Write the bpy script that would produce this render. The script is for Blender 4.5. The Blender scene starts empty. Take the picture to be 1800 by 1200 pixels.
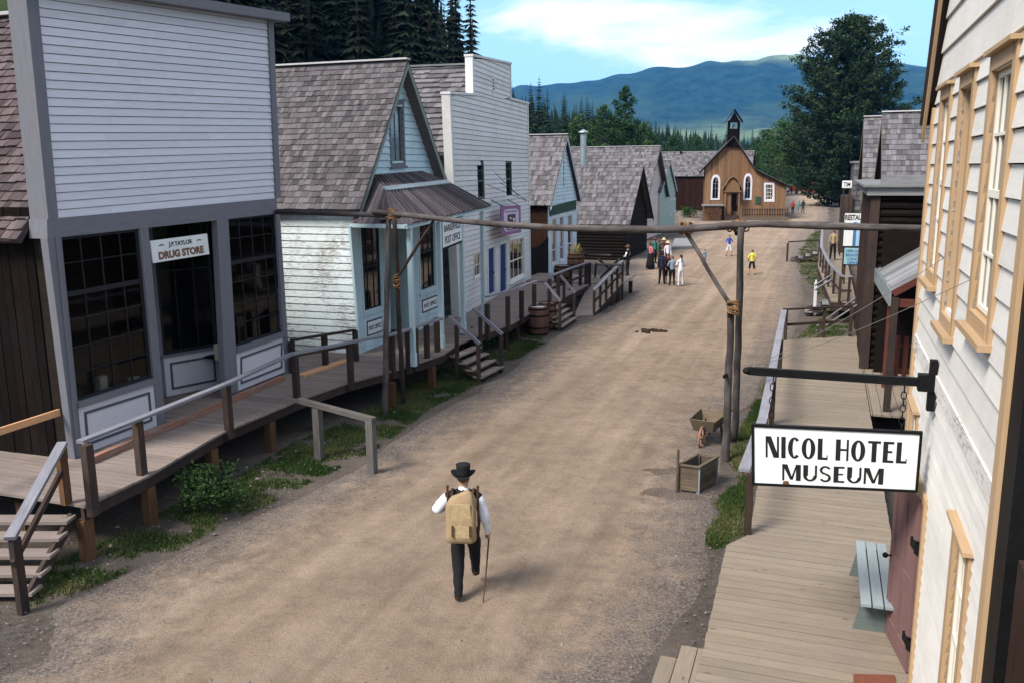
import bpy, math, random
from mathutils import Vector, Matrix, noise
random.seed(7)
R = math.radians
scn = bpy.context.scene
COL = scn.collection
# ---------------------------------------------------------------- camera
FOC = 1530.0; HOR = 296.0; CZ = 6.0; ROLL = R(-0.5)
_th = math.atan((600 - HOR) / FOC)
FWD = Vector((0, math.cos(_th), -math.sin(_th)))
_r0 = Vector((1, 0, 0)); _u0 = _r0.cross(FWD)
RT = _r0 * math.cos(ROLL) + _u0 * math.sin(ROLL)
UP = _u0 * math.cos(ROLL) - _r0 * math.sin(ROLL)
CAM = Vector((0, 0, CZ))
cd = bpy.data.cameras.new('camera'); cam = bpy.data.objects.new('camera', cd); COL.objects.link(cam)
cam.matrix_world = Matrix(((RT.x, UP.x, -FWD.x, 0), (RT.y, UP.y, -FWD.y, 0), (RT.z, UP.z, -FWD.z, CZ), (0, 0, 0, 1)))
cd.sensor_width = 36; cd.lens = 36 * FOC / 1800; cd.clip_start = 0.05; cd.clip_end = 20000
scn.camera = cam
# surveying helpers: a sight line from the balcony to the ground or to a wall plane
def ray(x, y): return FWD + RT * ((x - 900) / FOC) + UP * ((600 - y) / FOC)
def G(x, y, z=0.0):
    v = ray(x, y); return CAM + v * ((z - CZ) / v.z)
def Zat(x, y, P):
    v = ray(x, y); return CAM.z + v.z * (math.hypot(P.x, P.y) / math.hypot(v.x, v.y))
SD = Vector((math.sin(R(19.6)), math.cos(R(19.6)), 0))     # along the street
SN = Vector((SD.y, -SD.x, 0))                              # across, towards the right
Z = Vector((0, 0, 1))
def V(x, y, z=0): return Vector((x, y, z))
# ---------------------------------------------------------------- objects
WL = {}
def tag(o, label=None, cat=None, group=None, kind=None):
    if label: o['label'] = label
    if cat: o['category'] = cat
    if group: o['group'] = group
    if kind: o['kind'] = kind
    return o
def thing(name, label, cat, loc, group=None):
    o = bpy.data.objects.new(name, None); COL.objects.link(o); o.location = loc
    o.empty_display_size = .2
    WL[o] = Vector(loc); tag(o, label, cat, group); return o
def dup(root, loc, rz=0, label=None, group=None, sc=None):
    r = root.copy(); COL.objects.link(r); r.location = loc; r.rotation_euler = (0, 0, rz)
    if sc: r.scale = sc
    if label: r['label'] = label
    if group: r['group'] = group
    WL[r] = Vector(loc)
    for ch in list(root.children):
        c = ch.copy(); COL.objects.link(c); c.parent = r
        for g in list(ch.children):
            d = g.copy(); COL.objects.link(d); d.parent = c
    return r
class MB:
    def __init__(s): s.v = []; s.f = []; s.uv = []; s.r = []; s.m = []; s.mi = 0
    def poly(s, pts, uvs=None, rnd=None):
        i = len(s.v); s.v += [tuple(p) for p in pts]; s.f.append(tuple(range(i, i + len(pts))))
        if uvs is None:
            e = (pts[1] - pts[0]); 
            e = e.normalized() if e.length > 1e-9 else Vector((1, 0, 0))
            n = (pts[1] - pts[0]).cross(pts[-1] - pts[0]); n = n.normalized() if n.length > 1e-12 else Z
            t = n.cross(e); uvs = [((p - pts[0]).dot(e), (p - pts[0]).dot(t)) for p in pts]
        s.uv += uvs; s.r.append(random.random() if rnd is None else rnd); s.m.append(s.mi)
    def hexa(s, c, rnd=None, skip=()):
        # c: 4 corners of one side, 4 of the opposite side (same winding)
        c = [Vector(p) for p in c]
        if rnd is None: rnd = random.random()
        ax = [(c[1] - c[0]), (c[3] - c[0]), (c[4] - c[0])]
        L = max(ax, key=lambda a: a.length).normalized()
        n0 = (c[1] - c[0]).cross(c[3] - c[0])
        flip = n0.dot(c[4] - c[0]) > 0
        F = [(0, 1, 2, 3), (7, 6, 5, 4), (4, 5, 1, 0), (5, 6, 2, 1), (6, 7, 3, 2), (7, 4, 0, 3)]
        ou, ov = random.random() * 37, random.random() * 37
        i = len(s.v); s.v += [tuple(p) for p in c]
        for k, f in enumerate(F):
            if k in skip: continue
            if flip: f = f[::-1]
            q = [c[j] for j in f]
            n = (q[1] - q[0]).cross(q[2] - q[0])
            if n.length < 1e-12: n = (q[2] - q[0]).cross(q[3] - q[0])
            n = n.normalized() if n.length > 1e-12 else Z
            l = L - n * L.dot(n)
            if l.length < .3: l = q[1] - q[0]
            l = l.normalized() if l.length > 1e-9 else Vector((1, 0, 0)); t = n.cross(l)
            s.f.append(tuple(i + j for j in f)); s.uv += [(p.dot(l) + ou, p.dot(t) + ov) for p in q]
            s.r.append(rnd); s.m.append(s.mi)
    def box(s, lo, hi, rnd=None):
        x0, y0, z0 = lo; x1, y1, z1 = hi
        s.hexa([V(x0, y0, z0), V(x1, y0, z0), V(x1, y1, z0), V(x0, y1, z0), V(x0, y0, z1), V(x1, y0, z1), V(x1, y1, z1), V(x0, y1, z1)], rnd)
    def beam(s, a, b, w, h, up=Z, rnd=None, w2=None, h2=None):
        a = Vector(a); b = Vector(b); d = (b - a).normalized()
        sd = d.cross(up)
        if sd.length < 1e-3: sd = d.cross(SD)
        sd.normalize(); u = sd.cross(d)
        w2 = w2 or w; h2 = h2 or h
        def q(p, w, h): return [p - sd * w / 2 - u * h / 2, p + sd * w / 2 - u * h / 2, p + sd * w / 2 + u * h / 2, p - sd * w / 2 + u * h / 2]
        s.hexa(q(a, w, h) + q(b, w2, h2), rnd)
    def post(s, p, h, w, d=None, ax=SD, rnd=None):
        d = d or w; p = Vector(p); a = ax * w / 2; b = Vector((ax.y, -ax.x, 0)) * d / 2
        c = [p - a - b, p + a - b, p + a + b, p - a + b]
        s.hexa(c + [q + Z * h for q in c], rnd)
    def tube(s, pts, radii, n=8, caps=True, rnd=None):
        pts = [Vector(p) for p in pts]
        if not hasattr(radii, '__len__'): radii = [radii] * len(pts)
        if rnd is None: rnd = random.random()
        base = len(s.v); up = None; L = 0; Ls = [0]
        for k in range(1, len(pts)): L += (pts[k] - pts[k - 1]).length; Ls.append(L)
        for k, p in enumerate(pts):
            d = (pts[min(k + 1, len(pts) - 1)] - pts[max(k - 1, 0)]).normalized()
            if up is None: up = d.orthogonal().normalized()
            up = (up - d * up.dot(d)).normalized(); sd = d.cross(up)
            for j in range(n):
                a = 2 * math.pi * j / n
                s.v.append(tuple(p + (up * math.cos(a) + sd * math.sin(a)) * radii[k]))
        for k in range(len(pts) - 1):
            for j in range(n):
                j2 = (j + 1) % n
                s.f.append((base + k * n + j, base + k * n + j2, base + (k + 1) * n + j2, base + (k + 1) * n + j))
                c = 2 * math.pi * radii[k] / n
                s.uv += [(Ls[k], j * c), (Ls[k], (j + 1) * c), (Ls[k + 1], (j + 1) * c), (Ls[k + 1], j * c)]
                s.r.append(rnd); s.m.append(s.mi)
        if caps:
            for k, o in ((0, -1), (len(pts) - 1, 1)):
                idx = [base + k * n + j for j in range(n)]
                if o < 0: idx = idx[::-1]
                s.f.append(tuple(idx)); s.uv += [(0, 0)] * n; s.r.append(rnd); s.m.append(s.mi)
    def lathe(s, c, prof, n=20, rnd=None, ax=Z):
        # profile of (radius, height) above c
        c = Vector(c); s.tube([c + ax * h for r, h in prof], [max(r, 1e-4) for r, h in prof], n, True, rnd)
    def ball(s, c, r, n=10, m=6, rnd=None, sc=(1, 1, 1)):
        c = Vector(c)
        if rnd is None: rnd = random.random()
        b = len(s.v)
        for i in range(m + 1):
            t = math.pi * i / m
            for j in range(n):
                a = 2 * math.pi * j / n
                s.v.append((c.x + r * sc[0] * math.sin(t) * math.cos(a), c.y + r * sc[1] * math.sin(t) * math.sin(a), c.z + r * sc[2] * math.cos(t)))
        for i in range(m):
            for j in range(n):
                j2 = (j + 1) % n
                s.f.append((b + i * n + j, b + (i + 1) * n + j, b + (i + 1) * n + j2, b + i * n + j2)); s.uv += [(j / n, i / m), (j / n, (i + 1) / m), ((j + 1) / n, (i + 1) / m), ((j + 1) / n, i / m)]
                s.r.append(rnd); s.m.append(s.mi)
    def build(s, name, mat, parent=None, smooth=False, at=None):
        o0 = Vector((0, 0, 0))
        if parent is not None: o0 = WL[parent]
        elif at is not None: o0 = Vector(at)
        elif s.v:
            xs = [v[0] for v in s.v]; ys = [v[1] for v in s.v]; zs = [v[2] for v in s.v]
            o0 = Vector(((min(xs) + max(xs)) / 2, (min(ys) + max(ys)) / 2, min(zs)))
        me = bpy.data.meshes.new(name)
        me.from_pydata([(v[0] - o0.x, v[1] - o0.y, v[2] - o0.z) for v in s.v], [], s.f)
        uvl = me.uv_layers.new(name='UVMap')
        if len(uvl.data) == len(s.uv): uvl.data.foreach_set('uv', [c for u in s.uv for c in u])
        at_ = me.attributes.new('rnd', 'FLOAT', 'FACE'); at_.data.foreach_set('value', s.r)
        for m in (mat if isinstance(mat, (list, tuple)) else [mat]): me.materials.append(m)
        me.polygons.foreach_set('material_index', s.m)
        if smooth: me.polygons.foreach_set('use_smooth', [True] * len(s.f))
        me.validate(); me.update()
        o = bpy.data.objects.new(name, me); COL.objects.link(o)
        if parent is not None: o.parent = parent
        else: o.location = o0
        WL[o] = o0
        return o
# ---------------------------------------------------------------- surfaces
class Surf:
    def __init__(s, A, B, n=None, up=Z):
        s.o = Vector(A); s.ea = (Vector(B) - s.o); s.ea.z = 0; s.W = s.ea.length; s.ea.normalize()
        s.eb = up; s.n = n or Vector((s.ea.y, -s.ea.x, 0))
    def pt(s, a, b, d=0): return s.o + s.ea * a + s.eb * b + s.n * d
    def inv(s, x, y, d=0):
        v = ray(x, y); t = (s.o + s.n * d - CAM).dot(s.n) / v.dot(s.n); p = CAM + v * t - s.o
        return (p.dot(s.ea), p.dot(s.eb))
    def P(s, x, y, d=0): return s.pt(*s.inv(x, y, d), d)
class Pl(Surf):        # sloped plane: origin, along, up-slope
    def __init__(s, o, ea, eb, n=None):
        s.o = Vector(o); s.ea = Vector(ea).normalized(); s.eb = Vector(eb); s.eb = (s.eb - s.ea * s.eb.dot(s.ea)).normalized()
        s.n = s.ea.cross(s.eb)
        if n is not None and s.n.dot(n) < 0: s.n = -s.n
    def ab(s, p): p = Vector(p) - s.o; return (p.dot(s.ea), p.dot(s.eb))
class Bil(Surf):
    def __init__(s, base, q, W=None, H=None):
        s.base = base; s.q = [Vector((p[0], p[1])) for p in q]; s.n = base.n; s.ea = base.ea; s.eb = base.eb
        s.W = W or ((s.q[1] - s.q[0]).length + (s.q[2] - s.q[3]).length) / 2
        s.H = H or ((s.q[3] - s.q[0]).length + (s.q[2] - s.q[1]).length) / 2
    def uv(s, a, b):
        u = a / s.W; v = b / s.H; q = s.q
        return q[0] * (1 - u) * (1 - v) + q[1] * u * (1 - v) + q[2] * u * v + q[3] * (1 - u) * v
    def pt(s, a, b, d=0): p = s.uv(a, b); return s.base.pt(p.x, p.y, d)
    def inv(s, x, y, d=0):
        t = Vector(s.base.inv(x, y, d)); a, b = s.W / 2, s.H / 2
        for _ in range(12):
            p = s.uv(a, b); e = t - p
            da = (s.uv(a + .01, b) - p) / .01; db = (s.uv(a, b + .01) - p) / .01
            det = da.x * db.y - da.y * db.x
            a += (e.x * db.y - e.y * db.x) / det; b += (da.x * e.y - da.y * e.x) / det
        return (a, b)
def slab(mb, S, a0, a1, b0, b1, d0, d1, rnd=None):
    mb.hexa([S.pt(a0, b0, d0), S.pt(a1, b0, d0), S.pt(a1, b1, d0), S.pt(a0, b1, d0), S.pt(a0, b0, d1), S.pt(a1, b0, d1), S.pt(a1, b1, d1), S.pt(a0, b1, d1)], rnd)
def qslab(mb, S, q, d0, d1, rnd=None):
    mb.hexa([S.pt(a, b, d0) for a, b in q] + [S.pt(a, b, d1) for a, b in q], rnd)
def pxq(S, pts, d=0): return [S.inv(x, y, d) for x, y in pts]
def hit(poly, t, ax):
    r = []
    for i in range(len(poly)):
        p, q = poly[i], poly[(i + 1) % len(poly)]
        if (p[ax] - t) * (q[ax] - t) < 0:
            k = (t - p[ax]) / (q[ax] - p[ax]); r.append(p[1 - ax] + k * (q[1 - ax] - p[1 - ax]))
    return sorted(r)
def rows(poly, pitch, holes=(), ax=1, start=None, jit=0):
    lo = min(p[ax] for p in poly); hi = max(p[ax] for p in poly); t = lo if start is None else start
    out = []; k = 0
    while t < hi - 1e-3:
        t1 = min(t + pitch * (1 + jit * random.uniform(-1, 1)), hi); e = 1e-4
        h0 = hit(poly, t + e, ax); h1 = hit(poly, t1 - e, ax); hm = hit(poly, (t + t1) / 2, ax)
        if not h0: h0 = hm
        if not h1: h1 = hm
        if len(h0) == len(h1) and h0:
            for i in range(0, len(h0) - 1, 2):
                segs = [(h0[i], h0[i + 1], h1[i], h1[i + 1])]
                for H in holes:
                    hh = hit(H, (t + t1) / 2, ax)
                    if len(hh) < 2: continue
                    c0, c1 = hh[0], hh[-1]; ns = []
                    for s_ in segs:
                        a, b, c, d = s_
                        if c1 <= min(a, c) or c0 >= max(b, d): ns.append(s_); continue
                        if c0 > max(a, c): ns.append((a, c0, c, c0))
                        if c1 < min(b, d): ns.append((c1, b, c1, d))
                    segs = ns
                for s_ in segs: out.append((t, t1) + s_)
        t = t1; k += 1
    return out
def clap(mb, S, poly, pitch, holes=(), th=.03, joint=0, gap=.011):
    for (t0, t1, a0, a1, c0, c1) in rows(poly, pitch, holes):
        cuts = [0]
        L = a1 - a0
        if joint and L > joint:
            x = random.uniform(.3, 1) * joint
            while x < L - .3: cuts.append(x / L); x += random.uniform(.6, 1.1) * joint
        cuts.append(1)
        for i in range(len(cuts) - 1):
            f, g = cuts[i], cuts[i + 1]
            A0, A1 = a0 + (a1 - a0) * f, a0 + (a1 - a0) * g; C0, C1 = c0 + (c1 - c0) * f, c0 + (c1 - c0) * g
            if i: A0 += .003; C0 += .003
            mb.hexa([S.pt(A0, t0, -.03), S.pt(A1, t0, -.03), S.pt(C1, t1 - gap, -.03), S.pt(C0, t1 - gap, -.03), S.pt(A0, t0, th), S.pt(A1, t0, th), S.pt(C1, t1 - gap, .004), S.pt(C0, t1 - gap, .004)])
def vboards(mb, S, poly, pitch, holes=(), gap=.012, th=.02, batten=False, jit=.15):
    for (t0, t1, a0, a1, c0, c1) in rows(poly, pitch, holes, ax=0, jit=jit):
        d = random.uniform(0, .012)
        g = gap if t1 - t0 > 2 * gap else 0
        mb.hexa([S.pt(t0, a0, -.03), S.pt(t1 - g, c0, -.03), S.pt(t1 - g, c1, -.03), S.pt(t0, a1, -.03), S.pt(t0, a0, th + d), S.pt(t1 - g, c0, th + d), S.pt(t1 - g, c1, th + d), S.pt(t0, a1, th + d)])
        if batten:
            mb.hexa([S.pt(t0 - .03, a0, th), S.pt(t0 + .03, a0, th), S.pt(t0 + .03, a1, th), S.pt(t0 - .03, a1, th), S.pt(t0 - .03, a0, th + .035), S.pt(t0 + .03, a0, th + .035), S.pt(t0 + .03, a1, th + .035), S.pt(t0 - .03, a1, th + .035)])
def backing(mb, S, poly, d=-.035):
    mb.poly([S.pt(a, b, d) for a, b in poly], rnd=.5)
def logs(mb, S, poly, pitch, holes=()):
    for (t0, t1, a0, a1, c0, c1) in rows(poly, pitch, holes):
        m = (t0 + t1) / 2; r = (t1 - t0) / 2
        p, q = S.pt((a0 + c0) / 2, m, -.02), S.pt((a1 + c1) / 2, m, -.02); k = max(2, int((q - p).length / .8)); 
        pts = [p.lerp(q, i / k) + Vector((0, 0, random.uniform(-.008, .008))) for i in range(k + 1)]
        mb.tube(pts, [r * random.uniform(.97, 1.06) for _ in pts], 8)
def shingles(mb, S, poly, exp=.16, w=.14, th=.022, skipc=0.0, bj=.012):
    for (t0, t1, a0, a1, c0, c1) in rows(poly, exp):
        L = a1 - a0; x = 0
        if L <= 0: continue
        lift = random.uniform(0, .006)
        while x < L - .01:
            ww = min(w * random.uniform(.55, 1.5), L - x); 
            if L - x - ww < .04: ww = L - x
            f, g = x / L, (x + ww - .006) / L
            A0, A1 = a0 + L * f, a0 + L * g; C0, C1 = c0 + (c1 - c0) * f, c0 + (c1 - c0) * g
            j = random.uniform(-bj, bj); k = j + random.uniform(-.004, .004); d = th * random.uniform(.8, 1.5) + lift
            b0, b1 = t0 + j, t0 + k
            c = [S.pt(A0, b0, -.004), S.pt(A1, b1, -.004), S.pt(C1, t1 + .02, -.004), S.pt(C0, t1 + .02, -.004), S.pt(A0, b0, d), S.pt(A1, b1, d), S.pt(C1, t1 + .02, .004), S.pt(C0, t1 + .02, .004)]
            mb.hexa(c, skip=(0, 4))
            x += ww
def planks(mb, poly, z, direction, pitch=.16, th=.045, gap=.013, joint=0):
    o = Vector((poly[0][0], poly[0][1], z)); e = Vector(direction).normalized(); f = Vector((-e.y, e.x, 0))
    S = Pl(o, e, f, Z); pp = [S.ab((p[0], p[1], z)) for p in poly]
    for (t0, t1, a0, a1, c0, c1) in rows(pp, pitch, jit=.12):
        j0, j1 = random.uniform(-.006, .006), random.uniform(-.006, .006); d = random.uniform(-.004, .002)
        g = gap if t1 - t0 > 3 * gap else 0
        mb.hexa([S.pt(a0 + j0, t0, -th), S.pt(a1 + j1, t0, -th), S.pt(c1 + j1, t1 - g, -th), S.pt(c0 + j0, t1 - g, -th), S.pt(a0 + j0, t0, d), S.pt(a1 + j1, t0, d), S.pt(c1 + j1, t1 - g, d), S.pt(c0 + j0, t1 - g, d)])
def lin(h):
    def f(c): return c / 12.92 if c <= .04045 else ((c + .055) / 1.055) ** 2.4
    return tuple(f(x / 255) for x in h) + (1,)
# ---------------------------------------------------------------- materials
class NT:
    def __init__(s, name):
        s.m = bpy.data.materials.new(name); s.m.use_nodes = True; s.t = s.m.node_tree; s.t.nodes.clear()
        s.out = s.n('ShaderNodeOutputMaterial')
    def n(s, typ, **k):
        nd = s.t.nodes.new(typ)
        for a, b in k.items(): setattr(nd, a, b)
        return nd
    def l(s, a, b): s.t.links.new(a, b)
    def val(s, nd, **k):
        for a, b in k.items(): nd.inputs[a.replace('_', ' ')].default_value = b
        return nd
    def mapping(s, src, scale, loc=(0, 0, 0)):
        m = s.n('ShaderNodeMapping'); m.inputs['Scale'].default_value = scale; m.inputs['Location'].default_value = loc; s.l(src, m.inputs[0]); return m.outputs[0]
    def noise(s, vec, scale, detail=4, rough=.6, dist=0):
        m = s.n('ShaderNodeTexNoise'); m.inputs['Scale'].default_value = scale; m.inputs['Detail'].default_value = detail; m.inputs['Roughness'].default_value = rough; m.inputs['Distortion'].default_value = dist
        if vec: s.l(vec, m.inputs['Vector'])
        return m.outputs['Fac']
    def ramp(s, fac, stops, interp='LINEAR'):
        m = s.n('ShaderNodeValToRGB'); s.l(fac, m.inputs[0]); m.color_ramp.interpolation = interp
        while len(m.color_ramp.elements) < len(stops): m.color_ramp.elements.new(.5)
        for e, (p, c) in zip(m.color_ramp.elements, stops): e.position = p; e.color = c if len(c) == 4 else tuple(c) + (1,)
        return m.outputs[0]
    def mix(s, fac, a, b, mode='MIX'):
        m = s.n('ShaderNodeMix', data_type='RGBA', blend_type=mode)
        for i, x in ((0, fac), (6, a), (7, b)):
            if isinstance(x, (int, float)): m.inputs[i].default_value = x if i == 0 else (x, x, x, 1)
            elif isinstance(x, tuple): m.inputs[i].default_value = x
            else: s.l(x, m.inputs[i])
        return m.outputs[2]
    def math(s, op, a, b=None, clamp=False):
        m = s.n('ShaderNodeMath', operation=op); m.use_clamp = clamp
        for i, x in ((0, a), (1, b)):
            if x is None: continue
            if isinstance(x, (int, float)): m.inputs[i].default_value = x
            else: s.l(x, m.inputs[i])
        return m.outputs[0]
    def attr(s, name): return s.n('ShaderNodeAttribute', attribute_name=name).outputs['Fac']
    def pbr(s, col, rough=.85, bump=None, bstr=.3, bdist=.01, spec=.3, **kw):
        p = s.n('ShaderNodeBsdfPrincipled')
        if isinstance(col, tuple): p.inputs['Base Color'].default_value = col
        else: s.l(col, p.inputs['Base Color'])
        if isinstance(rough, (int, float)): p.inputs['Roughness'].default_value = rough
        else: s.l(rough, p.inputs['Roughness'])
        p.inputs['Specular IOR Level'].default_value = spec
        for a, b in kw.items(): p.inputs[a.replace('_', ' ')].default_value = b
        if bump is not None:
            b = s.n('ShaderNodeBump'); b.inputs['Strength'].default_value = bstr; b.inputs['Distance'].default_value = bdist; s.l(bump, b.inputs['Height']); s.l(b.outputs[0], p.inputs['Normal'])
        s.l(p.outputs[0], s.out.inputs[0]); return s.m
def g3(c): return tuple(c) + (1,) if len(c) == 3 else tuple(c)
def wood(name, c1, c2, vary=.35, grain=14, rough=.85, stain=None, stain_amt=.5, bare=None, bare_amt=.5, bstr=.4, ss=1.0, knots=0):
    """weathered or painted timber, grain along the board; bare = colour showing through worn paint"""
    t = NT(name); uv = t.n('ShaderNodeUVMap').outputs[0]; ob = t.n('ShaderNodeTexCoord').outputs['Object']
    g = t.noise(t.mapping(uv, (1.2, grain, 1)), 2.0, 6, .65, .3)
    g2 = t.noise(t.mapping(uv, (.5, grain * 3, 1)), 3.0, 3, .6)
    f = t.math('ADD', t.math('MULTIPLY', g, .65), t.math('MULTIPLY', g2, .35))
    c = t.ramp(f, [(.3, g3(c1)), (.7, g3(c2))])
    if stain:
        sn = t.noise(ob, .9 * ss, 5, .65, .5); c = t.mix(t.math('MULTIPLY', t.ramp(sn, [(.42, (0, 0, 0)), (.7, (1, 1, 1))]), stain_amt), c, g3(stain))
    if bare:
        w = t.noise(t.mapping(uv, (1.0, 7, 1)), 5.5, 7, .75, .3)
        big = t.noise(ob, .7, 3, .5)
        w = t.math('ADD', t.math('MULTIPLY', w, .75), t.math('MULTIPLY', big, .35))
        th = .62 - .2 * bare_amt
        k = t.ramp(w, [(th, (0, 0, 0)), (th + .07, (1, 1, 1))]); bc = t.ramp(g2, [(.3, tuple(x * .55 for x in bare[:3])), (.7, g3(bare))]); c = t.mix(t.math('MULTIPLY', k, .85), c, bc)
    if knots:
        vo = t.n('ShaderNodeTexVoronoi'); t.l(t.mapping(uv, (2.2, 5.5, 1)), vo.inputs['Vector']); vo.inputs['Scale'].default_value = 1.0; vo.inputs['Randomness'].default_value = 1.0
        c = t.mix(t.math('MULTIPLY', t.ramp(vo.outputs['Distance'], [(.05, (1, 1, 1)), (.13, (0, 0, 0))]), knots), c, tuple(x * .35 for x in c1[:3]) + (1,))
    r = t.attr('rnd'); v = t.math('ADD', t.math('MULTIPLY', r, vary), 1 - vary / 2)
    m = t.n('ShaderNodeVectorMath', operation='SCALE'); t.l(c, m.inputs[0]); t.l(v, m.inputs['Scale'])
    return t.pbr(m.outputs[0], rough, f, bstr, .006, .08 if max(c1[:3]) < .2 else .2)
def plain(name, col, rough=.6, spec=.4, noise_amt=.12, scale=8, **kw):
    t = NT(name); ob = t.n('ShaderNodeTexCoord').outputs['Object']; n = t.noise(ob, scale, 5, .6)
    lo = tuple(x * (1 - noise_amt) for x in col[:3]); hi = tuple(min(1, x * (1 + noise_amt)) for x in col[:3])
    return t.pbr(t.ramp(n, [(.3, lo), (.7, hi)]), rough, n, .15, .004, spec, **kw)
M = {}
M['white_ds'] = wood('white_painted_clapboard', (.49, .49, .535), (.60, .60, .645), .09, 10, .6, stain=(.52, .50, .53), stain_amt=.25, bstr=.12)
M['white_wf'] = wood('faded_white_clapboard', (.52, .52, .51), (.66, .66, .65), .14, 16, .75, stain=(.44, .43, .41), stain_amt=.4, bare=(.36, .33, .30), bare_amt=.0)
M['white_po'] = wood('worn_pale_clapboard', (.50, .58, .60), (.62, .69, .70), .16, 16, .75, stain=(.40, .45, .44), stain_amt=.35, bare=(.24, .20, .17), bare_amt=.42)
M['blue_po'] = wood('pale_blue_clapboard', (.42, .55, .60), (.52, .65, .70), .10, 14, .7, stain=(.34, .43, .46), stain_amt=.3, bare=(.25, .26, .26), bare_amt=.1)
M['blue_trim'] = wood('pale_blue_trim', (.36, .48, .52), (.47, .60, .64), .1, 16, .65, stain=(.3, .36, .38), stain_amt=.4)
M['green_trim'] = wood('grey_green_trim', (.16, .20, .17), (.22, .27, .22), .1, 16, .7)
M['grey_trim'] = wood('slate_grey_trim', (.125, .125, .145), (.165, .165, .185), .08, 8, .6, bstr=.12)
M['grey_line'] = wood('dark_grey_moulding', (.07, .07, .09), (.09, .09, .11), .08, 8, .6, bstr=.1)
M['white_hotel'] = wood('hotel_white_board', (.57, .555, .52), (.70, .68, .635), .12, 9, .7, stain=(.50, .47, .43), stain_amt=.5, bstr=.2)
M['belt'] = wood('peeling_belt_board', (.60, .58, .55), (.70, .68, .65), .10, 9, .7, stain=(.45, .42, .38), stain_amt=.5, bare=(.25, .21, .17), bare_amt=.25, bstr=.4)
M['tan_trim'] = wood('ochre_trim', (.33, .222, .122), (.43, .295, .17), .15, 14, .7, stain=(.38, .27, .19), stain_amt=.5)
M['cream'] = wood('cream_sash', (.66, .62, .54), (.74, .71, .63), .06, 14, .6)
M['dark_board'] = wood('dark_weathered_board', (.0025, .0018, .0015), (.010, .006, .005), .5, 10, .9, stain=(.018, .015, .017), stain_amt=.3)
M['brown_board'] = wood('brown_stained_board', (.014, .007, .005), (.050, .026, .019), .45, 10, .85, stain=(.06, .05, .045), stain_amt=.4)
M['dark_log'] = wood('dark_log', (.004, .003, .003), (.015, .010, .008), .4, 9, .9)
M['barn'] = wood('red_brown_barn_board', (.010, .005, .004), (.038, .017, .011), .5, 10, .9)
M['church'] = wood('honey_brown_board', (.135, .075, .042), (.27, .155, .085), .5, 12, .85, stain=(.13, .08, .05), stain_amt=.55)
M['deck'] = wood('weathered_deck_plank', (.15, .12, .105), (.27, .22, .19), .26, 13, .85, stain=(.17, .15, .145), stain_amt=.5, knots=.6)
M['deckR'] = wood('sanded_deck_plank', (.165, .133, .100), (.262, .214, .163), .16, 13, .85, stain=(.165, .145, .125), stain_amt=.5, knots=.7)
M['rail'] = wood('silvered_rail', (.13, .13, .15), (.27, .27, .305), .3, 14, .8, stain=(.12, .11, .11), stain_amt=.4)
M['post'] = wood('grey_post', (.018, .014, .013), (.060, .046, .043), .45, 14, .9, stain=(.10, .055, .032), stain_amt=.35)
M['support'] = wood('orange_brown_support', (.06, .032, .018), (.16, .085, .045), .4, 12, .9)
M['newwood'] = wood('new_orange_lumber', (.42, .21, .10), (.58, .33, .17), .2, 12, .75)
M['wornred'] = wood('worn_red_brown_lumber', (.10, .055, .04), (.27, .2, .17), .5, 12, .85, stain=(.30, .09, .035), stain_amt=.8, ss=6)
M['logpole'] = wood('grey_pole', (.026, .022, .021), (.135, .120, .115), .3, 7, .85, stain=(.03, .022, .02), stain_amt=.75, ss=2)
M['shingle'] = wood('cedar_shingle', (.046, .041, .044), (.128, .119, .124), .85, 12, .9, stain=(.12, .10, .10), stain_amt=.5, bstr=.6)
M['shingle_dark'] = wood('purple_brown_shingle', (.05, .038, .040), (.125, .10, .102), .85, 12, .9, stain=(.06, .04, .045), stain_amt=.5, bstr=.6)
M['shingle_grey'] = wood('silver_shingle', (.058, .054, .060), (.165, .155, .163), .9, 12, .9, stain=(.12, .115, .115), stain_amt=.4, bstr=.6)
M['awning'] = wood('grooved_awning_board', (.032, .026, .028), (.15, .13, .138), .9, 12, .9, stain=(.08, .06, .06), stain_amt=.4)
M['roofboard'] = wood('grey_roof_board', (.11, .11, .115), (.26, .26, .27), .5, 12, .85, stain=(.13, .15, .12), stain_amt=.4)
M['ridgecap'] = wood('pale_ridge_board', (.33, .32, .32), (.5, .49, .49), .3, 12, .8)
M['zinc'] = plain('galvanised_metal', (.30, .36, .38), .45, .5, .25, 6, Metallic=.6)
M['black'] = plain('black_painted_iron', (.005, .005, .0055), .6, .15, .3, 20)
M['signwhite'] = wood('white_sign_board', (.64, .66, .66), (.71, .73, .73), .02, 3, .6, stain=(.52, .53, .50), stain_amt=.35, ss=2.5, bstr=.1)
M['signtext'] = plain('black_lettering', (.010, .010, .012), .5, .3)
M['rope'] = wood('rope_lashing', (.12, .065, .03), (.26, .15, .075), .5, 30, .95)
M['purpledoor'] = wood('dusty_mauve_door', (.15, .085, .080), (.20, .115, .108), .1, 8, .65, stain=(.20, .13, .12), stain_amt=.3)
M['benchblue'] = wood('grey_blue_bench', (.20, .235, .245), (.27, .31, .32), .12, 10, .65, stain=(.22, .25, .25), stain_amt=.4)
M['bluedoor'] = wood('deep_blue_door', (.012, .035, .12), (.02, .055, .18), .1, 8, .6)
M['greenband'] = wood('dark_green_board', (.022, .05, .038), (.035, .075, .055), .1, 10, .7)
M['pink'] = wood('pale_pink_clapboard', (.44, .36, .34), (.54, .45, .42), .1, 12, .7)
M['palegreen'] = wood('pale_green_trim', (.22, .30, .28), (.30, .39, .36), .1, 12, .7)
M['crate'] = wood('mossy_crate_board', (.075, .056, .040), (.165, .125, .088), .4, 12, .9, stain=(.06, .06, .035), stain_amt=.6, ss=3)
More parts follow.
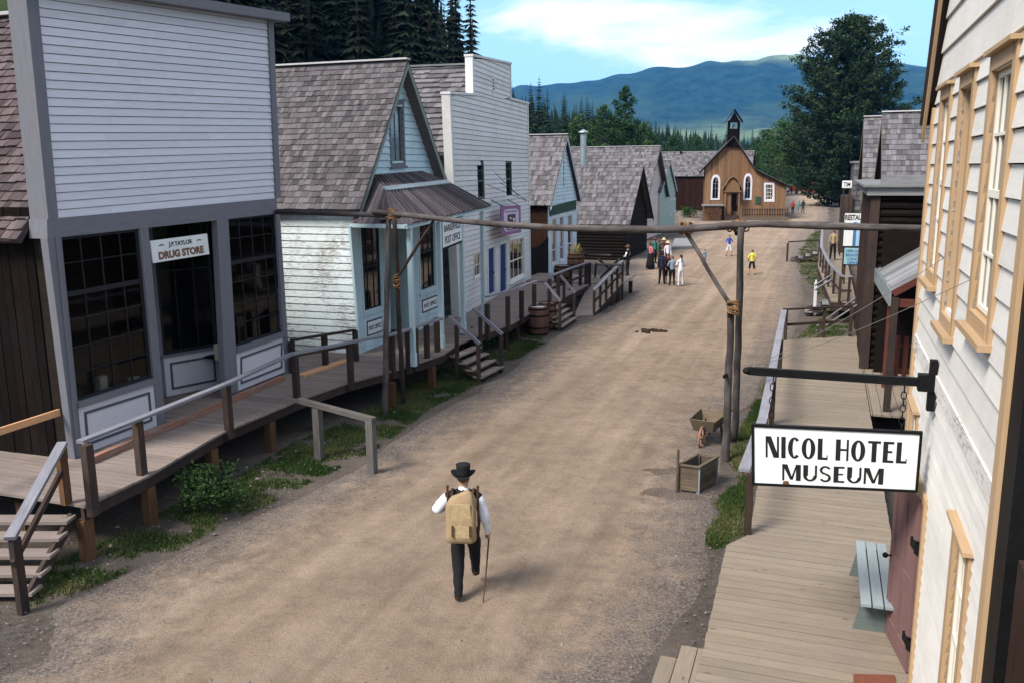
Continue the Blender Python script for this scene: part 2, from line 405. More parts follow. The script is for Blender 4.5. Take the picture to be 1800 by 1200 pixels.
M['barrel'] = wood('red_brown_stave', (.085, .042, .030), (.15, .08, .058), .4, 12, .8)
M['mauve'] = plain('mauve_sign_border', (.20, .085, .20), .6)
M['lilac'] = plain('lilac_sign_field', (.50, .45, .58), .6)
M['mat'] = plain('red_brown_doormat', (.15, .055, .035), .95, .1, .35, 60)
M['redfence'] = wood('red_stained_slat', (.055, .018, .013), (.11, .038, .028), .3, 10, .85)
def glassmat(name, tint, refl=.5):
    t = NT(name); g = t.n('ShaderNodeBsdfGlossy'); g.inputs['Roughness'].default_value = .04; g.inputs['Color'].default_value = (1, 1, 1, 1)
    ob = t.n('ShaderNodeTexCoord').outputs['Object']; nz = t.noise(ob, 2.2, 2, .5)
    b = t.n('ShaderNodeBump'); b.inputs['Strength'].default_value = .05; b.inputs['Distance'].default_value = .02; t.l(nz, b.inputs['Height']); t.l(b.outputs[0], g.inputs['Normal'])
    tr = t.n('ShaderNodeBsdfTransparent'); tr.inputs['Color'].default_value = tint
    fr = t.n('ShaderNodeFresnel'); fr.inputs['IOR'].default_value = 1.5
    mx = t.n('ShaderNodeMixShader'); t.l(t.math('MULTIPLY', fr.outputs[0], refl * 2, True), mx.inputs[0]); t.l(tr.outputs[0], mx.inputs[1]); t.l(g.outputs[0], mx.inputs[2]); t.l(mx.outputs[0], t.out.inputs[0]); return t.m
M['benchleg'] = wood('grey_green_bench_leg', (.085, .105, .10), (.14, .165, .155), .12, 10, .65)
M['glass'] = glassmat('window_glass', (.72, .76, .78, 1), .7)
M['glassdim'] = glassmat('dim_window_glass', (.6, .63, .66, 1), .22)
M['dark'] = plain('dark_interior', (.012, .011, .011), .9, .1)
M['interior'] = wood('interior_shelf_board', (.008, .006, .005), (.022, .016, .013), .5, 10, .9)
M['curtain'] = plain('lace_curtain', (.13, .125, .11), .9, .1, .4, 25)
M['curtain_white'] = plain('white_curtain', (.55, .54, .52), .9, .1, .25, 14)
# ---------------------------------------------------------------- light, sky
SUN_EL, SUN_AZ = R(48), R(-128)      # azimuth from +Y towards +X: behind and left of the camera
sdir = Vector((math.sin(SUN_AZ) * math.cos(SUN_EL), math.cos(SUN_AZ) * math.cos(SUN_EL), math.sin(SUN_EL)))
ld = bpy.data.lights.new('sun', 'SUN'); ld.energy = 3.5; ld.angle = R(20); ld.color = (1, .93, .84)
lo = bpy.data.objects.new('sun', ld); COL.objects.link(lo); lo.rotation_euler = sdir.to_track_quat('Z', 'Y').to_euler(); lo.location = (-40, -40, 60)
w = bpy.data.worlds.new('World'); scn.world = w; w.use_nodes = True; nt = w.node_tree; nt.nodes.clear()
def wn(t, **k):
    n = nt.nodes.new(t)
    for a, b in k.items(): setattr(n, a, b)
    return n
sky = wn('ShaderNodeTexSky', sky_type='NISHITA'); sky.sun_disc = False; sky.sun_elevation = SUN_EL; sky.sun_rotation = SUN_AZ; sky.altitude = 1200; sky.ozone_density = 3; sky.air_density = 1.0; sky.dust_density = .3
tc = wn('ShaderNodeTexCoord'); mp = wn('ShaderNodeMapping'); mp.inputs['Scale'].default_value = (1.0, 1.0, 3.6); mp.inputs['Location'].default_value = (.3, 0, .12)
nt.links.new(tc.outputs['Generated'], mp.inputs[0])
nz = wn('ShaderNodeTexNoise'); nz.inputs['Scale'].default_value = 3.1; nz.inputs['Detail'].default_value = 7; nz.inputs['Roughness'].default_value = .55; nz.inputs['Distortion'].default_value = .3
nt.links.new(mp.outputs[0], nz.inputs['Vector'])
cr = wn('ShaderNodeValToRGB'); nt.links.new(nz.outputs['Fac'], cr.inputs[0]); cr.color_ramp.elements[0].position = .50; cr.color_ramp.elements[0].color = (0, 0, 0, 1); cr.color_ramp.elements[1].position = .64; cr.color_ramp.elements[1].color = (1, 1, 1, 1)
hs = wn('ShaderNodeMix', data_type='RGBA', blend_type='MULTIPLY'); hs.inputs[0].default_value = 1; hs.inputs[7].default_value = (.95, .97, 1.02, 1); nt.links.new(sky.outputs[0], hs.inputs[6])
sx = wn('ShaderNodeSeparateXYZ'); nt.links.new(tc.outputs['Generated'], sx.inputs[0]); er = wn('ShaderNodeMapRange'); nt.links.new(sx.outputs[2], er.inputs[0]); er.inputs[1].default_value = .16; er.inputs[2].default_value = .42; er.inputs[3].default_value = .45; er.inputs[4].default_value = 0.0
pm = wn('ShaderNodeMix', data_type='RGBA'); nt.links.new(er.outputs[0], pm.inputs[0]); pm.inputs[7].default_value = (4.9, 8.3, 8.7, 1); nt.links.new(hs.outputs[2], pm.inputs[6])
eo = wn('ShaderNodeMapRange'); nt.links.new(sx.outputs[2], eo.inputs[0]); eo.inputs[1].default_value = .22; eo.inputs[2].default_value = .5; eo.inputs[3].default_value = 0.0; eo.inputs[4].default_value = .3
ad = wn('ShaderNodeMath', operation='ADD'); ad.use_clamp = True; nt.links.new(cr.outputs[0], ad.inputs[0]); nt.links.new(eo.outputs[0], ad.inputs[1])
mx = wn('ShaderNodeMix', data_type='RGBA'); nt.links.new(ad.outputs[0], mx.inputs[0]); nt.links.new(pm.outputs[2], mx.inputs[6]); mx.inputs[7].default_value = (9.2, 9.3, 9.6, 1)
bg = wn('ShaderNodeBackground'); bg.inputs[1].default_value = .097; nt.links.new(mx.outputs[2], bg.inputs[0])
wo = wn('ShaderNodeOutputWorld'); nt.links.new(bg.outputs[0], wo.inputs[0])
scn.view_settings.view_transform = 'Standard'; scn.view_settings.look = 'None'; scn.view_settings.gamma = 1; scn.view_settings.exposure = 0.97
scn.cycles.max_bounces = 6; scn.cycles.diffuse_bounces = 3; scn.cycles.glossy_bounces = 3; scn.cycles.transparent_max_bounces = 10; scn.cycles.volume_bounces = 0
# ---------------------------------------------------------------- ground
def st(x, y): return (x * SD.x + y * SD.y, x * SN.x + y * SN.y)
def xy(s, t): return V(SD.x * s + SN.x * t, SD.y * s + SN.y * t)
def sm(a, b, x):
    k = min(1, max(0, (x - a) / (b - a))); return k * k * (3 - 2 * k)
def terrain(x, y):
    s, t = st(x, y)
    Hn = 14 * (1 - sm(95, 150, s)) + 5
    h = sm(-30, -62, t) * Hn + max(0, -62 - t) * .30 * (1 - sm(95, 170, s) * .75)
    h = min(h, 70 + 10 * noise.noise(V(x * .01, y * .01)))
    h += sm(55, 120, t) * 5 + sm(260, 420, s) * 2
    return h
def rel(x, y): return .035 * noise.noise(V(x * .35, y * .35, 3)) + .012 * noise.noise(V(x * 1.7, y * 1.7, 1))
t = NT('dirt_and_gravel'); ob = t.n('ShaderNodeTexCoord').outputs['Object']
n1 = t.noise(ob, .55, 6, .65); n2 = t.noise(ob, 14, 4, .7); n3 = t.noise(ob, 70, 3, .7)
c = t.ramp(n1, [(.3, (.060, .047, .036)), (.55, (.115, .092, .075)), (.75, (.175, .145, .12))])
c = t.mix(t.ramp(n2, [(.35, (0, 0, 0)), (.65, (1, 1, 1))]), c, t.mix(.6, c, t.ramp(n3, [(.3, (.06, .05, .045)), (.7, (.30, .27, .245))])))
far = t.math('MULTIPLY', t.attr('wild'), 1.0)
gr = t.ramp(t.noise(ob, .9, 5, .7), [(.3, (.020, .035, .010)), (.7, (.055, .085, .025))])
c = t.mix(far, c, gr)
t.pbr(c, .95, t.math('ADD', n2, n3), .95, .05, .1); M['ground'] = t.m
t = NT('packed_dirt_road'); ob = t.n('ShaderNodeTexCoord').outputs['Object']
n1 = t.noise(ob, .30, 6, .62, .6); n2 = t.noise(ob, 2.6, 6, .75); n3 = t.noise(ob, 26, 4, .75); n4 = t.noise(ob, 90, 2, .7)
mv = t.n('ShaderNodeMapping'); mv.inputs['Rotation'].default_value = (0, 0, R(19.6)); t.l(ob, mv.inputs[0])
tr = t.noise(t.mapping(mv.outputs[0], (1.1, .07, 1)), 1.6, 5, .6, .4)
c = t.ramp(t.math('ADD', t.math('MULTIPLY', n1, .5), t.math('MULTIPLY', tr, .5)), [(.38, (.20, .145, .105)), (.5, (.31, .235, .172)), (.60, (.44, .345, .26))])
trk = t.noise(t.mapping(mv.outputs[0], (1.9, .035, 1)), 1.1, 3, .5, .2)
c = t.mix(.55, c, t.ramp(n2, [(.3, (.21, .155, .115)), (.7, (.39, .295, .215))]), 'MIX')
wt = t.math('ADD', t.attr('wet'), t.math('MULTIPLY', t.math('SUBTRACT', t.noise(ob, 3.2, 4, .6), .5), .9)); c = t.mix(t.math('MULTIPLY', t.ramp(wt, [(.46, (0, 0, 0)), (.56, (1, 1, 1))]), .72), c, (.075, .052, .036, 1))
e = t.attr('edge')
ee = t.math('ADD', e, t.math('MULTIPLY', t.math('SUBTRACT', n2, .5), 1.6), True)
gv = t.ramp(n3, [(.3, (.075, .062, .055)), (.5, (.175, .145, .125)), (.70, (.34, .30, .27))])
c = t.mix(t.ramp(ee, [(.15, (1, 1, 1)), (.75, (0, 0, 0))]), c, gv)
c = t.mix(.4, c, t.ramp(n3, [(.25, (.45, .45, .45)), (.75, (1.3, 1.3, 1.3))]), 'MULTIPLY')
c = t.mix(.28, c, t.ramp(trk, [(.38, (.74, .72, .70)), (.5, (1.0, 1.0, 1.0)), (.62, (1.18, 1.16, 1.14))]), 'MULTIPLY')
blo = t.noise(ob, 1.1, 5, .7, 1.2); c = t.mix(.8, c, t.ramp(blo, [(.30, (.78, .76, .74)), (.48, (1, 1, 1)), (.68, (1.1, 1.08, 1.05))]), 'MULTIPLY')
t.pbr(c, .95, t.math('ADD', t.math('MULTIPLY', n2, .7), t.math('ADD', n3, t.math('MULTIPLY', n4, .6))), .95, .05, .1); M['road'] = t.m
def axis(lo, hi, near0, near1, step, grow=1.25):
    a = []; x = near0
    while x < near1: a.append(x); x += step
    b = step; x = near1
    while x < hi: a.append(x); b *= grow; x += b
    a.append(hi); b = step; x = near0 - step; l = []
    while x > lo: l.append(x); b *= grow; x -= b
    l.append(lo); return l[::-1] + a
def grid(xs, ys, zf, name, mat, kind, attrs={}):
    vs = []; fs = []; nx = len(xs)
    for y in ys:
        for x in xs: vs.append((x, y, zf(x, y)))
    for j in range(len(ys) - 1):
        for i in range(nx - 1): a = j * nx + i; fs.append((a, a + 1, a + nx + 1, a + nx))
    me = bpy.data.meshes.new(name); me.from_pydata(vs, [], fs); me.materials.append(mat); me.polygons.foreach_set('use_smooth', [True] * len(fs))
    for k, f in attrs.items():
        at = me.attributes.new(k, 'FLOAT', 'POINT'); at.data.foreach_set('value', [f(v[0], v[1]) for v in vs])
    o = bpy.data.objects.new(name, me); COL.objects.link(o); o['kind'] = kind; return o
def wild(x, y):
    s, t = st(x, y)
    k = max(sm(-16, -24, t), sm(16, 26, t) if s < 90 else sm(38, 55, t), sm(225, 260, s))
    if s > 62 and t < -16: k = max(k, sm(-16, -20, t) * .8)
    return k
xs = axis(-6000, 6000, -30, 60, .9, 1.3); ys = axis(-600, 7000, -4, 130, .9, 1.3)
grid(xs, ys, lambda x, y: terrain(x, y) + (rel(x, y) if abs(x) < 150 and y < 300 else 0) - .03, 'ground', M['ground'], 'structure', {'wild': wild})
# road: outline surveyed on the ground
rp = [(-60, 1190), (40, 1078), (170, 1015), (300, 968), (420, 912), (520, 868), (640, 800), (720, 745), (800, 702), (862, 660), (905, 632), (960, 598), (1008, 570), (1050, 556), (1075, 535), (1100, 512), (1104, 492), (1098, 470), (1108, 452), (1125, 440), (1150, 432), (1180, 426), (1195, 418), (1200, 404), (1190, 392), (1183, 378), (1190, 371), (1236, 370), (1241, 388), (1300, 386), (1383, 381), (1396, 362), (1388, 342), (1400, 337), (1430, 337), (1458, 343), (1468, 352), (1462, 366), (1462, 384), (1440, 402), (1430, 425), (1412, 446), (1410, 470), (1416, 492), (1420, 530), (1400, 590), (1368, 640), (1338, 690), (1306, 740), (1290, 790), (1275, 850), (1268, 900), (1268, 950), (1266, 1000), (1250, 1060), (1215, 1125), (1150, 1190), (1110, 1260), (1080, 1400), (900, 1500), (300, 1500), (-100, 1420)]
RP = [G(x, y) for x, y in rp]; RP = [(p.x, p.y) for p in RP]
RP = RP[:-4] + [(1.9, 5.5), (1.2, 1.0), (-1, -5), (-14, -5), (-15, 9)]
def smooth_poly(P, n=4):
    out = []
    for i in range(len(P)):
        p0, p1, p2, p3 = [Vector(P[(i + k) % len(P)]) for k in (-1, 0, 1, 2)]
        for j in range(n):
            u = j / n; out.append(tuple(.5 * ((2 * p1) + (p2 - p0) * u + (2 * p0 - 5 * p1 + 4 * p2 - p3) * u * u + (3 * p1 - p0 - 3 * p2 + p3) * u ** 3)))
    return out
RPs = smooth_poly(RP, 3)
RPs = [(x + .25 * noise.noise(V(x * .8, y * .8, 5)), y + .25 * noise.noise(V(x * .8, y * .8, 9))) for x, y in RPs]
def inside(P, x, y):
    r = False; n = len(P); j = n - 1
    for i in range(n):
        if (P[i][1] > y) != (P[j][1] > y) and x < (P[j][0] - P[i][0]) * (y - P[i][1]) / (P[j][1] - P[i][1]) + P[i][0]: r = not r
        j = i
    return r
def dist(P, x, y):
    b = 1e9; n = len(P)
    for i in range(n):
        x0, y0 = P[i]; x1, y1 = P[(i + 1) % n]; dx, dy = x1 - x0, y1 - y0; L = dx * dx + dy * dy or 1e-9
        k = max(0, min(1, ((x - x0) * dx + (y - y0) * dy) / L)); d = (x0 + k * dx - x) ** 2 + (y0 + k * dy - y) ** 2
        if d < b: b = d
    return math.sqrt(b)
import bmesh
bm = bmesh.new()
def cellgrid(x0, x1, y0, y1, step, test):
    vd = {}
    nx = int((x1 - x0) / step); ny = int((y1 - y0) / step)
    for j in range(ny):
        for i in range(nx):
            cx, cy = x0 + (i + .5) * step, y0 + (j + .5) * step
            if not test(cx, cy): continue
            q = []
            for di, dj in ((0, 0), (1, 0), (1, 1), (0, 1)):
                k = (i + di, j + dj)
                if k not in vd:
                    x, y = x0 + k[0] * step, y0 + k[1] * step
                    vd[k] = bm.verts.new((x, y, terrain(x, y) + rel(x, y)))
                q.append(vd[k])
            bm.faces.new(q)
cellgrid(-16, 29, -5, 60.1, .25, lambda x, y: inside(RPs, x, y))
cellgrid(-4, 100, 60, 250, 1.0, lambda x, y: inside(RPs, x, y))
me = bpy.data.meshes.new('road'); bm.to_mesh(me); bm.free(); me.materials.append(M['road']); me.polygons.foreach_set('use_smooth', [True] * len(me.polygons))
at_ = me.attributes.new('edge', 'FLOAT', 'POINT')
at_.data.foreach_set('value', [min(1, dist(RPs, v.co.x, v.co.y) / (2.3 if v.co.y < 60 else 3.5)) for v in me.vertices])
for v, a_ in zip(me.vertices, at_.data): v.co.z += -.09 + .11 * min(1, a_.value * 6)
WET = [(1165, 829, .42, .20), (1163, 865, .48, .26), (1215, 876, .55, .16), (1258, 838, .5, .3)]
WP = [(G(x, y), a, b) for x, y, a, b in WET]
def wetv(x, y):
    m = 0
    for p, a, b in WP: dx, dy = x - p.x, y - p.y; m = max(m, math.exp(-((dx / a) ** 2 + (dy / b) ** 2) * .8))
    return m
wa = me.attributes.new('wet', 'FLOAT', 'POINT'); wa.data.foreach_set('value', [wetv(v.co.x, v.co.y) if v.co.y < 22 else 0 for v in me.vertices])
o = bpy.data.objects.new('road', me); COL.objects.link(o); o['kind'] = 'structure'
# ---------------------------------------------------------------- mountains
t = NT('mountain_forest'); ob = t.n('ShaderNodeTexCoord').outputs['Object']
n1 = t.noise(ob, .0016, 6, .65, .8); n2 = t.noise(ob, .014, 6, .8)
c = t.ramp(n2, [(.35, (.003, .014, .012)), (.65, (.022, .052, .040))])
pt = t.attr('pale'); k = t.math('MULTIPLY', pt, t.ramp(n1, [(.4, (.25, .25, .25)), (.6, (1, 1, 1))]), True)  # pale mask: clearings plus sunlit patches painted into the base colour
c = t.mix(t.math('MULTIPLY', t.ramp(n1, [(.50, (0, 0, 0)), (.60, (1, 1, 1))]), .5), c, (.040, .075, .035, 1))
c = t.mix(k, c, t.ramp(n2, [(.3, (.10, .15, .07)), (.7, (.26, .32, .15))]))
t.pbr(c, .95, n2, .6, 12, .05); M['mountain'] = t.m
SIL = [(-400, 205), (300, 185), (700, 165), (900, 155), (960, 150), (1000, 147), (1050, 141), (1090, 133), (1150, 124), (1200, 117), (1260, 110), (1300, 106), (1350, 103), (1385, 97), (1400, 99), (1440, 106), (1500, 108), (1560, 110), (1600, 116), (1625, 121), (1700, 140), (1900, 190), (2300, 215)]
def sil(az):
    x = 900 + FOC * math.tan(az)
    for (a, b), (c_, d) in zip(SIL, SIL[1:]):
        if a <= x <= c_: y = b + (d - b) * (x - a) / (c_ - a); break
    else: y = 210
    hx = HOR - (x - 900) * .0087
    return (hx - y) / FOC * math.cos(az) * .925
def mount():
    azs = [R(-40) + R(88) * i / 330 for i in range(331)]; ds = [1500 + 60 * j for j in range(70)]
    vs = []; fs = []; pale = []
    for j, d in enumerate(ds):
        for az in azs:
            x, y = d * math.sin(az), d * math.cos(az); e = sil(az); f = (d - 1500) / 3300
            px = 900 + FOC * math.tan(az)
            low = .022 + .012 * noise.noise(V(az * 6, 3, 1)) + .018 * math.exp(-((px - 1420) / 260) ** 2)      # foothill
            g = sm(.0, .35, f) * low * 1500 * 1.6
            main = sm(.22, 1.0, f) ** .8 * e * 4800
            h = max(g, main) if main > g else g
            h = g + max(0, main - g)
            if f > 1: h = e * 4800 - (f - 1) * 800
            nz_ = noise.fractal(V(x * .0011, y * .0011, 2), .9, 2.1, 5)
            h += 55 * nz_ * sm(0, .4, f) * (1 - sm(.75, 1.0, f)) + (-3 if d < 1600 else 0)
            rdg = noise.noise(V(az * 38, f * 1.5, 4)); h += 28 * rdg * sm(.3, .6, f) * (1 - sm(.85, 1, f))
            vs.append((x, y, h - (1 - sm(0, .06, f)) * 6))
            p = 0
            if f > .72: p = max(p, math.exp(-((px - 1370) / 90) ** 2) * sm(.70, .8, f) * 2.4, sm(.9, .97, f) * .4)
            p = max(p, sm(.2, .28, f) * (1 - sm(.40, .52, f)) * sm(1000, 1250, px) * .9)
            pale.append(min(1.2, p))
    n = len(azs)
    for j in range(len(ds) - 1):
        for i in range(n - 1): a = j * n + i; fs.append((a, a + 1, a + n + 1, a + n))
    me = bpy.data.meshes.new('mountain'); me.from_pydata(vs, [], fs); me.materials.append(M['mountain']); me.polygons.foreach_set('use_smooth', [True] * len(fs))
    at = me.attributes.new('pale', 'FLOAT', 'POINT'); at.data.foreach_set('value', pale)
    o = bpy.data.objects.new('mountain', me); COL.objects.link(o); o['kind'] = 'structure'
mount()
# ---------------------------------------------------------------- haze
def haze():
    mb = MB(); mb.box((-6500, -700, -40), (6500, 7200, 700))
    t = NT('haze_air'); v = t.n('ShaderNodeVolumePrincipled'); v.inputs['Color'].default_value = (.07, .38, 1.0, 1); v.inputs['Density'].default_value = 0.000085; v.inputs['Anisotropy'].default_value = 0.1
    t.l(v.outputs[0], t.out.inputs['Volume']); o = mb.build('haze', t.m, at=(0, 0, 0)); o['kind'] = 'stuff'; tag(o, 'thin blue summer haze filling the valley air', 'haze')
haze()
# ---------------------------------------------------------------- trees
def leafmat(name, a, b, c_):
    t = NT(name); r = t.attr('rnd'); col = t.ramp(r, [(.0, a), (.55, b), (1, c_)])
    oi = t.n('ShaderNodeObjectInfo').outputs['Random']; v = t.math('ADD', t.math('MULTIPLY', oi, .5), .75)
    m = t.n('ShaderNodeVectorMath', operation='SCALE'); t.l(col, m.inputs[0]); t.l(v, m.inputs['Scale'])
    return t.pbr(m.outputs[0], .85, spec=.12)
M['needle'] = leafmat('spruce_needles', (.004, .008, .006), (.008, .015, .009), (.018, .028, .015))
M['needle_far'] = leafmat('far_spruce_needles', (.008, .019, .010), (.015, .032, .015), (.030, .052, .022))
M['leaf'] = leafmat('green_leaves', (.014, .036, .012), (.027, .060, .018), (.052, .095, .026))
M['leaf_dark'] = leafmat('dark_leaves', (.008, .020, .011), (.018, .038, .017), (.044, .074, .030))
M['bark'] = wood('bark', (.035, .028, .024), (.09, .075, .065), .3, 6, .95)
def conifer(name, label, h, rad, seed, mat, loc=(0, 0, 0), fine=1.0):
    rnd = random.Random(seed); root = thing(name, label, 'tree', loc); L = Vector(loc)
    tb = MB(); tb.tube([L + V(0, 0, -2.5), L + V(0, 0, h * .5), L + V(0, 0, h)], [h * .014, h * .009, .02], 6); tb.build('trunk', M['bark'], root)
    mb = MB(); z = h * rnd.uniform(.04, .10)
    while z < h * .985:
        f = 1 - z / h; rr = rad * (f ** .8) * rnd.uniform(.78, 1.15) + .12; n = max(5, int((7 + 8 * f) * fine)); a0 = rnd.random() * 6.28
        for k in range(n):
            a = a0 + 6.283 * k / n + rnd.uniform(-.25, .25); r = rr * rnd.uniform(.7, 1.12); dr = r * rnd.uniform(.18, .5)
            d = V(math.cos(a), math.sin(a)); sd = V(-d.y, d.x); p0 = L + V(0, 0, z + .06 * r); tip = L + d * r + V(0, 0, z - dr); md = L + d * r * .55 + V(0, 0, z - dr * .35)
            wv = r * rnd.uniform(.09, .15); v = rnd.random() ** 1.4
            mb.poly([p0, md - sd * wv - V(0, 0, wv * .7), tip, md + sd * wv - V(0, 0, wv * .7)], rnd=v)
            if fine > .9:
                q = L + d * r * .3 + V(0, 0, z); 
                for sg in (-1, 1):
                    e = L + d * r * .75 + sd * sg * r * .38 + V(0, 0, z - dr * .9 - .05 * r); mb.poly([q, md + V(0, 0, -.25 * wv), e, q + sd * sg * wv * .8 - V(0, 0, wv)], rnd=min(1, v * rnd.uniform(.6, 1.4)))
        z += h * rnd.uniform(.020, .032) * (1 if fine > .9 else 1.35)
    mb.build('crown', mat, root); return root
def broadleaf(name, label, h, rad, seed, mat, loc, nleaf, ls, base=.12, shape=None):
    rnd = random.Random(seed); root = thing(name, label, 'tree', loc); L = Vector(loc)
    tb = MB(); tb.tube([L + V(0, 0, -1), L + V(.1, 0, h * .35), L + V(-.1, .1, h * .8)], [h * .022, h * .014, h * .004], 8)
    cl = []
    nb = 46 if not shape else 150
    for i in range(nb):
        f = (i + .5) / nb; z = h * (base + (1 - base) * f); 
        env = shape(f) if shape else math.sin(math.pi * min(1, .12 + f * .88)) ** .7
        a = i * 2.4 + rnd.uniform(-.4, .4); r = rad * env * (rnd.uniform(.45, .95) if not shape else rnd.uniform(.4, 1.05))
        c = L + V(math.cos(a) * r, math.sin(a) * r, z + r * .12); cl.append((c, rad * (rnd.uniform(.20, .33) if not shape else rnd.uniform(.11, .19)) * (.6 + .5 * env)))
        tb.tube([L + V(0, 0, max(.5, z - r * .55)), L + V(math.cos(a) * r * .5, math.sin(a) * r * .5, z - r * .15), c], [h * .006, h * .0035, .03], 5)
    for i in range(26 if not shape else 110):
        f = rnd.random(); z = h * (base + (1 - base) * f); env = shape(f) if shape else math.sin(math.pi * min(1, .12 + f * .88)) ** .7
        cl.append((L + V(rnd.uniform(-.75, .75) * rad * env, rnd.uniform(-.75, .75) * rad * env, z), rad * (.3 if not shape else .2) * (.5 + .5 * env)))
    tb.build('trunk', M['bark'], root)
    mb = MB(); tot = sum(r ** 2 for _, r in cl)
    for c, r in cl:
        n = int(nleaf * r * r / tot); v0 = rnd.uniform(.0, .55)
        for k in range(n):
            d = Vector((rnd.gauss(0, 1), rnd.gauss(0, 1), rnd.gauss(0, 1))).normalized() * r * (rnd.random() ** .45) * 1.05; d.z *= .8
            if rnd.random() < .12: d *= 1.3
            p = c + d; e = Vector((rnd.gauss(0, 1), rnd.gauss(0, 1), rnd.gauss(0, .6))).normalized() * ls * rnd.uniform(.5, 1.2); u = e.cross(Vector((rnd.gauss(0, 1), rnd.gauss(0, 1), rnd.gauss(0, 1)))).normalized() * ls * rnd.uniform(.3, .7)
            mb.poly([p - e, p - u, p + e, p + u], rnd=min(1, v0 + rnd.random() * .5))
    mb.build('crown', mat, root); return root
def shaggy(name, label, h, rad, seed, mat, loc, shape):
    rnd = random.Random(seed); root = thing(name, label, 'tree', loc); L = Vector(loc); tb = MB(); mb = MB()
    tb.tube([L + V(0, 0, -1), L + V(.15, 0, h * .3), L + V(-.1, .1, h * .65), L + V(0, 0, h * .97)], [h * .02, h * .015, h * .008, .04], 8)
    nb = 230
    for i in range(nb):
        f = ((i + rnd.random()) / nb); z = h * (.03 + .93 * f); env = shape(f); a = i * 2.39996 + rnd.uniform(-.3, .3); r = rad * env * rnd.uniform(.68, 1.08) ; up_ = rnd.uniform(.05, .45) + .5 * f
        d = V(math.cos(a), math.sin(a)); p0 = L + V(0, 0, z - r * .15); p2 = L + d * r + V(0, 0, z + r * up_ * .5); p1 = L + d * r * .5 + V(0, 0, z + r * .02)
        tb.tube([p0, p1, p2], [h * .005 * (1.2 - f), h * .003, .02], 4, caps=False)
        ns = 5 + int(r * 1.1); v0 = rnd.uniform(0, .45)
        for k in range(ns):
            u = .22 + .80 * (k + rnd.random()) / ns; c = p0.lerp(p1, u * 2) if u < .5 else p1.lerp(p2, (u - .5) * 2); sp = .35 + r * .10 * (1.15 - u); c = c + Vector((rnd.gauss(0, sp), rnd.gauss(0, sp), rnd.gauss(0, sp * .5)))
            ax = (d * rnd.uniform(.5, 1) + Vector((rnd.gauss(0, .5), rnd.gauss(0, .5), rnd.uniform(-.1, .7)))).normalized(); ln = rnd.uniform(.7, 1.5)
            for j in range(34):
                q = c + ax * rnd.uniform(-.5, .6) * ln + Vector((rnd.gauss(0, 1), rnd.gauss(0, 1), rnd.gauss(0, .7))) * .26; e = (ax + Vector((rnd.gauss(0, .8), rnd.gauss(0, .8), rnd.gauss(0, .6)))).normalized() * rnd.uniform(.13, .30); w_ = e.cross(Vector((rnd.gauss(0, 1), rnd.gauss(0, 1), rnd.gauss(0, 1)))).normalized() * e.length * .42
                mb.poly([q - e, q - w_, q + e, q + w_], uvs=[(0, 0)] * 4, rnd=min(1, v0 + rnd.random() * .55))
    tb.build('trunk', M['bark'], root); mb.build('crown', mat, root); return root
def toX(P):
    d = P - CAM; z = d.dot(FWD); return (900 + FOC * d.dot(RT) / z, 600 - FOC * d.dot(UP) / z) if z > .1 else (-999, -999)
rt_ = random.Random(3)
protos = [conifer('conifer_tree', 'dark spruce standing in the dense forest behind the left-hand shops', 19 + 2 * i, 3.1 + .2 * i, 20 + i, M['needle']) for i in range(4)]
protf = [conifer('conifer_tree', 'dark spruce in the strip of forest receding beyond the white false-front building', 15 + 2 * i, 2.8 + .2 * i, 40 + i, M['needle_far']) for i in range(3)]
used = set(); cnt = 0
def put(pl, P, sc, group, label):
    global cnt
    i = rt_.randrange(len(pl)); p = pl[i]; rz = rt_.random() * 6.28
    if p not in used:
        used.add(p); p.location = P; p.rotation_euler = (0, 0, rz); p.scale = (sc, sc, sc); tag(p, label, 'tree', group)
    else: p = dup(p, P, rz, label, group, (sc, sc, sc * rt_.uniform(.92, 1.1)))
    cnt += 1; return p
G1 = 'spruces of the steep forest behind the left-hand shops'
k = 0
for s in range(22, 125, 4):
    for tt in range(-92, -36, 6):
        ss, t_ = s + rt_.uniform(-2.5, 2.5), tt + rt_.uniform(-4, 4); P = xy(ss, t_); P.z = terrain(P.x, P.y); X, Y = toX(P)
        if X < 395 or X > 842: continue
        if t_ < -72 and rt_.random() < .3: continue
        if X > 805 and t_ < -60: continue
        sc = rt_.uniform(.85, 1.2)
        if X > 800: sc *= .95
        put(protos, P, sc, G1, 'dark spruce standing in the dense forest behind the left-hand shops'); k += 1
print('near trees', k)
G2 = 'spruces of the forest strip beyond the white false-front building'; k = 0
for s in range(126, 410, 8):
    for tt in (-50, -57, -64, -72):
        ss, t_ = s + rt_.uniform(-4, 4), tt + rt_.uniform(-3.5, 3.5); P = xy(ss, t_); P.z = terrain(P.x, P.y) - .3; X, Y = toX(P)
        if X < 895 or X > 1175: continue
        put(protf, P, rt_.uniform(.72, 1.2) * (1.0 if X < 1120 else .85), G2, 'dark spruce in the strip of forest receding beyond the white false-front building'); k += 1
print('mid trees', k)
G3 = 'trees of the far wood behind the chapel'; k = 0
for i in range(84):
    ss, t_ = rt_.uniform(290, 400), -70 + 160 * (i / 84) + rt_.uniform(-4, 4); P = xy(ss, t_); P.z = terrain(P.x, P.y) - .3; X, Y = toX(P)
    if X < 1130 or X > 1660: continue
    put(protf, P, rt_.uniform(.75, 1.12), G3, 'far conifer in the wood closing the valley behind the chapel'); k += 1
print('far trees', k, 'total', cnt)
